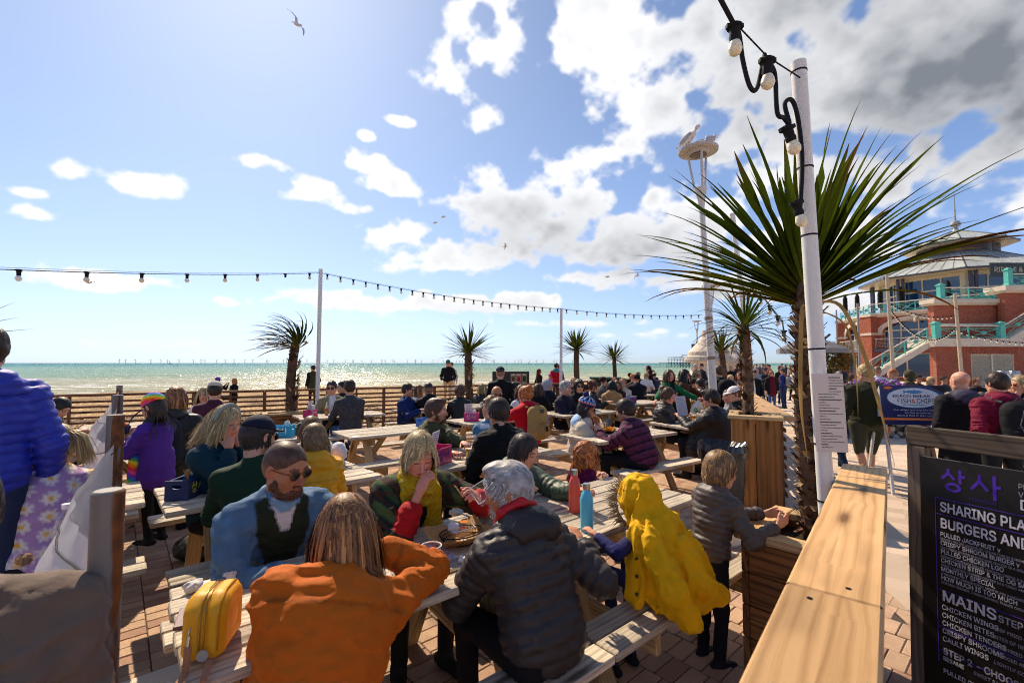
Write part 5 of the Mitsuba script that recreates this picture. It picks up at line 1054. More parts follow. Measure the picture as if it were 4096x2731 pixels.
# ---------------------------------------------------------------- picnic tables
def picnic_table(c, b, label, sticker=None):
    """c: near-left corner of the top on the ground plan; b: bearing of the long side. Local x along, y across (away), z up."""
    K = thing('picnic_table', label, 'picnic table', 'picnic tables on the terrace'); R = rot(z=b - 90); o = np.array([*c, 0.]); P = lambda x, y, z: o + R @ np.array([x, y, z]); L = 1.45
    for i in range(6): M().box(P(L / 2 + RNG.normal() * .004, .062 + .1275 * i, .7325 + RNG.normal() * .0012), (L, .119, .036), R @ rot(x=RNG.normal() * .25), ch=.005).part(K, 'plank', 'm_table')
    for y in (-.335, -.205, .97, 1.1): M().box(P(L / 2 + RNG.normal() * .004, y, .4325), (L, .119, .036), R @ rot(x=RNG.normal() * .25), ch=.005).part(K, 'bench_plank', 'm_table')
    for x in (.27, L - .27):
        for s, y0, y1 in ((0, .2, -.16), (1, .56, .92)): M().beam(P(x, y0, .712), P(x, y1, .0), .042, .095, R @ np.array([1., 0, 0]), ch=.004).part(K, 'leg', 'm_leg')
        M().beam(P(x + .044, .03, .664), P(x + .044, .735, .664), .042, .095, ch=.004).part(K, 'top_bearer', 'm_leg')
        M().beam(P(x + .044, -.39, .365), P(x + .044, 1.155, .365), .042, .095, ch=.004).part(K, 'bench_bearer', 'm_leg')
    for x0, x1 in ((.34, .62), (L - .27, L - .58)): M().beam(P(x0, .3825, .33), P(x1, .3825, .7), .07, .042, R @ np.array([0, 1., 0]), ch=.003).part(K, 'brace', 'm_leg')
    if sticker: M().lathe([(0, .7522), (.05, .752)], P(sticker[0], sticker[1], 0), 20, None, '#d8d5cf').part(K, 'round_sticker', 'm_matte')
    return P
T1 = picnic_table((-.93, 1.35), 50, 'nearest picnic table, with the yellow handbag and the beer on it', (.1, .7))
T2 = picnic_table((.196, 2.295), 50, 'picnic table with the red and blue bottles, joined end to end with the nearest one')
T3 = picnic_table((-2.15, 2.88), 47.5, 'picnic table with the dark blue caddy on its left end', (1.35, .7))
T5 = picnic_table((-3.69, 4.76), 49, 'picnic table with the light blue caddy on its right end')
T6 = picnic_table((-2.01, 5.72), 52, 'long view of an empty picnic table in the middle of the terrace', (.1, .1))
T7 = picnic_table((-3.49, 7.62), 54, 'picnic table with a pink caddy and a beer bottle near the white pole')
T8 = picnic_table((-1.98, 8.61), 54, 'picnic table by the fence with the mid blue caddy and three people from behind')
T9 = picnic_table((-.65, 6.97), 54, 'picnic table with a pink caddy holding a white menu, in front of the bald man')
T10 = picnic_table((-.63, 4.0), 48.5, 'picnic table with a big pink caddy and amber beer behind the yellow scarf')
T11 = picnic_table((1.04, 5.41), 56, 'picnic table of the woman in the bobble hat and the man in the striped jacket', (.1, .1))
T12 = picnic_table((2.52, 6.6), 62, 'picnic table with two full beers and a woman in black leather', (.12, .1))
T13 = picnic_table((.92, 8.05), 52.5, 'picnic table with a yellow caddy and menu before the navy blazer man')
T14 = picnic_table((2.6, 10.2), 55, 'picnic table with the purple caddy and the women in brown')
T15 = picnic_table((3.1, 12.9), 60, 'far picnic table of the man in the long navy quilted coat')
T16 = picnic_table((4.05, 9.3), 62, 'picnic table with two yellow caddies that the green jacket woman leans on')
T18 = picnic_table((-.9, 9.5), 54, 'picnic table with white napkins behind the man in sunglasses and the red coat')
T19 = picnic_table((-3.55, 2.15), 49, 'left picnic table cut off by the frame, with the water bottle')
T20 = picnic_table((-4.95, 4.3), 49, 'grey picnic table at the left behind the banner and the daisy sweater')
T21 = picnic_table((-6.0, 6.3), 54, 'picnic table by the fence where the man in the maroon sweater sits')
T22 = picnic_table((1.5, 11.2), 52, 'picnic table in the far crowd behind the woman in sunglasses')
T23 = picnic_table((-7.3, 5.0), 52, 'picnic table by the fence at the far left with dark-coated people')

# ---------------------------------------------------------------- lettering of the place
def stroke(pts, w): return LineString(pts).buffer(w / 2, cap_style='flat', join_style='mitre')
def hangul():
    """The two syllables of the bar's name as flat shapes, one unit high."""
    w = .115; g = [stroke([(.3, 1.0), (.3, .82), (.05, .52)], w), stroke([(.3, .82), (.52, .56)], w), stroke([(.72, 1.02), (.72, .42)], w), stroke([(.72, .74), (.9, .74)], w), affinity.translate(affinity.scale(Point(0, 0).buffer(.24), 1.2, .85), .46, .2).difference(affinity.translate(affinity.scale(Point(0, 0).buffer(.125), 1.35, .8), .46, .2)),
                   stroke([(1.38, .98), (1.38, .72), (1.1, .3)], w), stroke([(1.38, .72), (1.64, .34)], w), stroke([(1.86, 1.02), (1.86, .0)], w), stroke([(1.86, .56), (2.06, .56)], w)]
    return shapely.union_all(g)
HANGUL = hangul()
def flat(poly, R, o, h, col, t=.0015):
    """Shape (unit height h) laid on a plane: R columns = reading direction, up, outward."""
    return M().prism(affinity.scale(poly, h, h, origin=(0, 0)), 0, t, R, o, col)
TXT = {}
def text(s, h, R, o, col, t=.0015, bold=False, sx=1.):
    k = (s, bold)
    if k not in TXT: TXT[k] = meshkit.text_mesh(s, 1.0, .01, bold)
    m = TXT[k]; v = np.array(m.vertices) * [h * sx, h, t / .01]
    return M().add((v @ R.T + o)[np.array(m.faces).ravel()], np.arange(3 * len(m.faces)).reshape(-1, 3), col)

def caddy(P, x, y, turn, col, ink, label, what=('napkin',), z=.7505, s=1.):
    """Painted wooden caddy with a slot handle in each end and the bar's name on both long sides. P: table-local point; turn: bearing of its long side."""
    K = thing('table_caddy', label, 'caddy'); R = rot(z=turn - 90); o = P(x, y, 0); o = np.array([o[0], o[1], z]); w, d, h, t = .235 * s, .15 * s, .135 * s, .012
    end = sbox(-d / 2, 0, d / 2, h).difference(affinity.scale(Point(0, h * .68).buffer(.022), 1.5, .62)); m = M(); Re = R @ np.array([[0, 0, 1.], [1, 0, 0], [0, 1, 0]])
    for sx in (-1, 1): m.prism(end, -t / 2, t / 2, Re, o + R @ np.array([sx * (w / 2 - t / 2), 0, 0]), col)
    for sy in (-1, 1): m.box(o + R @ np.array([0, sy * (d / 2 - t / 2), h / 2 - .004]), (w - .001, t, h - .01), R, col, ch=.003)
    m.box(o + [0, 0, .008], (w - .02, d - .02, .012), R, col); m.part(K, 'box', 'm_paint')
    for sy in (-1, 1):
        Q = R @ np.array([[1., 0, 0], [0, 0, 1], [0, -1, 0]]).T if sy < 0 else R @ np.array([[-1., 0, 0], [0, 0, 1], [0, 1, 0]]).T
        Q = np.stack([R[:, 0] * -sy, [0, 0, 1.], R[:, 1] * sy], 1); flat(HANGUL, Q, o + R @ np.array([sy * .078 * s, sy * (d / 2 + .0005), .036 * s]), .074 * s, ink).part(K, 'lettering', 'm_matte')
    for q in (-1, 1):
        Q = np.stack([R[:, 1] * q, [0, 0, 1.], R[:, 0] * q], 1)
    if 'cup' in what: M().lathe([(.033, .0), (.036, .12), (.03, .12), (.028, .02)], o + R @ np.array([.045, .01, .02]), 14, R, '#1d4f94').part(K, 'cutlery_cup', 'm_paint')
    if 'forks' in what:
        for i in range(3): M().beam(o + R @ np.array([.03 - .012 * i, .0, .1]), o + R @ np.array([.005 - .03 * i, -.01, .19]), .012, .002, col='#b9905a').part(K, 'wooden_fork', 'm_matte')
    if 'napkin' in what or 'forks' in what:
        v, f, _ = blob([ell(o + R @ np.array([.05 * s, 0, h + .012]), (.034, .03, .035), k=.02)], .007, lambda p: .03 * nz(p, 40, 2, 3)); M().add(v, f, '#d9d5cd').part(K, 'napkin', 'm_matte')
    if 'block' in what: M().box(o + R @ np.array([.03, 0, h + .03]), (.09, .09, .09), R, '#d6d4d0', ch=.006).part(K, 'napkin_stack', 'm_matte')
    if 'sign' in what:
        Rs = R @ rot(x=16); m = M().box(o + R @ np.array([-.045, -.01, h + .055]), (.125, .003, .19), Rs @ rot(y=-4), '#cfccd2'); m.part(K, 'menu_card', 'm_matte')
        q = o + R @ np.array([-.045, -.01, h + .055])
        for i in range(7): M().box(q + Rs @ np.array([0, -.0025, .07 - .02 * i]), (.08 - .03 * (i % 3 == 1), .001, .004), Rs, '#77747e').part(K + '__menu_card', 'print_line', 'm_matte')
    return o
caddy(T3, .15, .36, -6, '#16305f', '#d8c028', 'dark blue caddy with yellow letters, napkin and wooden forks', ('cup', 'forks'))
caddy(T5, 1.3, .33, 82, '#1f9ec4', '#dfe6e8', 'light blue caddy with white letters beside the navy cap', ('cup', 'napkin'), s=1.1)
caddy(T7, .2, .3, 8, '#bb2a68', '#d9cfd6', 'small pink caddy with pale letters beside the beer bottle', ('block', 'sign'), s=.95)
caddy(T8, .12, .3, 12, '#1d5596', '#dbe2ea', 'mid blue caddy with white letters before the man in the navy jacket', ('sign', 'napkin'))
caddy(T6, 1.25, .45, 30, '#1b5fa8', '#cfd8e6', 'blue caddy half hidden behind the man in the olive jacket', (), s=.95)
caddy(T9, .25, .35, 88, '#bf2668', '#63b4cf', 'pink caddy with light blue letters and a white menu card', ('sign', 'napkin'))
caddy(T10, .12, .25, 22, '#b8215f', '#2a3f80', 'large pink caddy with dark blue letters beside the yellow scarf', ('sign',), s=1.2)
caddy(T13, .95, .35, 82, '#e2b81e', '#3f9fae', 'yellow caddy with teal letters and a menu card', ('sign',))
caddy(T16, .12, .62, 100, '#e0b51d', '#6b2a20', 'yellow caddy with a white napkin stack by the leaning woman', ('block',), s=.9)
caddy(T16, .05, .2, 110, '#e3b91c', '#3a2a1c', 'yellow caddy behind the menu of the man in the black coat', (), s=1.0)
caddy(T11, .38, .7, 80, '#dfb723', '#3f9fae', 'yellow caddy half hidden beside the striped jacket', (), s=.9)
caddy(T14, .4, .3, 80, '#57308a', '#c04a7a', 'purple caddy with a menu card in front of the women in brown', ('sign',))

# ---------------------------------------------------------------- cups, bottles, food
scene['m_clear'] = {'type': 'thindielectric', 'int_ior': 1.35}
scene['m_beer'] = {'type': 'principled', 'base_color': {'type': 'rgb', 'value': [.95, .55, .08]}, 'roughness': .06, 'spec_trans': .92, 'eta': 1.33}
scene['m_water'] = {'type': 'dielectric', 'int_ior': 1.33}
scene['m_bottle_plastic'] = {'type': 'thindielectric', 'int_ior': 1.45}
def pint(c, label, fill=.45, h=.145, r=.042, liquid='m_beer', lc=None, foam=True, cat='plastic cup', R=None):
    K = thing('plastic_cup', label, cat); c = np.array(c, float); rb = r * .72; q = lambda t: rb + (r - rb) * t
    M().lathe([(0, .002), (rb, .002), (rb, .004), (q(1), h)], c, 26, R, (.9,) * 3).part(K, 'wall', 'm_clear', True)
    M().lathe([(q(1) - .001, h - .003), (q(1) + .0025, h - .003), (q(1) + .0025, h + .001), (q(1) - .001, h + .001), (q(1) - .001, h - .003)], c, 26, R, '#dcdcdc').part(K, 'rim', 'm_gloss', False)
    if fill:
        m = M().lathe([(0, .005), (rb - .002, .005), (q(fill) - .0015, h * fill), (0, h * fill)], c, 26, R, lc or (.8, .4, .05)); m.part(K, 'drink', liquid if lc is None else 'm_gloss', False)
        if foam: M().lathe([(0, h * fill + .004), (q(fill) - .002, h * fill + .004), (q(fill) - .002, h * fill + .0005)], c, 26, R, '#e2d3ae').part(K, 'foam', 'm_matte')
    return K
zt = .7505
def on(P, x, y): q = P(x, y, 0); return np.array([q[0], q[1], zt])
def flask(c, label, col):
    K = thing('flask_bottle', label, 'bottle'); M().lathe([(0, 0), (.0345, 0), (.036, .004), (.036, .165), (.034, .185), (.027, .207), (.0195, .222), (.0185, .232), (0, .232)], c, 28, None, col).part(K, 'body', 'm_paint', True)
    M().lathe([(.0195, .228), (.0205, .23), (.0205, .258), (.019, .261), (0, .261)], c, 24, None, '#b4b6b8').part(K, 'cap', 'm_metal')

# ---------------------------------------------------------------- cloth patterns: local position (right, forward, up over the hips), length along limb, which limb, label -> colour or NaN
NAN = np.full(3, np.nan)
def paint(P, m, c, base=None):
    out = np.tile(NAN, (len(P), 1)) if base is None else base; out[m] = lin(c) if isinstance(c, str) else c; return out
def daisies(P, a, wh, L):
    out = paint(P, np.zeros(len(P), bool), 'x' if 0 else np.zeros(3)); s_ = P[:, 0] + .35 * P[:, 1]; t = P[:, 2] + .25 * np.abs(P[:, 1])
    for k, (w, off) in enumerate(((.105, 0), (.105, .052))):
        col = np.floor((s_ + off) / w); fx = (s_ + off) / w - col - .5; row = np.floor(t / w + .5 * (col % 2) + off * 7); fy = t / w + .5 * (col % 2) + off * 7 - row - .5
        if k == 1: continue
        r, th = np.hypot(fx, fy), np.arctan2(fy, fx) + col; out[(r < .17 + .24 * np.abs(np.cos(th * 4)) ** .8)] = lin('#d9d2cf'); out[r < .13] = lin('#d9a83a')
    return out
def rainbow(Q): c = [lin(x) for x in ('#e0303a', '#f08a20', '#f2d43a', '#3fae4f', '#2f6fd0', '#7a3fb0', '#e04a9a')]; return np.array(c)[np.floor((Q[:, 2] + Q[:, 0] * .5 + .3) / .022).astype(int) % 7]
def denim(P, a, wh, L):
    base = np.tile(lin('#4f6c86'), (len(P), 1)) * (1 + .5 * nz(P, [60, 60, 14], 3, 3)[:, None]); base *= (1 + 1.0 * np.clip(nz(P, 16, 2, 5), 0, 1))[:, None]
    seam = (np.abs(P[:, 2] - .34) < .006) | ((np.abs(np.abs(P[:, 0]) - .1) < .006) & (P[:, 1] > 0)) | ((np.abs(a - .5) < .012) & (wh > 2)); base[seam & (L != 5)] = lin('#3c5876')
    m = (wh == 0) & (P[:, 1] > .02) & (np.abs(P[:, 0] - .0) < .03 + .3 * np.clip(P[:, 2] - .16, 0, .3)) & (P[:, 2] < .6); base[m] = lin('#262a1c')
    m2 = m & (np.abs(P[:, 0]) < .02 + .3 * np.clip(P[:, 2] - .47, 0, .3)); base[m2 & (P[:, 2] > .47)] = lin('#c9c4c0'); return base
def tartan(P, a, wh, L):
    out = np.tile(lin('#17211a'), (len(P), 1)); x, z = P[:, 0] + P[:, 1] * .6, P[:, 2] + .0 * a
    w = lambda q, p, o, t: np.abs(((q + o) / p) % 1 - .5) < t
    out[w(x, .09, 0, .2)] = lin('#2f4527'); out[w(z, .09, .02, .2)] = lin('#3a2a20'); out[w(x, .09, 0, .2) & w(z, .09, .02, .2)] = lin('#4a5a30'); out[w(x, .09, .04, .05) | w(z, .09, .06, .05)] = lin('#4a2a22')
    m = (wh > 2) & (a > .29 + .02); out[m] = lin('#a5161a'); m = (wh == 0) & (P[:, 1] > .03) & (np.abs(P[:, 0]) < .06); out[m] = lin('#101014'); return out * (1 + .4 * nz(P, 60, 2)[:, None])
def sequins(P, a, wh, L): k = RNG.random(len(P)); return lin('#6a1240') * (.35 + 1.9 * k[:, None] ** 3)
def marl(P, a, wh, L): return lin('#3d3d40') * (.6 + .9 * RNG.random((len(P), 1)))
def shirtfront(P, a, wh, L): return paint(P, (wh == 0) & (P[:, 1] > .03) & (np.abs(P[:, 0]) < .055) & (P[:, 2] > .1), '#d4d2d2')
def patches(P, a, wh, L): return paint(P, meshkit.noise(P * 16, 3) > .68, '#c8cdd6')
def bobble(Q):
    c = np.tile(lin('#22234f'), (len(Q), 1)); z = Q[:, 2]; c[(z > .055) & (z < .07)] = lin('#c46a6a'); c[(z > .082) & (z < .1)] = lin('#3a78c0'); c[(z > .07) & (z < .082) & (np.sin(np.arctan2(Q[:, 0], Q[:, 1]) * 16) > 0)] = lin('#cfd3df'); c[(z > .1) & (np.sin(np.arctan2(Q[:, 0], Q[:, 1]) * 9) > .5)] = lin('#c9cfdc'); return c
def stripes(P, a, wh, L):
    q = np.where(wh == 0, P[:, 2] + .25 * P[:, 1] ** 2, .48 - a * .95) + .012 * nz(P, 18, 2, 3); k = (q / .083) % 1; n = RNG.random((len(P), 1))
    out = np.where((k < .34)[:, None], lin('#15152c'), np.where((k < .62)[:, None], lin('#5b1c34'), np.where((k < .8)[:, None], lin('#33284f'), lin('#6d2338')))); return out * (.55 + .9 * n)
def opencoat(P, a, wh, L): return paint(P, (wh == 0) & (P[:, 1] > .04) & (np.abs(P[:, 0] + .01) < .065), '#0c0c10')
def burgundy(P, a, wh, L): return paint(P, (wh == 0) & (P[:, 1] > .03) & (np.abs(P[:, 0]) < .1), '#5a0f22')
def parka(P, a, wh, L): return paint(P, (wh > 0), '#15161a')
mat('m_sequin', .22, metallic=.7, bump=proc(lambda p, n, uv: cell_rand(dr.floor(p.x * 260), dr.floor(p.y * 260), dr.floor(p.z * 260)) * (p.x * 260 - dr.floor(p.x * 260)), 1e-3), bs=.003)

person('person in a bright blue quilted jacket and jeans standing at the left edge', (-2.822,2.44,1.045), (-2.839,2.45,1.759), 300, s=1.02, face=(300,0),hair=('short','dark'),style='puffer',top='#24309c',legs='#27334f',hood='#24309c',arms=('side','side'),w=1.1,lod=0,pose='stand',bodyz=0.11)
person('woman with a blond ponytail in a lavender daisy-print sweater', (-2.673,2.676,0.54), (-2.739,2.75,1.197), 318, s=0.95, face=(265,8),hair=('pony','blond'),style='knit',top='#a583b3',legs='#1a1a22',pat=daisies,glasses=True,w=1.15,lod=0,arms=('lap','lap'))
person('person in a black jacket bent over a table at the far left', (-6.027,5.775,0.54), (-5.81,5.9,1.115), 60, s=1.0, face=(90,40),hair=('short','black'),style='puffer',top='#17171b')
person('person in a pale hooded top seated behind the blue jacket', (-4.617,4.366,0.54), (-4.523,4.4,1.217), 70, s=1.0, face=(80,10),hat=('hood','#c8c6c4'),top='#c9c7c6',arms=('table','table'))
person('person in a dark maroon-black coat seated behind the lavender sweater', (-4.065,3.825,0.54), (-3.936,3.9,1.123), 60, s=0.95, face=(70,20),hair=('short','dark'),top='#231a20')
GIRL = person('girl in a purple coat and a fluffy rainbow hat holding a toy', (-3.185,4.145,0.765), (-3.244,4.15,1.283), 275, s=0.74, face=(275,18),hair=('long','dark'),style='jacket',top='#4b2a86',legs='#17171c',hat=('beanie','#d04040',rainbow),arms=('phone','phone'),coat=.2,curl=(55,55),pose='stand',bodyz=0.08)
LONGC = person('woman with auburn hair in a long black quilted coat carrying a backpack', (-3.469,4.702,0.636), (-3.482,4.75,1.315), 345, s=0.97, face=(345,10),hair=('bob','auburn',{'len':.2}),style='puffer',top='#0f0f12',coat=.42,hood='#2b2a1e',arms=('side','side'),w=1.15,pose='stand',bodyz=-0.26)
person('man in a maroon sweatshirt and a beige cap, seen from behind', (-4.227,6.491,0.54), (-4.278,6.6,1.291), 335, s=1.03, face=(338,8),hair=('short','dark',{'brim':1}),hat=('cap','#b9b3a4'),style='knit',top='#4a2030',w=1.1)
person('blond woman in a pale top facing the man in the beige cap', (-4.981,7.498,0.54), (-4.963,7.4,1.181), 170, s=0.95, face=(165,10),hair=('long','blond'),top='#cfc8b8',style='knit')
TEALW = person('blond woman with a grey headband in a dark teal fleece coat', (-2.24,3.465,0.54), (-2.129,3.42,1.249), 112, s=0.96, face=(108,12),hair=('long','blond',{'len':.24,'wind':(-.12,-.05,.02),'part':-.03,'n':2200}),style='wool',top='#123543',lod=0,arms=('chin','chin'),curl=(50,50),dorsal=((0,-.5,.6),(.6,-.5,.4)),skin='fair',eyes='down')
person('man in a dark green sweatshirt and a navy cap, back turned', (-1.558,2.833,0.54), (-1.608,2.92,1.222), 330, s=0.97, face=(22,12),hair=('short','dark',{'len':.07}),hat=('cap','#171a2b'),style='knit',top='#16301f',glasses='#3a2a18',lod=0,w=1.08,stubble=.5)
RAIN = person('child in a bright yellow raincoat, back turned, beside the dalmatian toy', (-1.357,3.222,0.54), (-1.425,3.32,1.134), 325, s=0.78, face=(330,25),hair=('bob','light',{'wind':(.2,0,0)}),style='jacket',top='#e0a012',hood='#dd9a10',w=1.0,lod=0,tmat='m_smooth_cloth')
RAIN = person('small child with wavy light brown hair behind the yellow raincoat', (-1.811,4.119,0.54), (-1.771,4.05,1.105), 150, s=0.72, face=(160,30),hair=('bob','light'),top='#c9c2b8')
DENIM = person('bearded man in a blue denim jacket and tortoiseshell sunglasses', (-1.264,2.408,0.54), (-1.077,2.2,1.183), 138, s=0.98, face=(112,14),hair=('buzz','brown',{'beard':.014}),beard='brown',glasses='#6b3414',style='jacket',top='#5d7c95',legs='#1b1d26',collar='#7396b0',pat=denim,lod=0,skin='tan',w=1.16,stubble=.3,arms=((-.86,2.12,.79,(1,0,-.6)),(-.95,1.99,.79,(-1,-.4,-.8))))
RUST = person('woman with long auburn-brown hair in a rust orange jacket, back turned', (-0.6,1.36,0.54), (-0.617,1.72,1.075), 322, s=0.95, face=(330,22),hair=('long','auburn',{'len':.31,'n':5200,'part':.02,'wind':(.03,0,0),'seed':8,'spread':.15}),style='jacket',top='#b45a10',legs='#1a1a1e',collar='#a04d0c',lod=0,w=1.2,arms=((-.66,1.68,.8),(-.53,1.84,.955,(1,-.6,-1.2))),curl=(20,14),dorsal=(None,(.7,-.6,.1)))
SCARF = person('blond woman in a mustard scarf and a dark tartan coat, eating', (-0.667,2.862,0.54), (-0.527,2.62,1.171), 150, s=0.97, face=(157,27),hair=('bob','dirty',{'len':.13,'n':3000,'part':-.03,'seed':5}),style='coat',top='#1d2a1d',legs='#15151a',pat=tartan,lod=0,skin='pink',eyes='down',arms=((-.2,2.55,.95,(1,.4,-.6)),(-.5,2.5,.985,(-1,.2,-.8))),curl=(52,58),sleeve=.11,dorsal=((.3,-.6,.7),(-.2,-.5,.85)),w=1.06)
GREY = person('grey-haired bearded man in a black quilted down jacket with a red hood lining', (0.144,1.915,0.54), (-0.016,2.12,1.106), 322, s=0.97, face=(282,14),hair=('quiff','grey',{'len':.05,'n':4200,'wind':(-.5,.1,.25),'beard':.012,'spread':.5,'lift':.2}),beard='grey',style='puffer',top='#2e2827',hood='#262121',legs='#101014',lod=0,skin='tan',w=1.12,arms=((-.12,2.2,.8,(-.5,-.8,-.7)),(.33,2.3,.8,(.8,-.5,-.6))))
TEEN = person('dark-haired teenager in a sage green padded coat holding the red bottle', (-0.037,3.408,0.54), (0.086,3.25,1.067), 142, s=0.93, face=(118,22),hair=('bob','dark',{'len':.1,'n':1500,'wind':(-.2,0,0)}),style='puffer',top='#3a4a3a',hood='#3d4d3e',lod=0,eyes='down',arms=((.44,2.99,.86),(.05,3.0,.8)))
SEQ = person('girl with curly ginger hair in a sequinned magenta top', (0.599,3.931,0.54), (0.634,3.95,0.89), 62, s=0.82, face=(55,10),hair=('curly','ginger',{'len':.2,'n':2400}),style='knit',top='#5e1338',pat=sequins,lod=0,tmat='m_sequin',arms=('lap','lap'),legs='#1a3aa0')
BOY = person('boy with tousled brown hair in a grey quilted coat leaning on the planter', (1.136,2.683,0.584), (1.228,2.72,1.06), 68, s=0.68, face=(80,16),hair=('bob','light',{'len':.1,'n':2000,'wind':(-.2,-.1,.05)}),style='puffer',top='#4b4340',hood='#514845',legs='#15151c',lod=0,arms=((1.5,2.75,.79,(-.3,-.3,-1)),(1.46,2.55,.79,(0,-.6,-1))),curl=(35,35),shoes='#16181f',pose='stand',bodyz=-0.04)
person('person in a beige jacket cut off by the bottom left corner', (-1.141,0.921,0.54), (-1.182,0.95,1.363), 305, s=1.0, face=(300,0),hair=('short','dark'),style='jacket',top='#66564c',collar='#7a685f',lod=0,w=1.15,arms=((-1.35,1.15,.8),(-.9,1.0,.45)))
person('man in a khaki overshirt, white T-shirt and sunglasses facing the camera', (-3.494,8.837,0.54), (-3.444,8.75,1.214), 150, s=1.05, face=(172,6),hair=('short','dark'),glasses=True,top='#7d775b',pat=shirtfront,arms=('table','lap'),legs='#20242c')
person('man in a charcoal knitted sweater and jeans, seen from behind', (-2.77,7.887,0.54), (-2.819,7.95,1.265), 322, s=1.06, face=(335,4),hair=('short','dark'),style='knit',top='#3a3a3d',pat=marl,legs='#4a6a92',w=1.08,stubble=.4)
person('person mostly hidden behind the man in the charcoal sweater', (-3.534,9.647,0.54), (-3.551,9.6,1.187), 200, s=1.0, face=(230,5),hair=('short','black'),top='#222228')
OLIVE = person('bearded man in an olive bomber jacket holding a pint', (-0.946,5.16,0.54), (-0.842,5.1,1.158), 120, s=1.06, face=(92,3),hair=('quiff','brown'),beard='brown',top='#47472f',w=1.06,arms=((-.42,4.62,.85),(-.6,4.55,.8)),curl=(45,30),stubble=.4,lod=0)
person('man in a navy zip jacket in profile by the mid blue caddy', (-2.09,8.971,0.54), (-2.033,8.95,1.161), 110, s=1.03, face=(85,5),hair=('short','dark'),top='#142a5c',glasses=True,legs='#3a3a44',stubble=.4)
person('man in a black hooded sweatshirt with cropped hair, seen from behind', (-1.628,9.091,0.54), (-1.679,9.2,1.164), 335, s=1.06, face=(340,6),hair=('buzz','dark'),top='#15141b',hood='#15141b',w=1.1)
person('woman with long reddish-brown hair beside the man in the black hood', (-2.114,10.209,0.54), (-2.065,10.2,1.079), 100, s=0.97, face=(60,5),hair=('long','auburn'),top='#c9c9cc',style='knit')
person('woman with windblown curly dark hair in a black leather jacket, back turned', (-1,8.903,0.54), (-1.026,9,1.133), 345, s=1.0, face=(350,6),hair=('curly','brown',{'len':.12}),top='#131316',tmat='m_smooth_cloth')
person('bald man with sunglasses and a dark beard in a black jacket', (-0.26,7.83,0.54), (-0.258,7.75,1.158), 178, s=1.08, face=(168,10),hair=('bald','black'),glasses=True,beard='dark',top='#26262a',skin='tan',arms=('lap','lap'),w=1.15,stubble=.5)
person('man in black with a navy cap, standing with his back to us', (-0.247,9.68,0.756), (-0.249,9.7,1.477), 352, s=1.03, face=(352,5),hair=('buzz','dark',{'brim':-1}),hat=('cap','#1a2340'),style='knit',top='#0e0e11',legs='#121217',arms=('side','side'),w=1.15,pose='stand',bodyz=-0.19)
person('man with swept dark hair raising a hand to his mouth', (0.135,9.902,0.54), (0.075,9.9,1.144), 268, s=1.0, face=(255,10),hair=('quiff','dark'),top='#16161c',arms=('side','mouth'),stubble=.5)
person('woman with brown hair in a white top behind the red coat', (0.211,8.931,0.54), (0.171,9,1.133), 330, s=0.97, face=(300,8),hair=('long','brown'),top='#cfcdd2',style='knit')
RED = person('woman in a bright red hooded coat with her hair in a bun', (0.26,6.871,0.54), (0.198,6.95,1.205), 322, s=1.05, face=(318,10),hair=('bun','ginger'),style='coat',top='#b3061c',hood='#b5071e',coat=.22,legs='#15151a',arms=((-.35,7.2,.82),'lap'),w=1.05)
person('dark-haired man in a black coat with a white fleece collar, back turned', (-0.03,4.254,0.54), (-0.129,4.38,1.219), 322, s=1.06, face=(326,8),hair=('short','dark',{'len':.07,'n':1500}),style='coat',top='#0e0e13',collar='#c6c3c4',lod=0,w=1.12,arms=((-.36,4.5,.82),'lap'))
person('person with light curly hair in a patched blue denim jacket', (-0.308,5.427,0.54), (-0.244,5.35,1.168), 140, s=1.0, face=(230,0),hair=('curly','light'),top='#44708f',pat=patches)
CREAMW = person('woman in a cream wool coat and a blue patterned bobble hat', (0.877,6.121,0.54), (0.995,6.1,1.084), 100, s=1.04, face=(98,16),hair=('long','dark',{'len':.34}),hat=('beanie','#20204a',bobble),glasses=True,style='wool',top='#c3b7a5',hood='#9cbcdc',arms=((1.15,6.2,.86),(1.0,5.95,.82)),skin='olive',lod=0)
STRIPE = person('man in a purple and navy striped fleece jacket, back turned', (1.575,5.472,0.54), (1.386,5.62,1.11), 308, s=1.08, face=(312,14),hair=('short','dark',{'len':.06,'n':1500}),style='wool',top='#3a1f38',pat=stripes,legs='#101014',w=1.16,lod=0,stubble=.5,arms=((1.1,5.85,.82),(1.55,5.95,.82)))
person('middle-aged man in sunglasses and a navy blazer, in profile', (0.949,8.764,0.54), (1.026,8.7,1.217), 130, s=1.07, face=(92,6),hair=('short','grey'),glasses=True,top='#191a2c',collar='#27335f',stubble=.4,arms=('table','table'))
person('smiling woman with dark curly hair and large sunglasses', (1.357,9.36,0.54), (1.362,9.3,1.22), 175, s=1.02, face=(172,4),hair=('curly','black',{'len':.2}),glasses=True,top='#141418')
person('woman with dark red pinned-up hair in a black leather jacket', (1.801,10.634,0.54), (1.895,10.6,1.136), 110, s=1.0, face=(95,10),hair=('bun','red'),top='#17171a',tmat='m_smooth_cloth',legs='#6a86a8')
person('woman with tied-back hair in an oversized black leather jacket', (2.411,7.397,0.54), (2.5,7.35,1.164), 118, s=1.05, face=(128,20),hair=('bun','brown'),top='#17171a',tmat='m_smooth_cloth',eyes='down',w=1.15,skin='pink',lod=0,arms=('table','table'))
MENUM = person('man in a black down coat reading a paper menu, back turned', (2.946,6.576,0.54), (2.88,6.65,1.163), 318, s=1.1, face=(305,14),hair=('quiff','dark'),style='puffer',top='#141316',w=1.28,glasses='#222222',arms=((2.55,6.95,.86),(2.9,7.1,.82)),coat=.2)
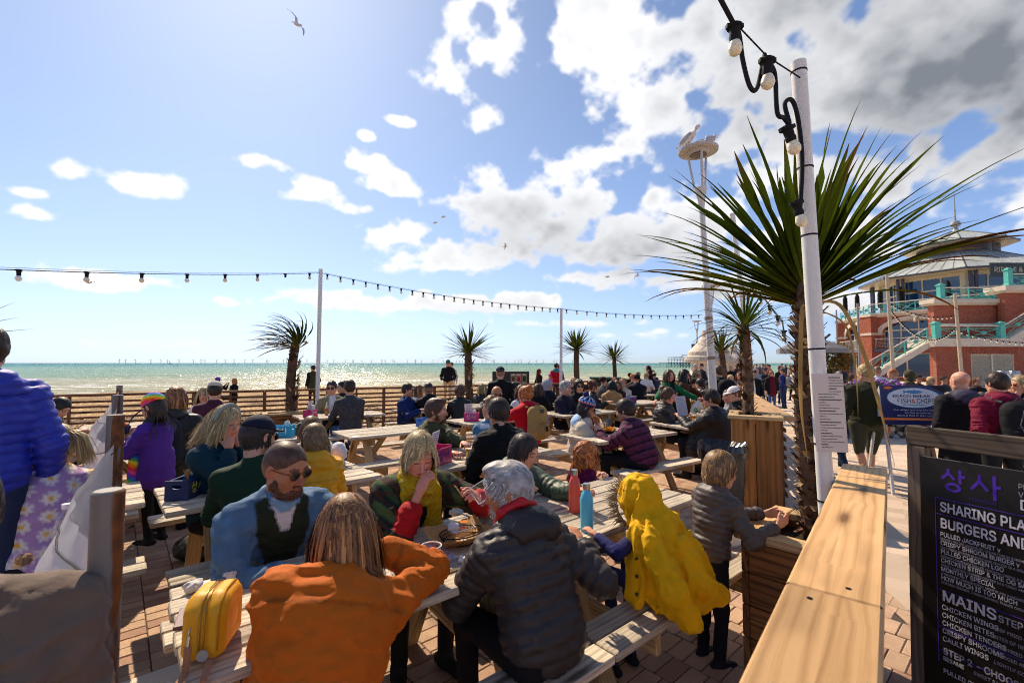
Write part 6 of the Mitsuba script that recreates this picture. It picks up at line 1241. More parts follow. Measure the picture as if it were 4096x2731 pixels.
person('young man in a white cap and a black jacket in profile', (3.886,7.884,0.54), (3.828,7.9,1.148), 285, s=1.03, face=(272,14),hair=('short','brown'),hat=('cap','#cfcdcb'),top='#1c1c20',collar='#d0cfd4')
person('person half hidden behind the white cap', (3.984,8.284,0.54), (3.926,8.3,1.089), 285, s=0.98, face=(272,10),hair=('short','dark'),top='#8d8a94')
EMER = person('woman with long wavy brown hair in an open emerald green jacket', (3.25,9.526,0.771), (3.265,9.5,1.436), 150, s=0.95, face=(160,6),hair=('long','brown',{'len':.34}),style='jacket',top='#0f5a38',pat=opencoat,legs='#12141a',coat=.22,arms=((4.05,9.15,.8),(2.75,8.95,.86)),skin='pink',w=1.05,pose='stand',bodyz=-0.10)
person('woman with long black hair and a fringe in a brown fluffy coat and green trousers', (3.651,9.825,0.765), (3.694,9.8,1.437), 120, s=0.96, face=(115,14),hair=('long','black',{'len':.4}),style='wool',top='#4a2a16',legs='#6f7a2a',coat=.12,arms=((4.3,9.5,.85),'side'),pose='stand',bodyz=-0.12)
BIG = person('large man in a dark coat with a backpack standing behind the lamp post', (4.474,9.881,0.782), (4.469,9.9,1.51), 345, s=1.04, face=(345,0),hair=('short','brown'),top='#15171f',arms=('pocket','pocket'),w=1.35,legs='#121216',style='coat',pose='stand',bodyz=-0.17)
person('balding man in a grey coat with glasses by the far fence', (2.388,12.26,0.54), (2.457,12.3,1.189), 60, s=1.05, face=(70,5),hair=('buzz','dark'),top='#4a4848',lod=2)
person('woman with black hair in a tan hooded jacket, back turned', (2.343,10.787,0.54), (2.384,10.9,1.141), 20, s=1.0, face=(30,10),hair=('long','black'),top='#a88458',hood='#a88458')
person('brown-haired woman facing us beside the tan jacket', (2.707,11.797,0.54), (2.681,11.7,1.124), 195, s=0.98, face=(185,12),hair=('long','brown'),top='#2d211d',skin='pink')
person('woman with curly fair hair in a cream jumper', (3.065,12.656,0.54), (3.044,12.6,1.141), 200, s=1.0, face=(200,8),hair=('curly','light'),top='#c2b294',lod=2)
person('woman with short red-brown hair behind the tan jacket', (2.974,13.259,0.54), (2.963,13.2,1.153), 190, s=0.98, face=(190,8),hair=('bob','red'),top='#3a2a2a',lod=2)
person('man in a long navy quilted coat and pale trainers, back turned', (3.642,13.34,0.54), (3.647,13.4,1.234), 5, s=1.08, face=(350,5),hair=('short','black'),style='puffer',top='#12141f',coat=.25,shoes='#c9c6c4',w=1.1,lod=2)
person('ginger man facing us behind the navy quilted coat', (3.856,14.639,0.54), (3.863,14.6,1.222), 170, s=1.0, face=(165,8),hair=('short','ginger'),top='#3a3c36',skin='pink',lod=2)
person('young man in glasses in a dark coat at the table beyond the lamp post', (4.549,11.173,0.54), (4.474,11.2,1.19), 290, s=1.0, face=(100,8),hair=('short','dark'),top='#17181f',lod=2,glasses=True)
person('person in a charcoal hooded padded coat, back turned, left of the lamp post', (4.424,10.625,0.54), (4.396,10.7,1.202), 340, s=1.02, face=(340,6),hair=('short','black'),style='puffer',top='#2c2c34',hood='#2c2c34',lod=1,w=1.1)
person('person with long black hair standing beyond the end fence', (5.22,17.507,0.777), (5.201,17.5,1.463), 250, s=0.98, face=(255,20),hair=('long','black'),top='#15151c',lod=2,pose='stand',bodyz=-0.12,arms=('side','side'))
person('blond woman in sunglasses and a white top beyond the end fence', (5.059,17.24,0.54), (5.059,17.2,1.222), 180, s=1.0, face=(180,4),hair=('long','blond'),glasses=True,top='#d8d4ce',lod=2)
person('person in a beige cap and denim shirt beyond the end fence', (5.651,18.162,0.54), (5.665,18.2,1.195), 20, s=1.0, face=(20,4),hat=('cap','#b9ab92'),top='#27456e',lod=2)
person('curly brown-haired person behind the beige cap', (5.985,19.44,0.54), (5.985,19.4,1.274), 180, s=1.0, face=(170,4),hair=('curly','brown'),top='#1d2a44',lod=2)
person('dark-haired person beyond the end fence, furthest left', (4.757,18.439,0.54), (4.764,18.4,1.172), 170, s=0.98, face=(90,4),hair=('short','black'),top='#1b1b22',lod=2)
person('person in a dark hooded coat beyond the end fence', (5.236,18.94,0.54), (5.236,18.9,1.194), 180, s=1.0, face=(160,4),hair=('curly','dark'),top='#29251f',lod=2)
person('older man in a dark olive coat beside the white kiosk', (7.627,19,0.821), (7.657,19,1.535), 90, s=1.02, face=(80,10),hair=('short','grey'),top='#37362a',lod=2,coat=.3,pose='stand',bodyz=-0.12,arms=('side','side'))
person('man partly hidden beside the man in the olive coat', (8.289,20.007,0.832), (8.27,20,1.546), 250, s=1.02, face=(250,0),hair=('short','dark'),top='#20222b',lod=2,pose='stand',bodyz=-0.11,arms=('side','side'))
person('woman in sunglasses with a fur-collared coat before the kiosk', (6.798,16.64,0.54), (6.795,16.6,1.238), 185, s=1.0, face=(185,4),hair=('long','dark'),glasses=True,top='#26211c',lod=2)
person('man in sunglasses seated behind the fluffy brown coat', (6.776,17.44,0.54), (6.772,17.4,1.117), 185, s=1.0, face=(185,4),hair=('short','dark'),glasses=True,top='#22242c',lod=2)
person('woman with long dark hair in black, back turned, left of the navy blazer', (0.567,10.525,0.54), (0.594,10.6,1.086), 20, s=1.0, face=(290,4),hair=('long','brown'),top='#111114',legs='#6a8cb5')
person('person in a navy jacket with a pale grey hood raised', (0.851,11.523,0.54), (0.916,11.6,1.118), 40, s=1.03, face=(80,10),hat=('hood','#9a9aa2'),top='#161a28')
person('curly fair-haired person behind the woman in large sunglasses', (1.702,12.64,0.54), (1.702,12.6,1.153), 180, s=1.0, face=(180,4),hair=('curly','light'),top='#2a2a2e',lod=2)
person('woman with grey-blond hair in a black padded jacket by the fence', (-0.754,11.148,0.54), (-0.724,11.2,1.052), 30, s=0.98, face=(30,8),hair=('long','dirty'),style='puffer',top='#17181c')
person('dark-haired person in a black coat far behind the bobble hat', (1.93,11.944,0.54), (1.951,12,1.007), 20, s=1.0, face=(20,8),hair=('short','dark'),top='#15161a',lod=2)
FLEECE = person('fair-haired man in an olive fleece and shorts walking away', (5.026,6.5,0.844), (5.026,6.5,1.544), 355, s=1.0, face=(352,8),hair=('short','dirty'),style='knit',top='#252716',legs='#3f4030',stride=.14,arms=('side','side'),w=1.5,lod=0,shorts=1,pose='stand',bodyz=-0.08)
person('person in dark blue jeans walking ahead of the man in the olive fleece', (5.461,7.6,0.734), (5.461,7.6,1.434), 350, s=1.0, face=(350,0),hair=('short','dark'),top='#15171f',legs='#1f2c48',stride=.14,arms=('side','side'),shoes='#6b4023',pose='stand',bodyz=-0.19)
person('bald man in a long black coat with a grey hood, back turned', (5.576,5.68,0.752), (5.58,5.7,1.452), 10, s=1.0, face=(5,8),hair=('bald','dark'),style='coat',top='#111014',hood='#3d3b4e',coat=.35,legs='#15151a',arms=('side','side'),w=1.2,pose='stand',bodyz=-0.17)
MAROON = person('young man in a maroon hoodie with a black backpack, back turned', (5.4,5.07,0.771), (5.404,5.1,1.457), 8, s=0.98, face=(10,8),hair=('short','dark',{'n':1200}),style='jacket',top='#6b0d2c',hood='#6b0d2c',legs='#17171c',arms=('pocket','pocket'),w=1.15,lod=0,pose='stand',bodyz=-0.13)
person('fair-haired woman in sunglasses and a dark coat at the right edge', (7.351,6.595,0.679), (7.331,6.6,1.379), 285, s=1.0, face=(275,8),hair=('bob','blond'),glasses='#c05020',top='#16181f',arms=('chin','side'),pose='stand',bodyz=-0.24)
person('person in a navy jacket at the right edge below the fair-haired woman', (6.187,5.59,0.575), (6.17,5.6,1.065), 300, s=0.7, face=(300,5),hair=('short','dark'),top='#1b2130',arms=('side','side'),pose='stand',bodyz=-0.07)
person('bald man in a white denim jacket reading a menu sheet', (9.578,11.972,0.774), (9.588,12,1.474), 20, s=1.0, face=(30,14),hair=('buzz','light'),top='#d3d3d6',arms=('phone','phone'),pose='stand',bodyz=-0.15)
person('man with fair hair in a grey shirt beside the white denim jacket', (9.589,11.477,0.738), (9.569,11.5,1.417), 320, s=0.97, face=(310,5),hair=('buzz','ginger'),top='#6b6e6a',pose='stand',bodyz=-0.15,arms=('side','side'))
person('person in an olive hooded coat left of the wooden mast', (10.232,11.783,0.701), (10.222,11.8,1.366), 330, s=0.95, face=(330,5),hat=('hood','#4a4630'),top='#4a4630',pose='stand',bodyz=-0.17,arms=('side','side'))
person('dark-haired person sitting low behind the blue board', (11.198,12.62,0.654), (11.198,12.6,1.249), 180, s=0.85, face=(180,5),hair=('short','black'),top='#1c1c20',lod=2,pose='stand',bodyz=-0.13,arms=('side','side'))
person('fair-haired person just behind the blue board', (11.371,12.42,0.613), (11.372,12.4,1.208), 175, s=0.85, face=(175,5),hair=('bob','blond'),top='#52504a',lod=2,pose='stand',bodyz=-0.17,arms=('side','side'))
person('red-faced man behind the blue board', (12.083,12.82,0.61), (12.081,12.8,1.205), 185, s=0.85, face=(185,5),hair=('short','dark'),top='#3a3a40',lod=2,pose='stand',bodyz=-0.17,arms=('side','side'))
person('brown-haired woman glimpsed between the bald man and the maroon hoodie', (12.108,11.919,0.61), (12.102,11.9,1.205), 200, s=0.85, face=(200,5),hair=('long','brown'),top='#2c2622',lod=2,pose='stand',bodyz=-0.17,arms=('side','side'))
person('grey-haired person behind the maroon hoodie', (10.16,9.42,0.653), (10.157,9.4,1.269), 190, s=0.88, face=(190,5),hair=('curly','grey'),top='#25262c',pose='stand',bodyz=-0.16,arms=('side','side'))
person('man with short dark hair looking down at the right of the maroon hoodie', (9.426,8.619,0.62), (9.419,8.6,1.222), 200, s=0.86, face=(200,15),hair=('short','dark'),top='#1e2026',pose='stand',bodyz=-0.17,arms=('side','side'))
person('woman in a patterned dark top near the steel barrier', (10.862,14.985,0.53), (10.849,15,1.195), 320, s=0.95, face=(300,5),hair=('long','brown'),top='#2b2f4a',lod=2,pose='stand',bodyz=-0.34,arms=('side','side'))
person('person in a lilac top half hidden by the olive fleece', (10.436,14.017,0.589), (10.446,14,1.254), 150, s=0.95, face=(150,5),hair=('curly','brown'),top='#5a5a78',lod=2,pose='stand',bodyz=-0.29,arms=('side','side'))
person('woman with fair hair in a burgundy top, black cardigan and jeans', (10.899,19.22,0.581), (10.895,19.2,1.26), 190, s=0.97, face=(195,5),hair=('bob','light'),glasses=True,top='#141216',pat=burgundy,legs='#3a4f7a',arms=('side','side'),coat=.2,lod=1,pose='stand',bodyz=-0.31)
BLUEH = person('man in a grey beanie and a blue hoodie with a pale backpack', (11.739,19.783,0.64), (11.729,19.8,1.34), 330, s=1.0, face=(320,5),hat=('beanie','#4a4c54'),top='#23326b',legs='#1f3157',arms=('side','side'),lod=1,pose='stand',bodyz=-0.28)
person('man in sunglasses standing behind the burgundy top', (12.345,21.02,0.739), (12.343,21,1.46), 185, s=1.03, face=(185,0),hair=('curly','brown'),glasses=True,top='#17171c',lod=2,pose='stand',bodyz=-0.21,arms=('side','side'))
person('woman with dark hair in a white top and black leggings striding', (14.789,24,0.612), (14.789,24,1.291), 260, s=0.97, face=(255,8),hair=('long','brown'),glasses=True,top='#cfc9c0',legs='#101014',stride=.2,lod=2,pose='stand',bodyz=-0.28,arms=('side','side'))
person('person in black beside the woman in the white top, carrying a white bag', (15.488,24.6,0.628), (15.488,24.6,1.328), 265, s=1.0, face=(265,8),hair=('short','dark'),top='#131318',legs='#17171c',stride=.16,lod=2,pose='stand',bodyz=-0.29,arms=('side','side'))
person('boy in a black quilted jacket and patterned trousers walking towards us', (7.204,13.619,0.768), (7.199,13.6,1.356), 195, s=0.84, face=(190,22),hair=('short','black'),style='puffer',top='#16151c',legs='#1c2452',arms=('side','side'),lod=2,pose='stand',bodyz=-0.00)
person('girl with bright ginger hair in a plum coat', (6.908,13.814,0.724), (6.87,13.8,1.312), 250, s=0.84, face=(240,0),hair=('long','ginger'),top='#3b3348',lod=1,pose='stand',bodyz=-0.05,arms=('side','side'))
person('small fair-haired child laughing beside the promenade rail', (6.182,12.919,0.747), (6.175,12.9,1.251), 200, s=0.72, face=(180,0),hair=('bob','dirty'),top='#5a5a78',lod=2,pose='stand',bodyz=0.08,arms=('side','side'))
person('person in black walking away left of the palm trunk', (10.78,23,0.739), (10.78,23,1.439), 10, s=1.0, face=(10,0),hair=('short','grey'),top='#131319',lod=2,stride=.1,pose='stand',bodyz=-0.18,arms=('side','side'))
person('blond woman in black walking towards us left of the palm trunk', (10.755,22.4,0.766), (10.755,22.4,1.445), 190, s=0.97, face=(190,0),hair=('long','blond'),top='#16161b',lod=2,stride=.1,pose='stand',bodyz=-0.13,arms=('side','side'))
person('woman in a pale blue cardigan with long dark hair', (12.891,24,0.589), (12.891,24,1.268), 190, s=0.97, face=(190,0),hair=('long','dark'),top='#8fa3b5',lod=2,pose='stand',bodyz=-0.30,arms=('side','side'))
person('woman with a pushchair in a dark striped top', (12.947,23.4,0.577), (12.947,23.4,1.256), 185, s=0.97, face=(185,5),hair=('short','brown'),glasses=True,top='#23232d',lod=2,arms=('phone','phone'),pose='stand',bodyz=-0.31)
person('distant dark-haired stroller in a charcoal top among the promenade crowd', (18.068,40,0.827), (18.068,40,1.527), 185, s=1.0, hair=('short','dark'),top='#22252e',legs='#1d2a44',lod=2,stride=0.1,arms=('side','side'),pose='stand',bodyz=-0.09)
person('distant brown-haired stroller in a brown top among the promenade crowd', (16.224,33,0.759), (16.224,33,1.459), 350, s=1.0, hair=('long','brown'),top='#3b2a26',legs='#15161b',lod=2,stride=0.0,arms=('side','side'),pose='stand',bodyz=-0.16)
person('distant black-haired stroller in a black top among the promenade crowd', (15.063,30,0.722), (15.063,30,1.422), 90, s=1.0, hair=('long','black'),top='#17181d',legs='#2b2b30',lod=2,stride=0.14,arms=('side','side'),pose='stand',bodyz=-0.20)
person('distant dark-haired stroller in a denim blue top among the promenade crowd', (16.127,31,0.743), (16.127,31,1.443), 265, s=1.0, hair=('short','dark'),top='#2a3b63',legs='#1d2a44',lod=2,stride=0.1,arms=('side','side'),pose='stand',bodyz=-0.18)
person('distant grey-haired stroller in a white top among the promenade crowd', (17.98,34,0.785), (17.98,34,1.485), 185, s=1.0, hair=('short','grey'),top='#c7c7cc',legs='#15161b',lod=2,stride=0.0,arms=('side','side'),pose='stand',bodyz=-0.14)
person('distant brown-haired stroller in a bottle green top among the promenade crowd', (14.172,27,0.671), (14.172,27,1.371), 350, s=1.0, hair=('short','brown'),top='#2d4a40',legs='#2b2b30',lod=2,stride=0.14,arms=('side','side'),pose='stand',bodyz=-0.25)
person('distant grey-haired stroller in a navy top among the promenade crowd', (20.604,38,0.834), (20.604,38,1.534), 90, s=1.0, hair=('short','grey'),top='#22304f',legs='#1d2a44',lod=2,stride=0.1,arms=('side','side'),pose='stand',bodyz=-0.09)
person('distant dark-haired stroller in a dark blue top among the promenade crowd', (19.759,36,0.808), (19.759,36,1.508), 265, s=1.0, hair=('short','dark'),top='#1d2230',legs='#15161b',lod=2,stride=0.0,arms=('side','side'),pose='stand',bodyz=-0.11)
person('distant red-haired stroller in a plum top among the promenade crowd', (19.443,35,0.779), (19.443,35,1.479), 185, s=1.0, hair=('long','red'),top='#4b3540',legs='#2b2b30',lod=2,stride=0.14,arms=('side','side'),pose='stand',bodyz=-0.14)
person('distant dark-haired stroller in a graphite top among the promenade crowd', (20.45,36.5,0.771), (20.45,36.5,1.471), 350, s=1.0, hair=('short','dark'),top='#2b2b31',legs='#1d2a44',lod=2,stride=0.1,arms=('side','side'),pose='stand',bodyz=-0.15)
person('distant dark-haired stroller in a russet top among the promenade crowd', (18.614,33,0.759), (18.614,33,1.459), 90, s=1.0, hair=('short','dark'),top='#6b3b34',legs='#15161b',lod=2,stride=0.0,arms=('side','side'),pose='stand',bodyz=-0.16)
person('distant black-haired stroller in a jet black top among the promenade crowd', (23.042,39,0.83), (23.042,39,1.53), 265, s=1.0, hair=('short','black'),top='#17181c',legs='#2b2b30',lod=2,stride=0.14,arms=('side','side'),pose='stand',bodyz=-0.09)
person('distant dark-haired stroller in a slate top among the promenade crowd', (21.611,36,0.773), (21.611,36,1.473), 185, s=1.0, hair=('long','dark'),top='#25222a',legs='#1d2a44',lod=2,stride=0.1,arms=('side','side'),pose='stand',bodyz=-0.15)
person('distant brown-haired stroller in a pale pink top among the promenade crowd', (21.31,35,0.746), (21.31,35,1.446), 350, s=1.0, hair=('long','brown'),top='#c9b9b4',legs='#15161b',lod=2,stride=0.0,arms=('side','side'),pose='stand',bodyz=-0.17)
person('distant light-haired stroller in a fawn top among the promenade crowd', (20.523,33.5,0.724), (20.523,33.5,1.424), 90, s=1.0, hair=('short','light'),top='#7a6a58',legs='#2b2b30',lod=2,stride=0.14,arms=('side','side'),pose='stand',bodyz=-0.20)
person('distant dirty-haired stroller in a camel top among the promenade crowd', (20.531,33,0.728), (20.531,33,1.428), 265, s=1.0, hair=('long','dirty'),top='#a08b74',legs='#1d2a44',lod=2,stride=0.1,arms=('side','side'),pose='stand',bodyz=-0.19)
person('distant dark-haired stroller in a steel blue top among the promenade crowd', (23.514,37,0.733), (23.514,37,1.433), 185, s=1.0, hair=('short','dark'),top='#2b3448',legs='#15161b',lod=2,stride=0.0,arms=('side','side'),pose='stand',bodyz=-0.19)
person('distant brown-haired stroller in a ash grey top among the promenade crowd', (21.612,42,0.779), (21.612,42,1.479), 350, s=1.0, hair=('short','brown'),top='#33343c',legs='#2b2b30',lod=2,stride=0.14,arms=('side','side'),pose='stand',bodyz=-0.14)
person('distant dark-haired stroller in a dark red top among the promenade crowd', (23.563,44,0.769), (23.563,44,1.469), 90, s=1.0, hair=('short','dark'),top='#51322f',legs='#1d2a44',lod=2,stride=0.1,arms=('side','side'),pose='stand',bodyz=-0.15)
person('distant dark-haired stroller in a orange top among the promenade crowd', (26.016,37,0.697), (26.016,37,1.397), 265, s=1.0, hair=('short','dark'),top='#7c3b22',legs='#15161b',lod=2,stride=0.0,arms=('side','side'),pose='stand',bodyz=-0.22)
person('distant dark-haired stroller in a ink blue top among the promenade crowd', (25.04,36,0.739), (25.04,36,1.439), 185, s=1.0, hair=('short','dark'),top='#232833',legs='#2b2b30',lod=2,stride=0.14,arms=('side','side'),pose='stand',bodyz=-0.18)
person('distant brown-haired stroller in a forest green top among the promenade crowd', (24.133,34,0.688), (24.133,34,1.388), 350, s=1.0, hair=('short','brown'),top='#2c3630',legs='#1d2a44',lod=2,stride=0.1,arms=('side','side'),pose='stand',bodyz=-0.23)
person('distant dark-haired stroller in a mid grey top among the promenade crowd', (13.292,30,0.808), (13.292,30,1.508), 90, s=1.0, hair=('short','dark'),top='#3c3d46',legs='#15161b',lod=2,stride=0.0,arms=('side','side'),pose='stand',bodyz=-0.11)
person('person in a purple woolly hat and black coat sitting on the beach', (-12.279,18.99,0.295), (-12.22,19,0.975), 80, s=1.0, face=(85,20),hat=('beanie','#6b3fa0'),top='#15151c',lod=2,bodyz=0.15)
person('woman with red hair in a black coat on the beach', (-11.722,19.328,0.263), (-11.733,19.3,0.928), 200, s=0.95, face=(215,10),hair=('bob','auburn'),top='#101015',lod=2,arms=('phone','side'),glasses=True,pose='stand',bodyz=-0.61)
person('man in an olive and black parka walking on the beach behind the white pole', (-8.778,20.189,0.74), (-8.794,20.2,1.468), 305, s=1.04, face=(300,10),hair=('short','dark'),top='#3c3d28',pat=parka,coat=.22,legs='#101214',lod=1,w=1.15,pose='stand',bodyz=-0.22,arms=('side','side'))
person('man in a green beanie, black jacket and sand trousers facing us on the beach', (-2.704,19.3,0.944), (-2.704,19.3,1.679), 178, s=1.05, face=(180,2),hat=('beanie','#126b52'),glasses=True,top='#15131b',legs='#c2a272',arms=('pocket','pocket'),lod=1,w=1.12,pose='stand',bodyz=-0.02)
person('person in cream trousers half hidden behind the green beanie', (-2.729,20.6,0.901), (-2.729,20.6,1.601), 190, s=1.0, face=(190,2),hair=('short','dark'),top='#b9b2aa',legs='#cfc7b4',lod=2,pose='stand',bodyz=-0.02,arms=('side','side'))
person('woman with long red hair in a black coat on the beach, carrying bags', (1.243,20.99,0.621), (1.26,21,1.3), 60, s=0.97, face=(70,8),hair=('long','red'),top='#1d1718',coat=.25,lod=2,pose='stand',bodyz=-0.27,arms=('side','side'))
person('man in a red jacket with a teal hood, back turned, on the beach', (1.973,20.5,0.841), (1.973,20.5,1.562), 5, s=1.03, face=(5,0),hair=('short','black'),top='#a01226',hood='#1f7f8d',legs='#2f3746',lod=1,arms=('pocket','pocket'),pose='stand',bodyz=-0.11)
person('person in a red jacket just right of the teal hood', (2.171,21.3,0.797), (2.171,21.3,1.497), 20, s=1.0, face=(20,0),hair=('short','brown'),top='#8d1a28',lod=2,pose='stand',bodyz=-0.12,arms=('side','side'))
person('small child in a pink hooded coat on the beach', (1.656,20,0.647), (1.656,20,1.109), 150, s=0.66, face=(200,0),hat=('hood','#c0408c'),top='#c0408c',lod=2,pose='stand',bodyz=0.04,arms=('side','side'))

# ---------------------------------------------------------------- what people wear on top or carry
def child(parent, name, prims, h, col, mt='m_cloth', disp=None, label=None, colf=None):
    v, f, L = blob(prims, h, disp); M().add(v, f, lin(col) * (1 + .25 * nz(v, 25, 3)[:, None]) if colf is None else colf(v, L)).part(parent, name, mt, True, label); return v
p = SCARF; nk, TR, s, d1 = p['nk'], p['TR'], p['s'], p['d1']; W = lambda x, y, z: nk + TR @ (np.array([x, y, z]) * s)
wool = lambda P: .012 * nz(P, 70, 2, 3) + .018 * np.abs(nz(P, 18, 2, 7))
sc = [ell(W(0, .03, .0), np.array([.13, .125, .05]) * s, TR, .03), ell(W(.01, .035, .045), np.array([.118, .115, .045]) * s, TR @ rot(y=10, x=-8), .015), ell(W(-.01, .05, -.045), np.array([.12, .115, .045]) * s, TR @ rot(y=-12, x=-14), .015), cone(W(-.07, .1, -.03), W(-.1, .17, -.36), .062 * s, .07 * s, .02, 0, (TR[:, 1], .5)), cone(W(.065, .11, -.03), W(.075, .18, -.36), .06 * s, .066 * s, .02, 0, (TR[:, 1], .5))]
K = p['key'] + '__scarf'
child(p['key'], 'scarf', sc, .008, '#a78a08', 'm_cloth', wool, 'mustard yellow wool scarf with a fringe', lambda v, L: np.where(RNG.random((len(v), 1)) < .06, lin('#c9b66a'), lin('#a98b09')) * (.65 + .8 * meshkit.noise(v * 130, 3)[:, None]))
m = M()
for x0, y0 in ((-.1, .17), (.075, .18)):
    for i in range(34): a = W(x0 + (RNG.random() - .5) * .13, y0 + (RNG.random() - .5) * .04, -.39 + .02 * RNG.random()); m.tube([a, a + [RNG.normal() * .012, RNG.normal() * .012, -.05], a + [RNG.normal() * .025, RNG.normal() * .02, -.1]], [.0028, .0024, .0015], 4, '#b5a886', False)
m.part(K, 'fringe', 'm_cloth', True, kind='stuff')
p = GREY; W = lambda x, y, z: p['nk'] + p['TR'] @ (np.array([x, y, z]) * p['s'])
child(p['key'], 'hood_lining', [cone(W(-.085, .06, .02), W(-.09, -.03, .075), .02, .024, .02), cone(W(-.09, -.03, .075), W(-.02, -.09, .095), .024, .024, .02), cone(W(-.02, -.09, .095), W(.07, -.06, .08), .024, .02, .02)], .007, '#b3121c', 'm_smooth_cloth', lambda P: .012 * np.abs(nz(P, 60, 2)), 'red rolled hood lining')
child(p['key'], 'hood', [cone(W(-.1, -.0, .0), W(-.07, -.1, -.02), .045, .055, .03), cone(W(-.07, -.1, -.02), W(.05, -.13, -.03), .058, .06, .03), cone(W(.05, -.13, -.03), W(.12, -.04, .0), .058, .045, .03), ell(W(0, -.1, .02), (.1, .06, .04), p['TR'], .03)], .009, '#262121', 'm_smooth_cloth', lambda P: .035 * np.abs(nz(P, 22, 3)) - .006)
p = CREAMW; X = (p['Rh'], p['head'])
child(p['key'] + '__woolly_hat', 'bobble', [ell(p['head'] + p['Rh'] @ np.array([0, -.06, .17]), (.042,) * 3)], .009, '#2a2a5c', 'm_cloth', lambda P: .03 * nz(P, 90, 2))
p = TEALW; W = lambda x, y, z: p['head'] + p['Rh'] @ (np.array([x, y, z]) * p['s']); t = np.linspace(-1.75, 1.75, 15)
M().tube([W(.097 * math.sin(q), .01, .035 + .098 * math.cos(q)) for q in t], .014, 8, '#8e948f').part(p['key'], 'headband', 'm_cloth', True)
v, f, c = strands((p['Rh'], p['head'] + p['Rh'] @ np.array([-.02, -.07, -.02])), p['s'] * .9, 500, .3, .0026, HAIR['blond'], 31, 0, .9, (-.5, -.2, .1), 7, .35); M().add(v, f, c).part(p['key'], 'ponytail', 'm_hair', True)

def backpack(p, label, col, trim, size=1., pocket=True, print_=None, dark=False):
    K = thing('backpack', label, 'backpack'); s, TR, d1, Ls = p['s'], p['TR'], p['d1'], p['Ls']; o = p['hips'] + d1 * Ls * .52 - TR[:, 1] * .215 * s
    W = lambda x, y, z: o + TR @ (np.array([x, y, z]) * s * size)
    flat_ = (TR[:, 1], .62)
    v, f, L = blob([cone(W(-.06, 0, -.12), W(.06, 0, -.12), .1 * s * size, None, .02, 0), cone(W(-.05, 0, .12), W(.05, 0, .12), .085 * s * size, None, .1, 0), ell(W(0, 0, 0), np.array([.15, .1, .2]) * s * size, TR, .05), ell(W(0, -.075, -.1), np.array([.115, .055, .1]) * s * size, TR, .012, 1)], .011, lambda P: .014 * np.abs(nz(P, 18, 3)))
    M().add(v, f, np.where((L == 1)[:, None], lin(col) * .85, lin(col)) * (1 + .4 * nz(v, 18, 3)[:, None])).part(K, 'bag', 'm_cloth', True)
    for sx in (-1, 1):
        S = p['SH'][0 if sx < 0 else 1] - TR[:, 0] * sx * .05 * s; t_ = .085 * s
        M().tube([W(sx * .09, .05, .19), S + d1 * t_ - TR[:, 1] * .07 * s, S + d1 * t_ * 1.05 + TR[:, 1] * .03 * s, S + TR[:, 1] * .135 * s - d1 * .06 * s, S + TR[:, 1] * .11 * s - d1 * .22 * s, W(sx * .16, .06, -.17)], [.018 * s] * 6, 6, trim).part(K, 'strap', 'm_cloth', True)
    M().tube([W(-.04, -.0, .2), W(-.02, -.02, .235), W(.02, -.02, .235), W(.04, 0, .2)], .008, 6, trim).part(K, 'handle', 'm_cloth', True)
    M().tube([W(-.1, -.105, -.03), W(-.05, -.135, -.01), W(.05, -.135, -.01), W(.1, -.105, -.03)], .005, 5, trim).part(K, 'zip', 'm_matte', True)
    return K, W, TR
backpack(LONGC, 'navy patterned backpack with an orange loop on the long black quilted coat', '#20242f', '#15171d', 1.15)
K, W, TRb = backpack(RED, 'tan canvas backpack with a black handprint on the red coat', '#9c7b4a', '#7a5f38', 1.12)
m = M(); Rp = np.stack([TRb[:, 0], TRb[:, 2], -TRb[:, 1]], 1); hand = shapely.union_all([Point(0, 0).buffer(.02)] + [stroke([(0, 0), (.052 * math.sin(a), .056 * math.cos(a))], .011) for a in (-.5, -.17, .15, .5)] + [stroke([(0, -.005), (.042, .005)], .012)]); m.prism(hand, .002, .004, Rp, W(.01, -.147, -.1), '#17130f'); m.part(K, 'handprint', 'm_matte')
M().box(W(0, -.095, .13), (.07, .012, .05), TRb, '#1d1a18', ch=.004).part(K, 'buckle_flap', 'm_gloss')
K, W, TRb = backpack(MAROON, 'black backpack with grey piping on the maroon hoodie', '#16171b', '#3a3c42', 1.15)
for sx in (-1, 1): M().tube([W(sx * .04, -.1, .13), W(sx * .09, -.12, .0), W(sx * .06, -.14, -.12)], .005, 5, '#5c5f66').part(K, 'piping', 'm_cloth', True)
backpack(BLUEH, 'pale grey backpack with an orange trim on the blue hoodie', '#8c8f93', '#b06030', 1.0)
backpack(BIG, 'bulky black rucksack on the large man behind the lamp post', '#121318', '#1b1c22', 1.3)
# carrier bag, plush toys, menu in hands
K = thing('carrier_bag', 'white carrier bag with green marks held by the woman in emerald green', 'bag'); w = EMER['WR'][0]; c = w + [-.03, -.02, -.24]
v, f, _ = blob([ell(c, (.14, .05, .17), rot(y=18), .02), cone(c + [0, 0, .1], w + [0, -.02, -.04], .08, .025, .05)], .014, lambda P: .03 * np.abs(nz(P, 14, 3))); M().add(v, f, '#cdccc8').part(K, 'bag', 'm_matte', True)
for i in range(3): M().lathe([(.02, 0), (.035, 0), (.035, .004), (.02, .004)], c + [-.05 + .05 * (i % 2), -.062, -.03 + .045 * i - .04], 14, rot(x=90), '#2f8a4a').part(K, 'green_mark', 'm_matte')
K = thing('menu_sheet', 'white menu sheet held up by the man in the black down coat', 'menu'); Rm = rot(z=-25, x=-12); c = MENUM['WR'][0] + [.04, .06, .17]; M().box(c, (.21, .002, .3), Rm, '#c9c5cc').part(K, 'paper', 'm_matte')
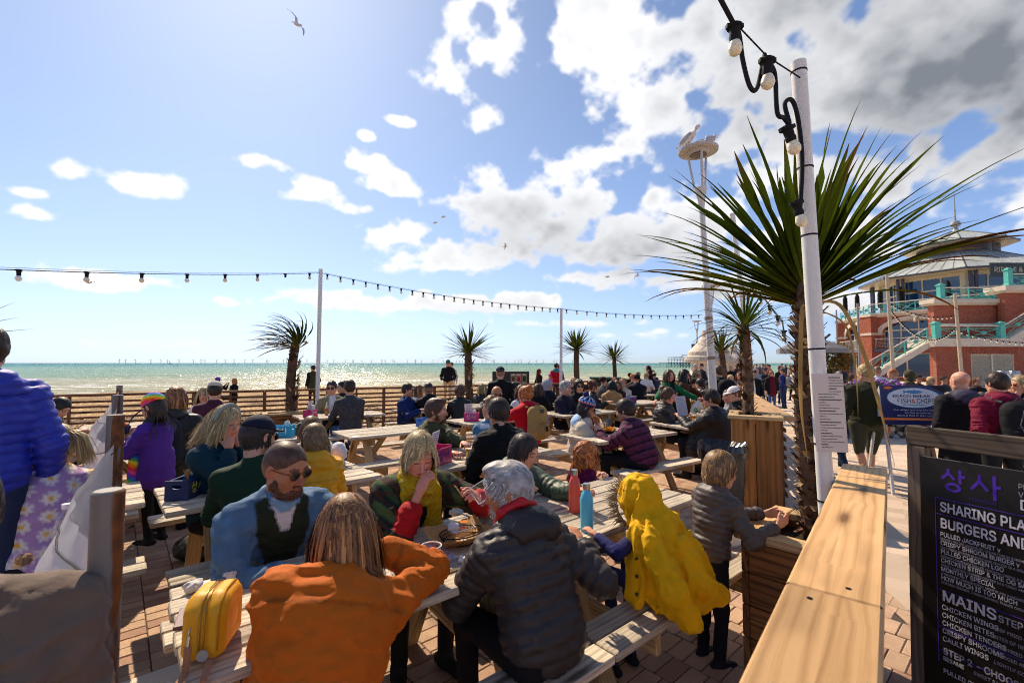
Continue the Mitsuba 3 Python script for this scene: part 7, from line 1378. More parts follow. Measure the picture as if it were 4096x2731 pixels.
for i in range(9): M().box(c + Rm @ np.array([-.0, -.002, .11 - .025 * i]), (.15 - .04 * (i % 3 == 0), .001, .003), Rm, '#7d7a84').part(K, 'print_line', 'm_matte')
K = thing('plush_toy', 'white plush dalmatian with black spots sitting on the table end', 'plush toy'); c = np.array([-1.595, 4.24, .75]); R = rot(z=165)
q = lambda x, y, z: c + R @ np.array([x, y, z]) * 1.15
v, f, L = blob([ell(q(0, 0, .05), (.045, .04, .055), None, .02), ell(q(0, .01, .135), (.062, .052, .055), R, .015), ell(q(0, .055, .12), (.028, .022, .02), R, .01), ell(q(-.065, 0, .145), (.014, .028, .045), R @ rot(y=20), .01, 1), ell(q(.065, 0, .145), (.014, .028, .045), R @ rot(y=-20), .01, 1), ell(q(-.04, .05, .02), (.024, .035, .022), R, .01, 2), ell(q(.04, .05, .02), (.024, .035, .022), R, .01, 2), ell(q(-.05, .02, .075), (.018, .018, .03), R, .01), ell(q(.05, .02, .08), (.018, .018, .03), R, .01)], .006)
col = np.tile(lin('#d5d3d2'), (len(v), 1)); col[meshkit.noise(v * 48, 5) > .74] = lin('#17171a'); col[(L == 1) & (v[:, 0] > c[0])] = lin('#17171a'); col[L == 2] = lin('#a9a8ab'); M().add(v, f, col).part(K, 'body', 'm_cloth', True)
for sx in (-1, 1): M().add(GEM * [.015, .009, .017] @ np.eye(3) + q(sx * .026, .055, .15), GEMF, '#2a5a94').part(K, 'eye', 'm_gloss', True)
M().add(GEM * .007 + q(0, .078, .127), GEMF, '#151515').part(K, 'nose', 'm_gloss', True)
K = thing('plush_toy', 'white plush toy held close to the yellow raincoat hood', 'plush toy'); v, f, _ = blob([ell((-1.36, 3.62, .98), (.06, .06, .075)), ell((-1.37, 3.62, .9), (.05, .05, .06))], .01, lambda P: .02 * nz(P, 60, 2)); M().add(v, f, '#cfcdcb').part(K, 'body', 'm_cloth', True)
K = thing('soft_toy', 'small colourful toy in the hands of the girl in the rainbow hat', 'toy'); w = GIRL['WR'][0]; v, f, _ = blob([ell(w + [-.07, .02, .06], (.04, .04, .05)), ell(w + [-.1, 0, .12], (.025, .025, .03))], .009); M().add(v, f, np.where((v[:, 2] > w[2] + .09)[:, None], lin('#c8452a'), lin('#27324f'))).part(K, 'body', 'm_cloth', True)
for i, z in enumerate((.0, 1)):
    K0 = GIRL['key']; g = GIRL; o = g['hips'] + g['B'] @ np.array([(-.1, .1)[i], .12, -.02]); v, f, _ = blob([cone(o + [0, 0, .1], o - [0, 0, .1], .045, .055)], .011, lambda P: .02 * nz(P, 50, 2)); M().add(v, f, rainbow((v - o) * .8)).part(K0, 'rainbow_mitten', 'm_cloth', True)
K = thing('pushchair', 'small child in a pushchair on the promenade', 'pushchair'); o = np.array([13.0, 23.2, -.25]); m = M()
for sx in (-.22, .22): m.tube([o + [sx, 0, .08], o + [sx, .3, .95], o + [sx, .45, 1.05]], .02, 6, '#1c1c20').tube([o + [sx, .5, .08], o + [sx, .1, .5]], .02, 6, '#1c1c20')
m.part(K, 'frame', 'm_matte', True)
for sx in (-.22, .22):
    for y in (0, .5): M().tube([o + [sx - .02, y, .09], o + [sx + .02, y, .09]], .09, 12, '#15151a').part(K, 'wheel', 'm_matte', True)
v, f, _ = blob([ell(o + [0, .15, .5], (.17, .12, .28)), ell(o + [0, .1, .9], (.09, .09, .1), None, .02)], .03); M().add(v, f, np.where((v[:, 2] > .55)[:, None], lin('#c08a92'), lin('#c5b8bd'))).part(K, 'child_in_blanket', 'm_cloth', True)

# ---------------------------------------------------------------- the child under the yellow coat
C = person('child in a navy jumper sitting under a draped yellow coat', (.75, 2.42, .54), (.685, 2.52, .93), 322, face=(325, 15), s=.6, lod=1, hat=('hood', '#d8a50c'), top='#1c1e52', legs='#23345c', style='knit', arms=((.43, 2.42, .79, (-1, -.6, 0)), 'lap'), hair=('short', 'brown'), shoes='#17161a')
K = thing('yellow_coat', 'bright yellow hooded coat draped over the child, sleeves hanging on the bench', 'coat'); B = C['B']; o = C['hips']; Y = lambda x, y, z: o + B @ np.array([x * .86, y * .9, z * .95])
hd = C['head']; H_ = lambda x, y, z: hd + C['Rh'] @ np.array([x, y, z])
cp = [ell(H_(0, -.02, .02), (.105, .115, .125), C['Rh'], .03), ell(H_(0, -.05, -.09), (.125, .1, .08), B, .04), cut(ell(H_(0, .12, -.01), (.075, .13, .1), C['Rh'], .01)),
      cone(Y(-.13, -.02, .27), Y(.13, -.02, .27), .075, None, .05), cone(Y(0, -.05, .2), Y(.02, -.09, .1), .16, .17, .06, 0, (B[:, 1], .5)), ell(Y(.05, -.11, .03), (.19, .12, .11), B, .05), ell(Y(.07, -.12, -.045), (.22, .14, .045), B, .04),
      cone(Y(-.14, -.06, .25), Y(-.16, -.21, .08), .066, .064, .012, 1), cone(Y(-.16, -.21, .08), Y(-.1, -.25, -.04), .062, .05, .01, 1), cone(Y(-.1, -.25, -.04), Y(-.095, -.26, -.06), .054, .054, .008, 1),
      cone(Y(.03, -.13, .24), Y(.05, -.24, .06), .06, .06, .012, 1), cone(Y(.05, -.24, .06), Y(.25, -.24, -.045), .06, .05, .01, 1), cone(Y(.16, -.05, .25), Y(.25, -.12, .03), .072, .075, .012, 1), cone(Y(.25, -.12, .03), Y(.28, -.13, -.03), .072, .062, .01, 1),
      cone(Y(-.17, .02, .26), Y(-.21, -.0, -.0), .05, .06, .02, 2, (B[:, 0], .5))]
v, f, L = blob(cp, .0085, lambda P: .1 * np.abs(nz(P @ B, [19, 19, 5], 2, 3)) + .035 * np.abs(nz(P @ B, [30, 30, 22], 2, 5)) - .014)
M().add(v, f, lin('#d9a406') * (1 + .3 * nz(v, 16, 3)[:, None])).part(K, 'cloth', 'm_cloth', True)
for i in range(3): M().add(GEM * .009 + Y(-.235, -.03, .2 - .09 * i), GEMF, '#3a2b14').part(K, 'button', 'm_gloss', True)
fm = M()
for i in range(260):
    a = RNG.random() * 4.2 + 2.6; c = H_(.085 * math.sin(a), .075, .1 * math.cos(a) - .01); d = C['Rh'] @ (np.array([math.sin(a) * .5, .75, math.cos(a) * .5]) + RNG.normal(size=3) * .45); fm.tube([c, c + d * .03, c + d * .045], [.003, .0022, .0005], 3, lin(RNG.choice(['#b39a6e', '#7d6544', '#c7b48c'])) * (.7 + .5 * RNG.random()), False)
fm.part(K, 'fur_trim', 'm_hair', True, kind='stuff')

# ---------------------------------------------------------------- on the tables
pint(on(T1, .87, .132), 'half-drunk pint of amber beer on the nearest table')
pint((-.537, 2.14, zt), 'empty clear cup beside the raised hand of the woman in orange', 0, .11, .04)
pint((-.151, 2.677, zt + .03), 'small clear cup standing on the black tray by the grey-haired man', 0, .1, .038)
pint((-.417, 4.504, zt), 'pint of amber beer in front of the man with the white fleece collar', .66)
pint(OLIVE['WR'][0] + np.array([.075, -.03, -.07]), 'nearly empty pint in the hand of the man in the olive bomber', .22)
pint((2.786, 7.071, zt), 'full pint of beer on the table of the woman in black leather, front one', .86); pint((2.93, 7.2, zt), 'full pint of beer on the table of the woman in black leather, rear one', .86)
pint((1.152, 6.0, zt), 'plastic cup of dark cola by the bobble hat', .4, lc=(.02, .012, .01), foam=False); pint((1.2, 6.07, zt), 'second clear cup behind the cola', 0)
pint((-.42, 7.45, zt), 'beer behind the pink caddy with the white menu card', .7)
flask((.393, 2.909, zt), 'coral red steel flask held by the teenager', '#d8503f'); flask((.416, 2.581, zt), 'sky blue steel flask at the table edge', '#4fb4cf')
K = thing('water_bottle', 'clear plastic water bottle half full on the left table', 'bottle'); c = np.array([-2.09, 2.175, zt])
M().lathe([(0, .003), (.04, .003), (.043, .015), (.043, .06), (.041, .07), (.043, .08), (.043, .16), (.034, .205), (.018, .235), (.0145, .24), (.0145, .255)], c, 28).part(K, 'wall', 'm_bottle_plastic', True); M().lathe([(0, .005), (.0405, .006), (.041, .06), (.0395, .07), (.041, .08), (.041, .125), (0, .125)], c, 28).part(K, 'water', 'm_water', True); M().lathe([(.017, .25), (.018, .252), (.018, .272), (0, .273)], c, 20, None, '#d6d8da').part(K, 'cap', 'm_paint')
K = thing('glass_jar', 'small glass jar of brown sugar on the left table', 'jar'); c = np.array([-2.24, 2.14, zt]); M().lathe([(0, .002), (.035, .002), (.036, .01), (.036, .055), (.03, .065), (.03, .072)], c, 22).part(K, 'wall', 'm_bottle_plastic', True); v, f, _ = blob([ell(c + [0, 0, .03], (.03, .03, .026))], .006, lambda P: .02 * nz(P, 90, 2)); M().add(v, f, '#6d4a30').part(K, 'contents', 'm_matte', True)
K = thing('beer_bottle', 'glass beer bottle with yellow drink beside the small pink caddy', 'bottle'); c = np.array([-3.332, 8.251, zt]); M().lathe([(0, 0), (.03, 0), (.031, .005), (.031, .12), (.026, .15), (.013, .185), (.012, .225), (.014, .23), (0, .232)], c, 18, None, [lin(x) for x in ('#b8860c', '#b8860c', '#b8860c', '#c9a648', '#ccc8b0', '#d2d0c4', '#d2d0c4', '#d8d4c8')]).part(K, 'glass', 'm_gloss', True); M().tube([c + [0, 0, .075], c + [0, 0, .115]], .0318, 18, '#c25a48').part(K, 'label', 'm_matte', True)
def chips(c, n, label, r=.09):
    K = thing('food_basket', label, 'food basket'); c = np.array(c, float); M().lathe([(0, .004), (r * .8, .004), (r, .04), (r * 1.02, .04), (r * .8, 0)], c, 18, None, '#17161a').part(K, 'basket', 'm_matte'); m = M()
    for i in range(n): a = c + [RNG.normal() * r * .4, RNG.normal() * r * .4, .03 + .05 * RNG.random()]; d = RNG.normal(size=3) * [1, 1, .5]; d /= np.linalg.norm(d); m.beam(a - d * .03, a + d * .03, .01, .01, col=lin('#d98f1c') * (.7 + .5 * RNG.random()))
    m.part(K, 'chips', 'm_matte', kind='stuff')
chips((-2.8, 8.1, zt), 40, 'basket of yellow chips between the two men by the white pole'); chips((1.3, 6.12, zt), 30, 'black basket of food in front of the bobble hat'); chips((3.0, 7.35, zt), 8, 'black tray beside the two full beers', .07)
# basket with paper, clear tray, dips
K = thing('food_basket', 'oval black basket with brown paper, a clear tray and dips on the nearest table', 'food basket'); c = np.array([-.262, 2.43, zt]); R = rot(z=50 - 90); Q = lambda x, y, z: c + R @ np.array([x, y, z])
ang = np.linspace(0, 6.2832, 37); rim = lambda k, z: [Q(k * .125 * math.cos(t), k * .085 * math.sin(t), z) for t in ang]
M().tube(rim(1, .05), .0032, 6, '#161518', False).part(K, 'rim', 'm_matte', True)
for i, (k, z) in enumerate(((.93, .034), (.85, .018), (.75, .004))): M().tube(rim(k, z), .002, 5, '#161518', False).part(K, 'ring', 'm_matte', True)
g = M()
for t in ang[:-1]: g.tube([Q(.125 * math.cos(t), .085 * math.sin(t), .05), Q(.85 * .125 * math.cos(t), .85 * .085 * math.sin(t), .018), Q(.094 * math.cos(t), .064 * math.sin(t), .003)], .0016, 4, '#161518', False)
g.part(K, 'lattice', 'm_matte', kind='stuff')
gx, gy = np.meshgrid(np.linspace(-.17, .17, 26), np.linspace(-.13, .13, 22), indexing='ij'); rr = np.hypot(gx / .125, gy / .085); z = .008 + .05 * np.clip(rr - .65, 0, 2) ** 1.1 + .035 * (meshkit.fbm(np.stack([gx * 22, gy * 22, 0 * gx], -1), 3, 4) - .5); i, j = np.meshgrid(np.arange(25), np.arange(21), indexing='ij'); q = i * 22 + j
M().add(np.stack([gx, gy, z], -1).reshape(-1, 3) @ R.T + c, np.stack([q, q + 22, q + 23, q + 1], -1).reshape(-1, 4), '#a87d4c').part(K, 'brown_paper', 'm_matte', True)
def tray(K, o, R, w=.13, d=.1, h=.04):
    P = lambda x, y, z: o + R @ np.array([x, y, z]); lo = [(-w * .42, -d * .4), (w * .42, -d * .4), (w * .42, d * .4), (-w * .42, d * .4)]; hi = [(-w / 2, -d / 2), (w / 2, -d / 2), (w / 2, d / 2), (-w / 2, d / 2)]; V = [P(*p, 0) for p in lo] + [P(*p, h) for p in hi]
    M().add(V, [[0, 1, 2, 3]] + [[i, (i + 1) % 4, (i + 1) % 4 + 4, i + 4] for i in range(4)]).part(K, 'tray', 'm_bottle_plastic'); M().tube([P(*p, h) for p in hi + hi[:1]], .0028, 6, '#cfd2d4', False).part(K, 'tray_rim', 'm_gloss', True)
tray(K, Q(.0, .03, .045), R @ rot(x=18))
v, f, _ = blob([ell(Q(-.03, .03, .07), (.03, .026, .03))], .005, lambda P: .03 * nz(P, 60, 3)); M().add(v, f, '#d2d0cc').part(K, 'crumpled_napkin', 'm_matte', True)
for x, y, z, r, cc in ((.035, .03, .07, .028, '#b8732a'), (.0, -.01, .055, .021, '#6d2012')): M().lathe([(0, 0), (r * .8, 0), (r, .024)], Q(x, y, z), 18).part(K, 'dip_pot', 'm_clear', True); M().lathe([(0, .018), (r * .92, .018)], Q(x, y, z), 18, None, cc).part(K, 'dip', 'm_gloss')
K = thing('foil_tray', 'clear plastic food tray tilted in the hand of the woman in the mustard scarf', 'tray'); w = SCARF['WR'][0]; tray(K, w + [.07, -.07, .03], rot(z=-35, x=25, y=-30), .15, .12, .045)
K = thing('wooden_forks', 'two wooden chip forks in the hand of the woman in the mustard scarf', 'fork'); w = SCARF['WR'][0] + [-.07, -.08, .03]
for i in range(2): M().beam(w, w + [-.03 + .05 * i, -.03, .055 - .05 * i], .016, .002, col='#c9a878').part(K, 'fork', 'm_matte')
def pot(c, label, col): K = thing('dip_pot', label, 'dip pot'); M().lathe([(0, .001), (.017, .001), (.023, .036)], c, 18).part(K, 'wall', 'm_clear', True); M().lathe([(0, .012), (.0185, .012)], c, 16, None, col).part(K, 'dip', 'm_gloss')
pot((-.203, 2.22, zt), 'little pot of pink sauce by the elbow of the grey-haired man', '#c4604a')
def paper(poly, z, label, col='#c4c3d2', lines=True, name='menu_sheet', cat='menu'):
    K = thing(name, label, cat); M().prism(Polygon(poly), z, z + .0012, None, (0, 0, 0), col).part(K, 'paper', 'm_matte'); a, b, d = np.array(poly[0]), np.array(poly[1]), np.array(poly[3])
    if lines:
        e, f_ = b - a, d - a; L = np.linalg.norm(e); m = M()
        for i in range(26):
            for j in range(2): p0 = a + e * (.08 + .46 * j) + f_ * (.1 + .031 * i); p1 = p0 + e * (.38 if (i * 7 + j * 3) % 5 else .2); m.beam([*p0, z + .0018], [*p1, z + .0018], .0032, .0008, col='#6f6d7c')
        m.part(K, 'print', 'm_matte', kind='stuff'); R_ = np.stack([np.r_[e / L, 0], np.r_[f_ / np.linalg.norm(f_), 0] * -1, [0, 0, 1.]], 1); flat(HANGUL, R_, np.array([*(a + e * .4 + f_ * .08), z + .0016]), .02, '#2a2936').part(K, 'heading', 'm_matte')
paper([(-.535, 2.29), (-.395, 2.405), (-.19, 2.16), (-.335, 2.03)][::-1], zt + .0005, 'white printed menu sheet under the amber beer')
paper([(-.2, 2.36), (-.1, 2.44), (.02, 2.3), (-.08, 2.2)], zt + .0004, 'second printed menu sheet under the arm of the grey-haired man')
for i, (c, r, lb) in enumerate(((( -1.19, 1.965, zt + .025), (.045, .03, .03), 'crumpled white napkin by the elbow of the denim jacket, larger'), ((-1.12, 2.0, zt + .014), (.03, .025, .018), 'small crumpled napkin right of the larger one'), ((-1.3, 1.9, zt + .02), (.03, .028, .024), 'crumpled white napkin beside the notebook'), ((-.78, 1.86, zt + .03), (.05, .04, .035), 'white napkin bundle between the denim cuff and the orange jacket'), ((-.215, 2.18, zt + .012), (.035, .02, .014), 'crumpled napkin under the pink dip pot'), ((-.62, 9.9, zt + .04), (.07, .05, .06), 'white napkins on the table behind the bald man in sunglasses'))):
    K = thing('crumpled_napkin', lb, 'napkin'); v, f, _ = blob([ell(c, r)], .006, lambda P: .055 * nz(P, 32, 3, i)); M().add(v, f, '#cbc7c1').part(K, 'tissue', 'm_matte', True)
K = thing('notebook', 'dark red notebook lying beside the yellow handbag', 'notebook'); M().box((-1.17, 1.72, zt + .006), (.1, .15, .012), rot(z=-28), '#5a2c2c', ch=.002).part(K, 'cover', 'm_paint')
K = thing('phone', 'black phone lying on the table before the man in the olive bomber', 'phone'); M().box((-.5, 4.66, zt + .005), (.075, .15, .009), rot(z=60), '#121216', ch=.002).part(K, 'case', 'm_gloss')
K = thing('blue_box', 'corner of a blue plastic box beside the orange jacket sleeve', 'box'); M().box((-.86, 1.74, zt + .025), (.09, .06, .05), rot(z=40), '#1c3f8c', ch=.006).part(K, 'shell', 'm_paint')
# yellow handbag: rounded box with zip, clip, strap and tag
K = thing('handbag', 'bright yellow structured handbag with a tan strap on the nearest table', 'handbag'); c = np.array([-.985, 1.55, zt + .098]); R = rot(z=-16, x=-6); Q = lambda x, y, z: c + R @ np.array([x, y, z])
def slabbag(x): return [cone(Q(x, -.075, -.06), Q(x, -.075, .035), .034, None, .004), cone(Q(x, .075, -.06), Q(x, .075, .035), .034, None, .004), cone(Q(x, -.075, -.06), Q(x, .075, -.06), .034, None, .004), cone(Q(x, -.045, .06), Q(x, .045, .06), .034, None, .03), ell(Q(x, 0, 0), (.034, .1, .085), R, .004)]
v, f, _ = blob(slabbag(-.028) + slabbag(.028), .005); M().add(v, f, '#d99a0a').part(K, 'body', 'm_smooth_cloth', True)
ar = [Q(.0, -.112, -.06), Q(.0, -.112, .03), Q(0, -.09, .075), Q(0, -.045, .097), Q(0, .045, .097), Q(0, .09, .075)]
for x in (-.004, .004): M().tube([p + R @ np.array([x * 1.5, 0, .0]) for p in ar], .0022, 5, '#a98a4a').part(K, 'zip', 'm_metal', True)
M().tube([p + R @ np.array([.045, .0, -.004]) for p in ar], .003, 5, '#b57c06').part(K, 'piping', 'm_cloth', True)
M().tube([Q(-.03, -.112, .01), Q(-.03, -.124, .005), Q(-.03, -.122, -.01), Q(-.03, -.112, -.012)], .003, 6, '#c9c6bd').tube([Q(-.03, -.12, -.008), Q(-.03, -.124, -.035)], .005, 8, '#c9c6bd').part(K, 'clip', 'm_metal', True)
M().beam(Q(-.03, -.124, -.035), Q(-.03, -.128, -.105), .018, .004, col='#9c7058').beam(Q(-.03, -.128, -.105), Q(-.03, -.19, -.11), .018, .004, col='#9c7058').beam(Q(-.03, -.19, -.11), Q(-.02, -.205, -.3), .018, .004, R[:, 1], col='#9c7058').part(K, 'strap', 'm_cloth'); M().beam(Q(.03, -.12, -.08), Q(.04, -.2, -.098), .018, .004, col='#9c7058').beam(Q(.04, -.2, -.1), Q(.05, -.215, -.3), .018, .004, R[:, 1], col='#9c7058').part(K, 'strap', 'm_cloth')
M().lathe([(0, 0), (.016, 0), (.016, .003), (0, .003)], Q(.012, -.128, -.065), 16, R @ rot(x=90), '#9a9792').part(K, 'round_tag', 'm_matte')

# ---------------------------------------------------------------- steel posts and the white banner
scene_rust = lambda p, n, uv: mix(mix(lin('#57534f'), lin('#7a7571'), fbm(p.x * 9, p.y * 9, p.z * 3)), mix(lin('#7a4313'), lin('#3d2413'), noise(p.x * 60, p.y * 60, p.z * 30)), smoothstep(.5, .6, .55 * noise(p.x * 36, p.y * 36, p.z * 1.7) + .45 * fbm(p.x * 22, p.y * 22, p.z * 7)))
mat('m_rust', .6, proc(scene_rust), .4)
for i, (x, y, h, lb) in enumerate(((-1.02, 1.17, 1.36, 'rust-streaked steel post in the left foreground'), (-2.39, 2.77, 1.37, 'second steel post behind the rusty one'), (-3.87, 4.5, 1.37, 'third steel post in the row, by the rainbow hat'), (-6.77, 7.9, 1.3, 'farthest steel post of the row at the fence'))):
    K = thing('steel_post', lb, 'post'); r = .034 if i == 0 else .043; M().lathe([(r, 0), (r, h - .004), (r - .004, h), (0, h)], (x, y, 0), 26).part(K, 'shaft', 'm_rust'); 
    if i == 0: M().lathe([(.0, h + .0012), (r - .006, h + .0008)], (x, y, 0), 22, None, '#a9a29b').part(K, 'cap', 'm_matte')
def banner(p, q, z0, z1, bow, label, sagz=.12, seed=0):
    K = thing('canvas_banner', label, 'banner'); p, q = np.array(p), np.array(q); e = (q - p) / np.linalg.norm(q - p); nrm = np.array([-e[1], e[0]]); nu, nv = 46, 26
    u, w = np.meshgrid(np.linspace(0, 1, nu), np.linspace(0, 1, nv), indexing='ij'); top = z1 - sagz * 4 * u * (1 - u); z = z0 + (top - z0) * w
    off = bow * np.sin(math.pi * u) * (.35 + .65 * np.sin(math.pi * (w * .85 + .1))) + .1 * (meshkit.fbm(np.stack([u * 5, w * 4, 0 * u + seed], -1), 4, 3) - .5) * np.sin(math.pi * u) ** .5; X = p[0] + (q[0] - p[0]) * u + nrm[0] * off; Y = p[1] + (q[1] - p[1]) * u + nrm[1] * off
    i, j = np.meshgrid(np.arange(nu - 1), np.arange(nv - 1), indexing='ij'); k = i * nv + j; M().add(np.stack([X, Y, z], -1).reshape(-1, 3), np.stack([k, k + nv, k + nv + 1, k + 1], -1).reshape(-1, 4), '#c6c3c0').part(K, 'cloth', 'm_canvas', True)
    hem = np.stack([X, Y, z], -1)[:, -3] + [0, 0, 0]; M().tube(hem + np.array([*nrm, 0]) * .004, .003, 4, '#3c3a3a', False).part(K, 'hem_cord', 'm_matte', True)
    for uu in (1, nu - 2): g = np.stack([X, Y, z], -1)[uu, -2]; M().tube([g, np.array([*(p if uu == 1 else q), g[2]])], .004, 4, '#2a2a2c').part(K, 'tie', 'm_matte', True)
scene['m_canvas'] = {'type': 'principledthin', 'base_color': VC, 'roughness': .7, 'diff_trans': .5, 'eta': 1.3}
banner((-1.05, 1.22), (-2.36, 2.73), .12, 1.2, .26, 'near white canvas banner sagging between the first two steel posts', .1, 2); banner((-2.42, 2.81), (-3.84, 4.46), .25, 1.25, .22, 'white canvas banner between the second and third steel posts', .16, 5); banner((-3.9, 4.54), (-6.75, 7.87), .3, 1.2, .3, 'farthest white canvas banner along the row of steel posts', .2, 8)
K = thing('drain_cover', 'worn pale concrete drain cover set in the bricks at the left', 'drain cover'); M().box((-1.75, 2.3, .008), (.62, .5, .03), rot(z=49), ch=.008).part(K, 'slab', 'm_stone')

# ---------------------------------------------------------------- bin, concrete foot, boards and signs
K = thing('litter_bin', 'black bin with a crumpled bin liner behind the boy', 'bin'); c = np.array([2.35, 5.15, 0]); M().lathe([(0, 0), (.2, 0), (.23, .72), (.24, .73)], c, 24, None, '#15161a').part(K, 'drum', 'm_paint', False)
t = np.linspace(0, 6.2832, 61); lin_ = M(); pr = []
for z, r in ((.62, .245), (.72, .262), (.79, .25), (.74, .2), (.6, .17)): pr.append(np.stack([c[0] + (r + .035 * (meshkit.fbm(np.stack([np.cos(t) * 3, np.sin(t) * 3, 0 * t + z * 9], -1), 3, 5) - .5)) * np.cos(t), c[1] + (r + .03 * (meshkit.fbm(np.stack([np.cos(t) * 4, np.sin(t) * 4, 0 * t + z * 5], -1), 3, 8) - .5)) * np.sin(t), z + .07 * (meshkit.fbm(np.stack([np.cos(t) * 3, np.sin(t) * 3, 0 * t + z], -1), 3, 2) - .5)], 1))
V = np.vstack(pr); i, j = np.meshgrid(np.arange(4), np.arange(60), indexing='ij'); k = i * 61 + j; M().add(V, np.stack([k, k + 1, k + 62, k + 61], -1).reshape(-1, 4), '#1a1b20').part(K, 'liner', 'm_gloss', False)
K = thing('concrete_foot', 'round speckled concrete foot on the bricks behind the boy', 'parasol base'); M().lathe([(0, 0), (.2, 0), (.21, .02), (.21, .1), (.19, .12), (.06, .125), (.05, .12), (.05, .04), (0, .04)], (1.98, 4.45, 0), 26).part(K, 'block', 'm_stone')
def board_text(K, rows, R, o, name='lettering', mt='m_matte'):
    for s_, h, x, y, col, b, sx in rows: text(s_, h, R, o + R @ np.array([x, y, .0]), col, .0012, b, sx).part(K, name, mt)
# menu board in the right foreground: an A-frame of grey timber with a black printed panel
K = thing('menu_board', 'tall black menu board in a grey timber A-frame at the right edge', 'sign'); b = math.radians(158); ex = np.array([math.sin(b), math.cos(b), 0]); out_ = np.array([-abs(math.cos(b)), -abs(math.sin(b)), 0]); ez = np.array([.03, .01, 1.]); ez /= np.linalg.norm(ez); out_ = np.cross(ex, ez); o = np.array([1.83, 2.16, -.06]); R = np.stack([ex, ez, out_], 1); Q = lambda x, y, z: o + R @ np.array([x, y, z])
Hh, Ww = 1.45, .78
M().beam(Q(.04, 0, 0), Q(.04, Hh - .09, 0), .075, .045, out_, ch=.005).part(K, 'frame_post', 'm_board_frame'); M().beam(Q(Ww - .04, 0, 0), Q(Ww - .04, Hh - .09, 0), .075, .045, out_, ch=.005).part(K, 'frame_post', 'm_board_frame'); M().beam(Q(0, Hh - .045, 0), Q(Ww, Hh - .045, 0), .088, .045, out_, ch=.005).part(K, 'top_bar', 'm_board_frame')
for x in (.03, Ww - .03): M().beam(Q(x, .0, -.55), Q(x, Hh - .05, -.05), .06, .04, out_, ch=.004).part(K, 'rear_leg', 'm_planter')
M().box(Q(Ww / 2, .68, -.3), (Ww - .1, .01, 1.2), np.stack([ex, np.cross([*(ez * .92 + out_ * .35)], ex), ez * .92 + out_ * .35], 1), '#131214').part(K, 'rear_panel', 'm_paint')
pw = Ww - .115; M().box(Q(.0575 + pw / 2, .68, .026), (pw, 1.36 - .08, .008), R, '#0b0b0e', ch=.002).part(K, 'panel', 'm_paint')
px0, zz = .0575, .0304; wht, pur, gry = '#b9b6c0', '#4a2a9c', '#8b8993'
flat(HANGUL, R, Q(px0 + .075, 1.185, zz), .095, pur, .0012).part(K, 'lettering', 'm_matte')
rows = [('(SANGSA)', .013, .17, 1.165, '#35246e', False, 1), ('PLEASE ASK', .02, .32, 1.25, gry, False, .8), ('V- VEGAN', .02, .32, 1.218, gry, False, .8), ('SHARING PLATES', .04, .07, 1.092, wht, True, .72), ('BURGERS AND BAOS', .04, .07, 1.022, wht, True, .72)]
y = .985
for a_, s2 in (('PULLED JACKFRUIT v', 'SMOKEY PULLED JACKFRUIT, VEGAN CHEESE & HOMEMADE SLAW'), ('CRISPY SHROOM BURGER v', 'DEEP FRIED OYSTER MUSHROOMS COATED IN A SESAME SAUCE'), ('PULLED CHICKEN LGO', 'SMOKEY HOMEMADE PULLED CHICKEN, CHEESE & SLAW'), ('CHICKEN STRIP & THE OG SAUCE LGO', 'CRISPY CHICKEN TENDERS COATED IN A TANGY AND SWEET'), ('MONTHLY SPECIAL', 'A DIFFERENT BURGER EVERY MONTH! ASK A MEMBER OF'), ('HOW MUCH IS TOO MUCH', 'CHICKEN TENDERS, 2 HASH BROWNS, PULLED CHICKEN')):
    rows += [(a_, .018, .07, y, wht, False, .74), (s2, .009, .07, y - .0155, gry, False, .8)]; y -= .037
rows += [('MAINS', .042, .07, y - .05, wht, True, .9), ('STEP 1', .026, .25, y - .05, gry, True, .8)]; y -= .088
for a_, s2 in (('CHICKEN WINGS', 'DEEP FRIED CRISPY'), ('CHICKEN BITES', 'BITES OF DEEP FRIED'), ('CHICKEN TENDERS', 'DEEP FRIED'), ('CRISPY SHROOMS', 'DREDGED AND FRIED'), ('CAULI WINGS', 'LIGHTLY COATED')): rows += [(a_, .02, .07, y, wht, False, .78), (s2, .013, .235, y, gry, False, .8)]; y -= .033
rows += [('STEP 2 - CHOOSE SAUCE', .026, .07, y - .022, gry, True, .8), ('SESAME', .016, .07, y - .048, wht, False, .8), ('SWEET SATAY', .014, .17, y - .048, gry, False, .8), ('PULLED CHICKEN LOADED', .018, .07, y - .1, wht, False, .8)]
board_text(K, [(a, h, px0 + x, yy, c, b_, sx) for a, h, x, yy, c, b_, sx in rows], R, Q(0, 0, zz))
for y0, x0 in ((1.147, .055), (1.078, .055), (.755, .06), (.6, .06), (.5, .06)): M().box(Q(px0 + x0 + .3, y0, zz + .0004), (.6, .0022, .0012), R, pur).part(K, 'rule', 'm_matte')
M().box(Q(px0 + .055, .8, zz + .0004), (.0022, .7, .0012), R, pur).part(K, 'rule', 'm_matte')
ic = shapely.union_all([sbox(-.017, -.017, .017, .017).buffer(.003).difference(sbox(-.012, -.012, .012, .012).buffer(.002)), Point(0, 0).buffer(.008).difference(Point(0, 0).buffer(.0045))]); M().prism(ic, 0, .0012, R, Q(px0 + .345, 1.19, zz), wht).part(K, 'icon', 'm_matte')
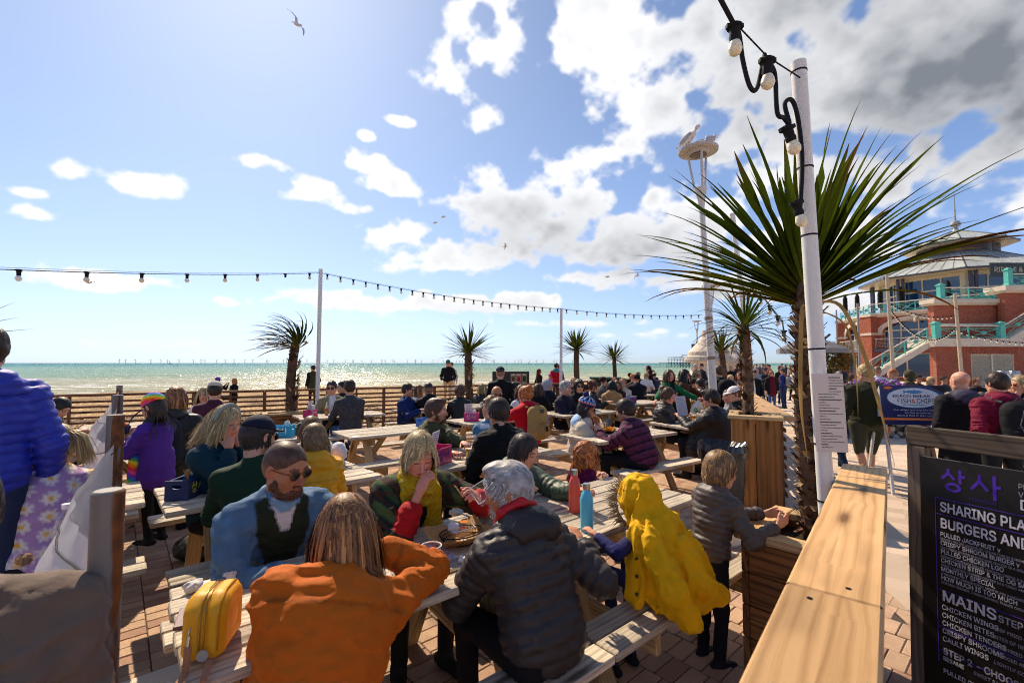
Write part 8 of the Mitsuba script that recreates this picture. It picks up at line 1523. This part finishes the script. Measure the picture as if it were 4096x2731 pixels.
# blue fish and chips A-board
K = thing('chip_shop_board', 'blue A-board advertising fish and chips in front of the gabion wall', 'sign'); c0 = np.array([5.0, 6.1, -.04]); ex = np.array([.985, -.17, 0]); ez = np.array([.02, .12, .99]); ez /= np.linalg.norm(ez); out_ = np.cross(ex, ez); R0_ = np.stack([ex, ez, out_], 1); c1 = c0; Q0 = lambda x, y, z: c1 + R0_ @ np.array([x, y, z]); c0 = c1 + R0_ @ np.array([0, .68, 0]); R = np.stack([ex * .84, ez * .53, out_], 1); Q = lambda x, y, z: c0 + R @ np.array([x, y, z]); Wd = .9
M().box(Q(Wd / 2, .42 + .5, 0), (Wd, 1.0, .02), R, '#1b2559', ch=.004).part(K, 'panel', 'm_paint'); M().prism(affinity.translate(affinity.scale(Point(0, 0).buffer(1, 32), .375, .245), .47, 1.1), .011, .013, R, c0, '#d5d7da').part(K, 'white_oval', 'm_matte'); M().prism(affinity.translate(affinity.scale(Point(0, 0).buffer(1, 32), .385, .255), .47, 1.1), .0105, .012, R, c0, '#5fa9cf').part(K, 'oval_edge', 'm_matte')
fish = shapely.union_all([affinity.scale(Point(0, 0).buffer(.1, 24), 1.15, .42), Polygon([(-.09, 0), (-.165, .05), (-.145, 0), (-.165, -.05)])]); M().prism(affinity.translate(fish, .48, 1.25), .0135, .0155, R, c0, '#3f7fb0').part(K, 'fish_emblem', 'm_matte')
for i in range(6): M().prism(affinity.translate(Point(0, 0).buffer(.018).difference(Point(-.004, 0).buffer(.016)), .42 + .03 * i, 1.25 + .008 * (i % 2)), .016, .0165, R, c0, '#9cc6de').part(K, 'fish_scale', 'm_matte')
M().prism(affinity.translate(affinity.scale(Point(0, 0).buffer(.04, 16), 1.5, 1), .11, 1.35), .0115, .0135, R, c0, '#d5652a').part(K, 'orange_badge', 'm_matte')
board_text(K, [('WE TAKE', .012, .08, 1.355, '#e8e0d8', False, 1), ('CASH £££', .012, .078, 1.335, '#e8e0d8', False, 1), ('BEACH BREAK', .062, .165, 1.115, '#20264a', True, .92), ('FISH', .12, .225, .965, '#20264a', False, .5), ('&', .1, .425, .97, '#d0562a', True, .62), ('CHIPS', .12, .5, .965, '#20264a', False, .5), ('Our chips are freshly cut daily', .04, .15, .775, '#c6c9d8', False, .92), ('on the premises.', .04, .31, .705, '#c6c9d8', False, .92), ('All our fish is line caught.', .04, .2, .635, '#c6c9d8', False, .92)], R, Q(0, 0, .0135))
M().box(Q(.45, .565, .012), (.9, .06, .004), R, '#cf6a2c').part(K, 'orange_band', 'm_matte'); board_text(K, [('vegware TAKEAWAY CONTAINERS', .026, .2, .553, '#e9c9b0', False, .95)], R, Q(0, 0, .0145)); M().prism(affinity.translate(LineString([(-.15, 0), (-.05, .012), (0, -.01), (.05, .012), (.15, 0)]).buffer(.008), .46, .915), .0135, .015, R, c0, '#4f8fb5').part(K, 'rope_knot', 'm_matte')
M().prism(Polygon([(.7, 1.41), (.9, 1.22), (.9, 1.41)]), .0115, .013, R, c0, '#23222c').part(K, 'corner_flash', 'm_matte')
for x in (.02, .735): M().beam(Q0(x, 0, 0), Q0(x, .9, 0), .03, .03, out_, col='#c9c9c9').part(K, 'front_leg', 'm_paint'); M().beam(Q0(x, -.05, -.62), Q0(x, 1.4, -.03), .03, .03, out_, col='#c9c9c9').part(K, 'rear_leg', 'm_paint')
side = Polygon([(0, .62), (0, 1.41), (-.33, .62)]); Rs = np.stack([out_, ez * .53, -ex], 1); M().prism(side, -.004, .004, Rs, c0, '#c7c7c7').part(K, 'side_flap', 'm_paint'); M().prism(sbox(-.16, .8, -.05, .9), .0045, .006, Rs, c0, '#d8c52a').part(K, 'yellow_sticker', 'm_matte'); M().prism(Polygon([(-.14, 1.0), (-.05, 1.0), (-.095, 1.1)]), .0045, .006, Rs, c0, '#d8c52a').part(K, 'warning_triangle', 'm_matte')
# laminated notice on the near pole
K = thing('laminated_notice', 'weathered laminated notice tied to the near white pole', 'notice'); o = np.array([1.52, 2.245, 1.27]); R = np.stack([[.97, -.24, 0], [-.04, 0, 1.], [-.24, -.97, 0]], 1); M().box(o + R @ np.array([.035, .17, 0]), (.135, .38, .003), R, '#c2bdb6', ch=.0008).part(K, 'sheet', 'm_gloss')
for i in range(26): w = (.05, .09, .07, .1, .03)[i % 5]; M().box(o + R @ np.array([-.01 + w / 2 - (.0 if i > 5 else -.05), .34 - .0135 * i, .0024]), (w, .0035 if i % 4 else .006, .001), R, '#6c6866').part(K, 'print_line', 'm_matte')
# poster board, green bin
K = thing('poster_board', 'black board pasted with gig posters on the beach behind the man in black', 'poster board'); c = np.array([-.77, 17.6, .12]); M().box(c + [.72, 0, .62], (1.42, .06, 1.25), None, '#1b191a', ch=.01).part(K, 'board', 'm_paint')
for i, (x, z, cl) in enumerate(((.82, 1.0, '#6b5c3a'), (1.03, 1.0, '#b8324e'), (1.24, 1.0, '#39502c'), (.82, .65, '#b5473a'), (1.03, .65, '#c8503c'), (1.24, .65, '#a13a52'), (1.03, .32, '#c2553a'), (1.24, .32, '#8d2f3a'))):
    q = M().box(c + [x, -.034, z], (.18, .006, .31), None, '#b7b0a0').part(K, 'poster', 'm_matte'); M().box(c + [x, -.038, z - .01], (.155, .004, .26), None, cl).part(q, 'picture', 'm_matte'); M().box(c + [x, -.041, z - .05], (.07, .003, .13), None, lin(cl) * .35).part(q, 'figure', 'm_matte'); M().box(c + [x, -.041, z + .1], (.13, .003, .025), None, '#d0cabb').part(q, 'title_block', 'm_matte')
K = thing('wheelie_bin', 'dark green bin with a sloping lid at the far fence corner', 'bin'); c = np.array([3.7, 17.6, 0]); M().box(c + [0, 0, .5], (1.15, .7, 1.0), rot(z=30), '#1d3a36', ch=.04).part(K, 'body', 'm_paint'); M().box(c + [0, 0, 1.08], (1.25, .8, .1), rot(z=30, x=-6), '#234a44', ch=.03).part(K, 'lid', 'm_paint')
for lb, c, cl, r in (('olive padded coat bundled under the table near the white pole', (-3.75, 8.25, .42), '#3d4a2c', (.26, .2, .2)), ('dark bag lying on the bench behind the olive coat bundle', (-3.95, 8.5, .45), '#15151a', (.18, .16, .16)), ('blue coat in the lap of the ginger-haired girl', (SEQ['hips'] + SEQ['B'] @ np.array([.08, .16, .04])), '#0f2f9c', (.17, .13, .07)), ('crumpled grey scarf on the bench of the woman in the bobble hat', (.85, 5.75, .5), '#77777c', (.13, .1, .06)), ('black bag on the ground by the far picnic table', (-2.7, 4.0, .1), '#16161a', (.2, .15, .12))):
    K = thing('bundled_coat' if 'coat' in lb else 'soft_bag' if 'bag' in lb else 'bundled_scarf', lb, 'coat' if 'coat' in lb else 'bag' if 'bag' in lb else 'scarf'); v, f, _ = blob([ell(c, r)], .016, lambda P: .09 * np.abs(nz(P, 10, 3))); M().add(v, f, lin(cl) * (1 + .3 * nz(v, 20, 2)[:, None])).part(K, 'cloth', 'm_smooth_cloth', True)

# ---------------------------------------------------------------- gulls
def gull(c, yaw, label, fly=None, s=1.):
    K = thing('seagull', label, 'seagull'); R = rot(z=yaw, **(fly or {})); P = lambda x, y, z: np.array(c) + R @ np.array([x, y, z]) * s
    v, f, L = blob([ell(P(0, 0, .0), np.array([.075, .19, .075]) * s, R @ rot(x=0 if fly else 25), .02), ell(P(0, .2, .05 if fly is not None else .15), np.array([.045, .055, .048]) * s, R, .05), cone(P(0, .24, .05 if fly is not None else .145), P(0, .3, .04 if fly is not None else .13), .014 * s, .006 * s, .01, 1), cone(P(0, -.15, .0 if fly else -.04), P(0, -.3, .0 if fly else -.07), .045 * s, .03 * s, .03, 0, (R[:, 2], .4))], .018 * s)
    M().add(v, f, np.where((L == 1)[:, None], lin('#c99a2a'), lin('#cfcdca'))).part(K, 'body', 'm_matte', True)
    for sx in (-1, 1):
        if fly is not None:
            pts = [(sx * .05, .08, .03), (sx * .3, .13, .13), (sx * .52, .02, .12), (sx * .72, -.12, .04)]; w = [.13, .12, .09, .02]; m = M(); V = []
            for (x, y, z), ww in zip(pts, w): V += [P(x, y, z), P(x, y - ww * .5, z + .012), P(x, y - ww * 1.3, z)]
            F = [[3 * k + a, 3 * k + a + 1, 3 * k + a + 4, 3 * k + a + 3] for k in range(3) for a in (0, 1)]; m.add(V, F, np.repeat([lin('#b8b9bc')] * 3 + [lin('#3a3a3e')], 3, 0)); m.part(K, 'wing', 'm_matte', True)
        else:
            v, f, _ = blob([ell(P(sx * .065, -.04, .01), np.array([.025, .17, .06]) * s, R @ rot(x=22), .02)], .015 * s); M().add(v, f, '#9fa3a8').part(K, 'wing', 'm_matte', True); M().tube([P(sx * .03, .0, -.06), P(sx * .03, .01, -.14)], .008 * s, 5, '#b58a6a').part(K, 'leg', 'm_matte')
gull((3.57, 9.0, 6.2), 150, 'gull perched on the left of the tall lamp head'); gull((4.02, 9.1, 6.2), 60, 'gull perched on the right of the tall lamp head with raised bill'); gull((3.86, 9.25, 6.19), 110, 'gull sitting behind the other two on the tall lamp head', s=.9); gull((11.4, 26, 6.35), 80, 'gull on top of the second lamp post')
gull((-6.15, 12.6, 11.35), 20, 'large gull gliding with long wings at the top of the sky', {'x': 15, 'y': 62}, .62)
for u, (x, y, z, r, lb) in enumerate(((-28, 30, 7.0, 20, 'gull flying low above the clouds at the left'), (-6.5, 38, 13.5, 50, 'gull flying across the large cloud, left one'), (-5.8, 38, 14.0, 40, 'gull flying across the large cloud, upper one'), (-.6, 40, 12.0, -30, 'gull in flight right of the large cloud centre'), (8.0, 38, 8.9, 20, 'gull flying over the pier, left one'), (10.5, 38, 9.0, -20, 'gull flying over the pier, right one'))): gull((x, y, z), 90, lb, {'x': 5, 'y': r * .5}, .8)
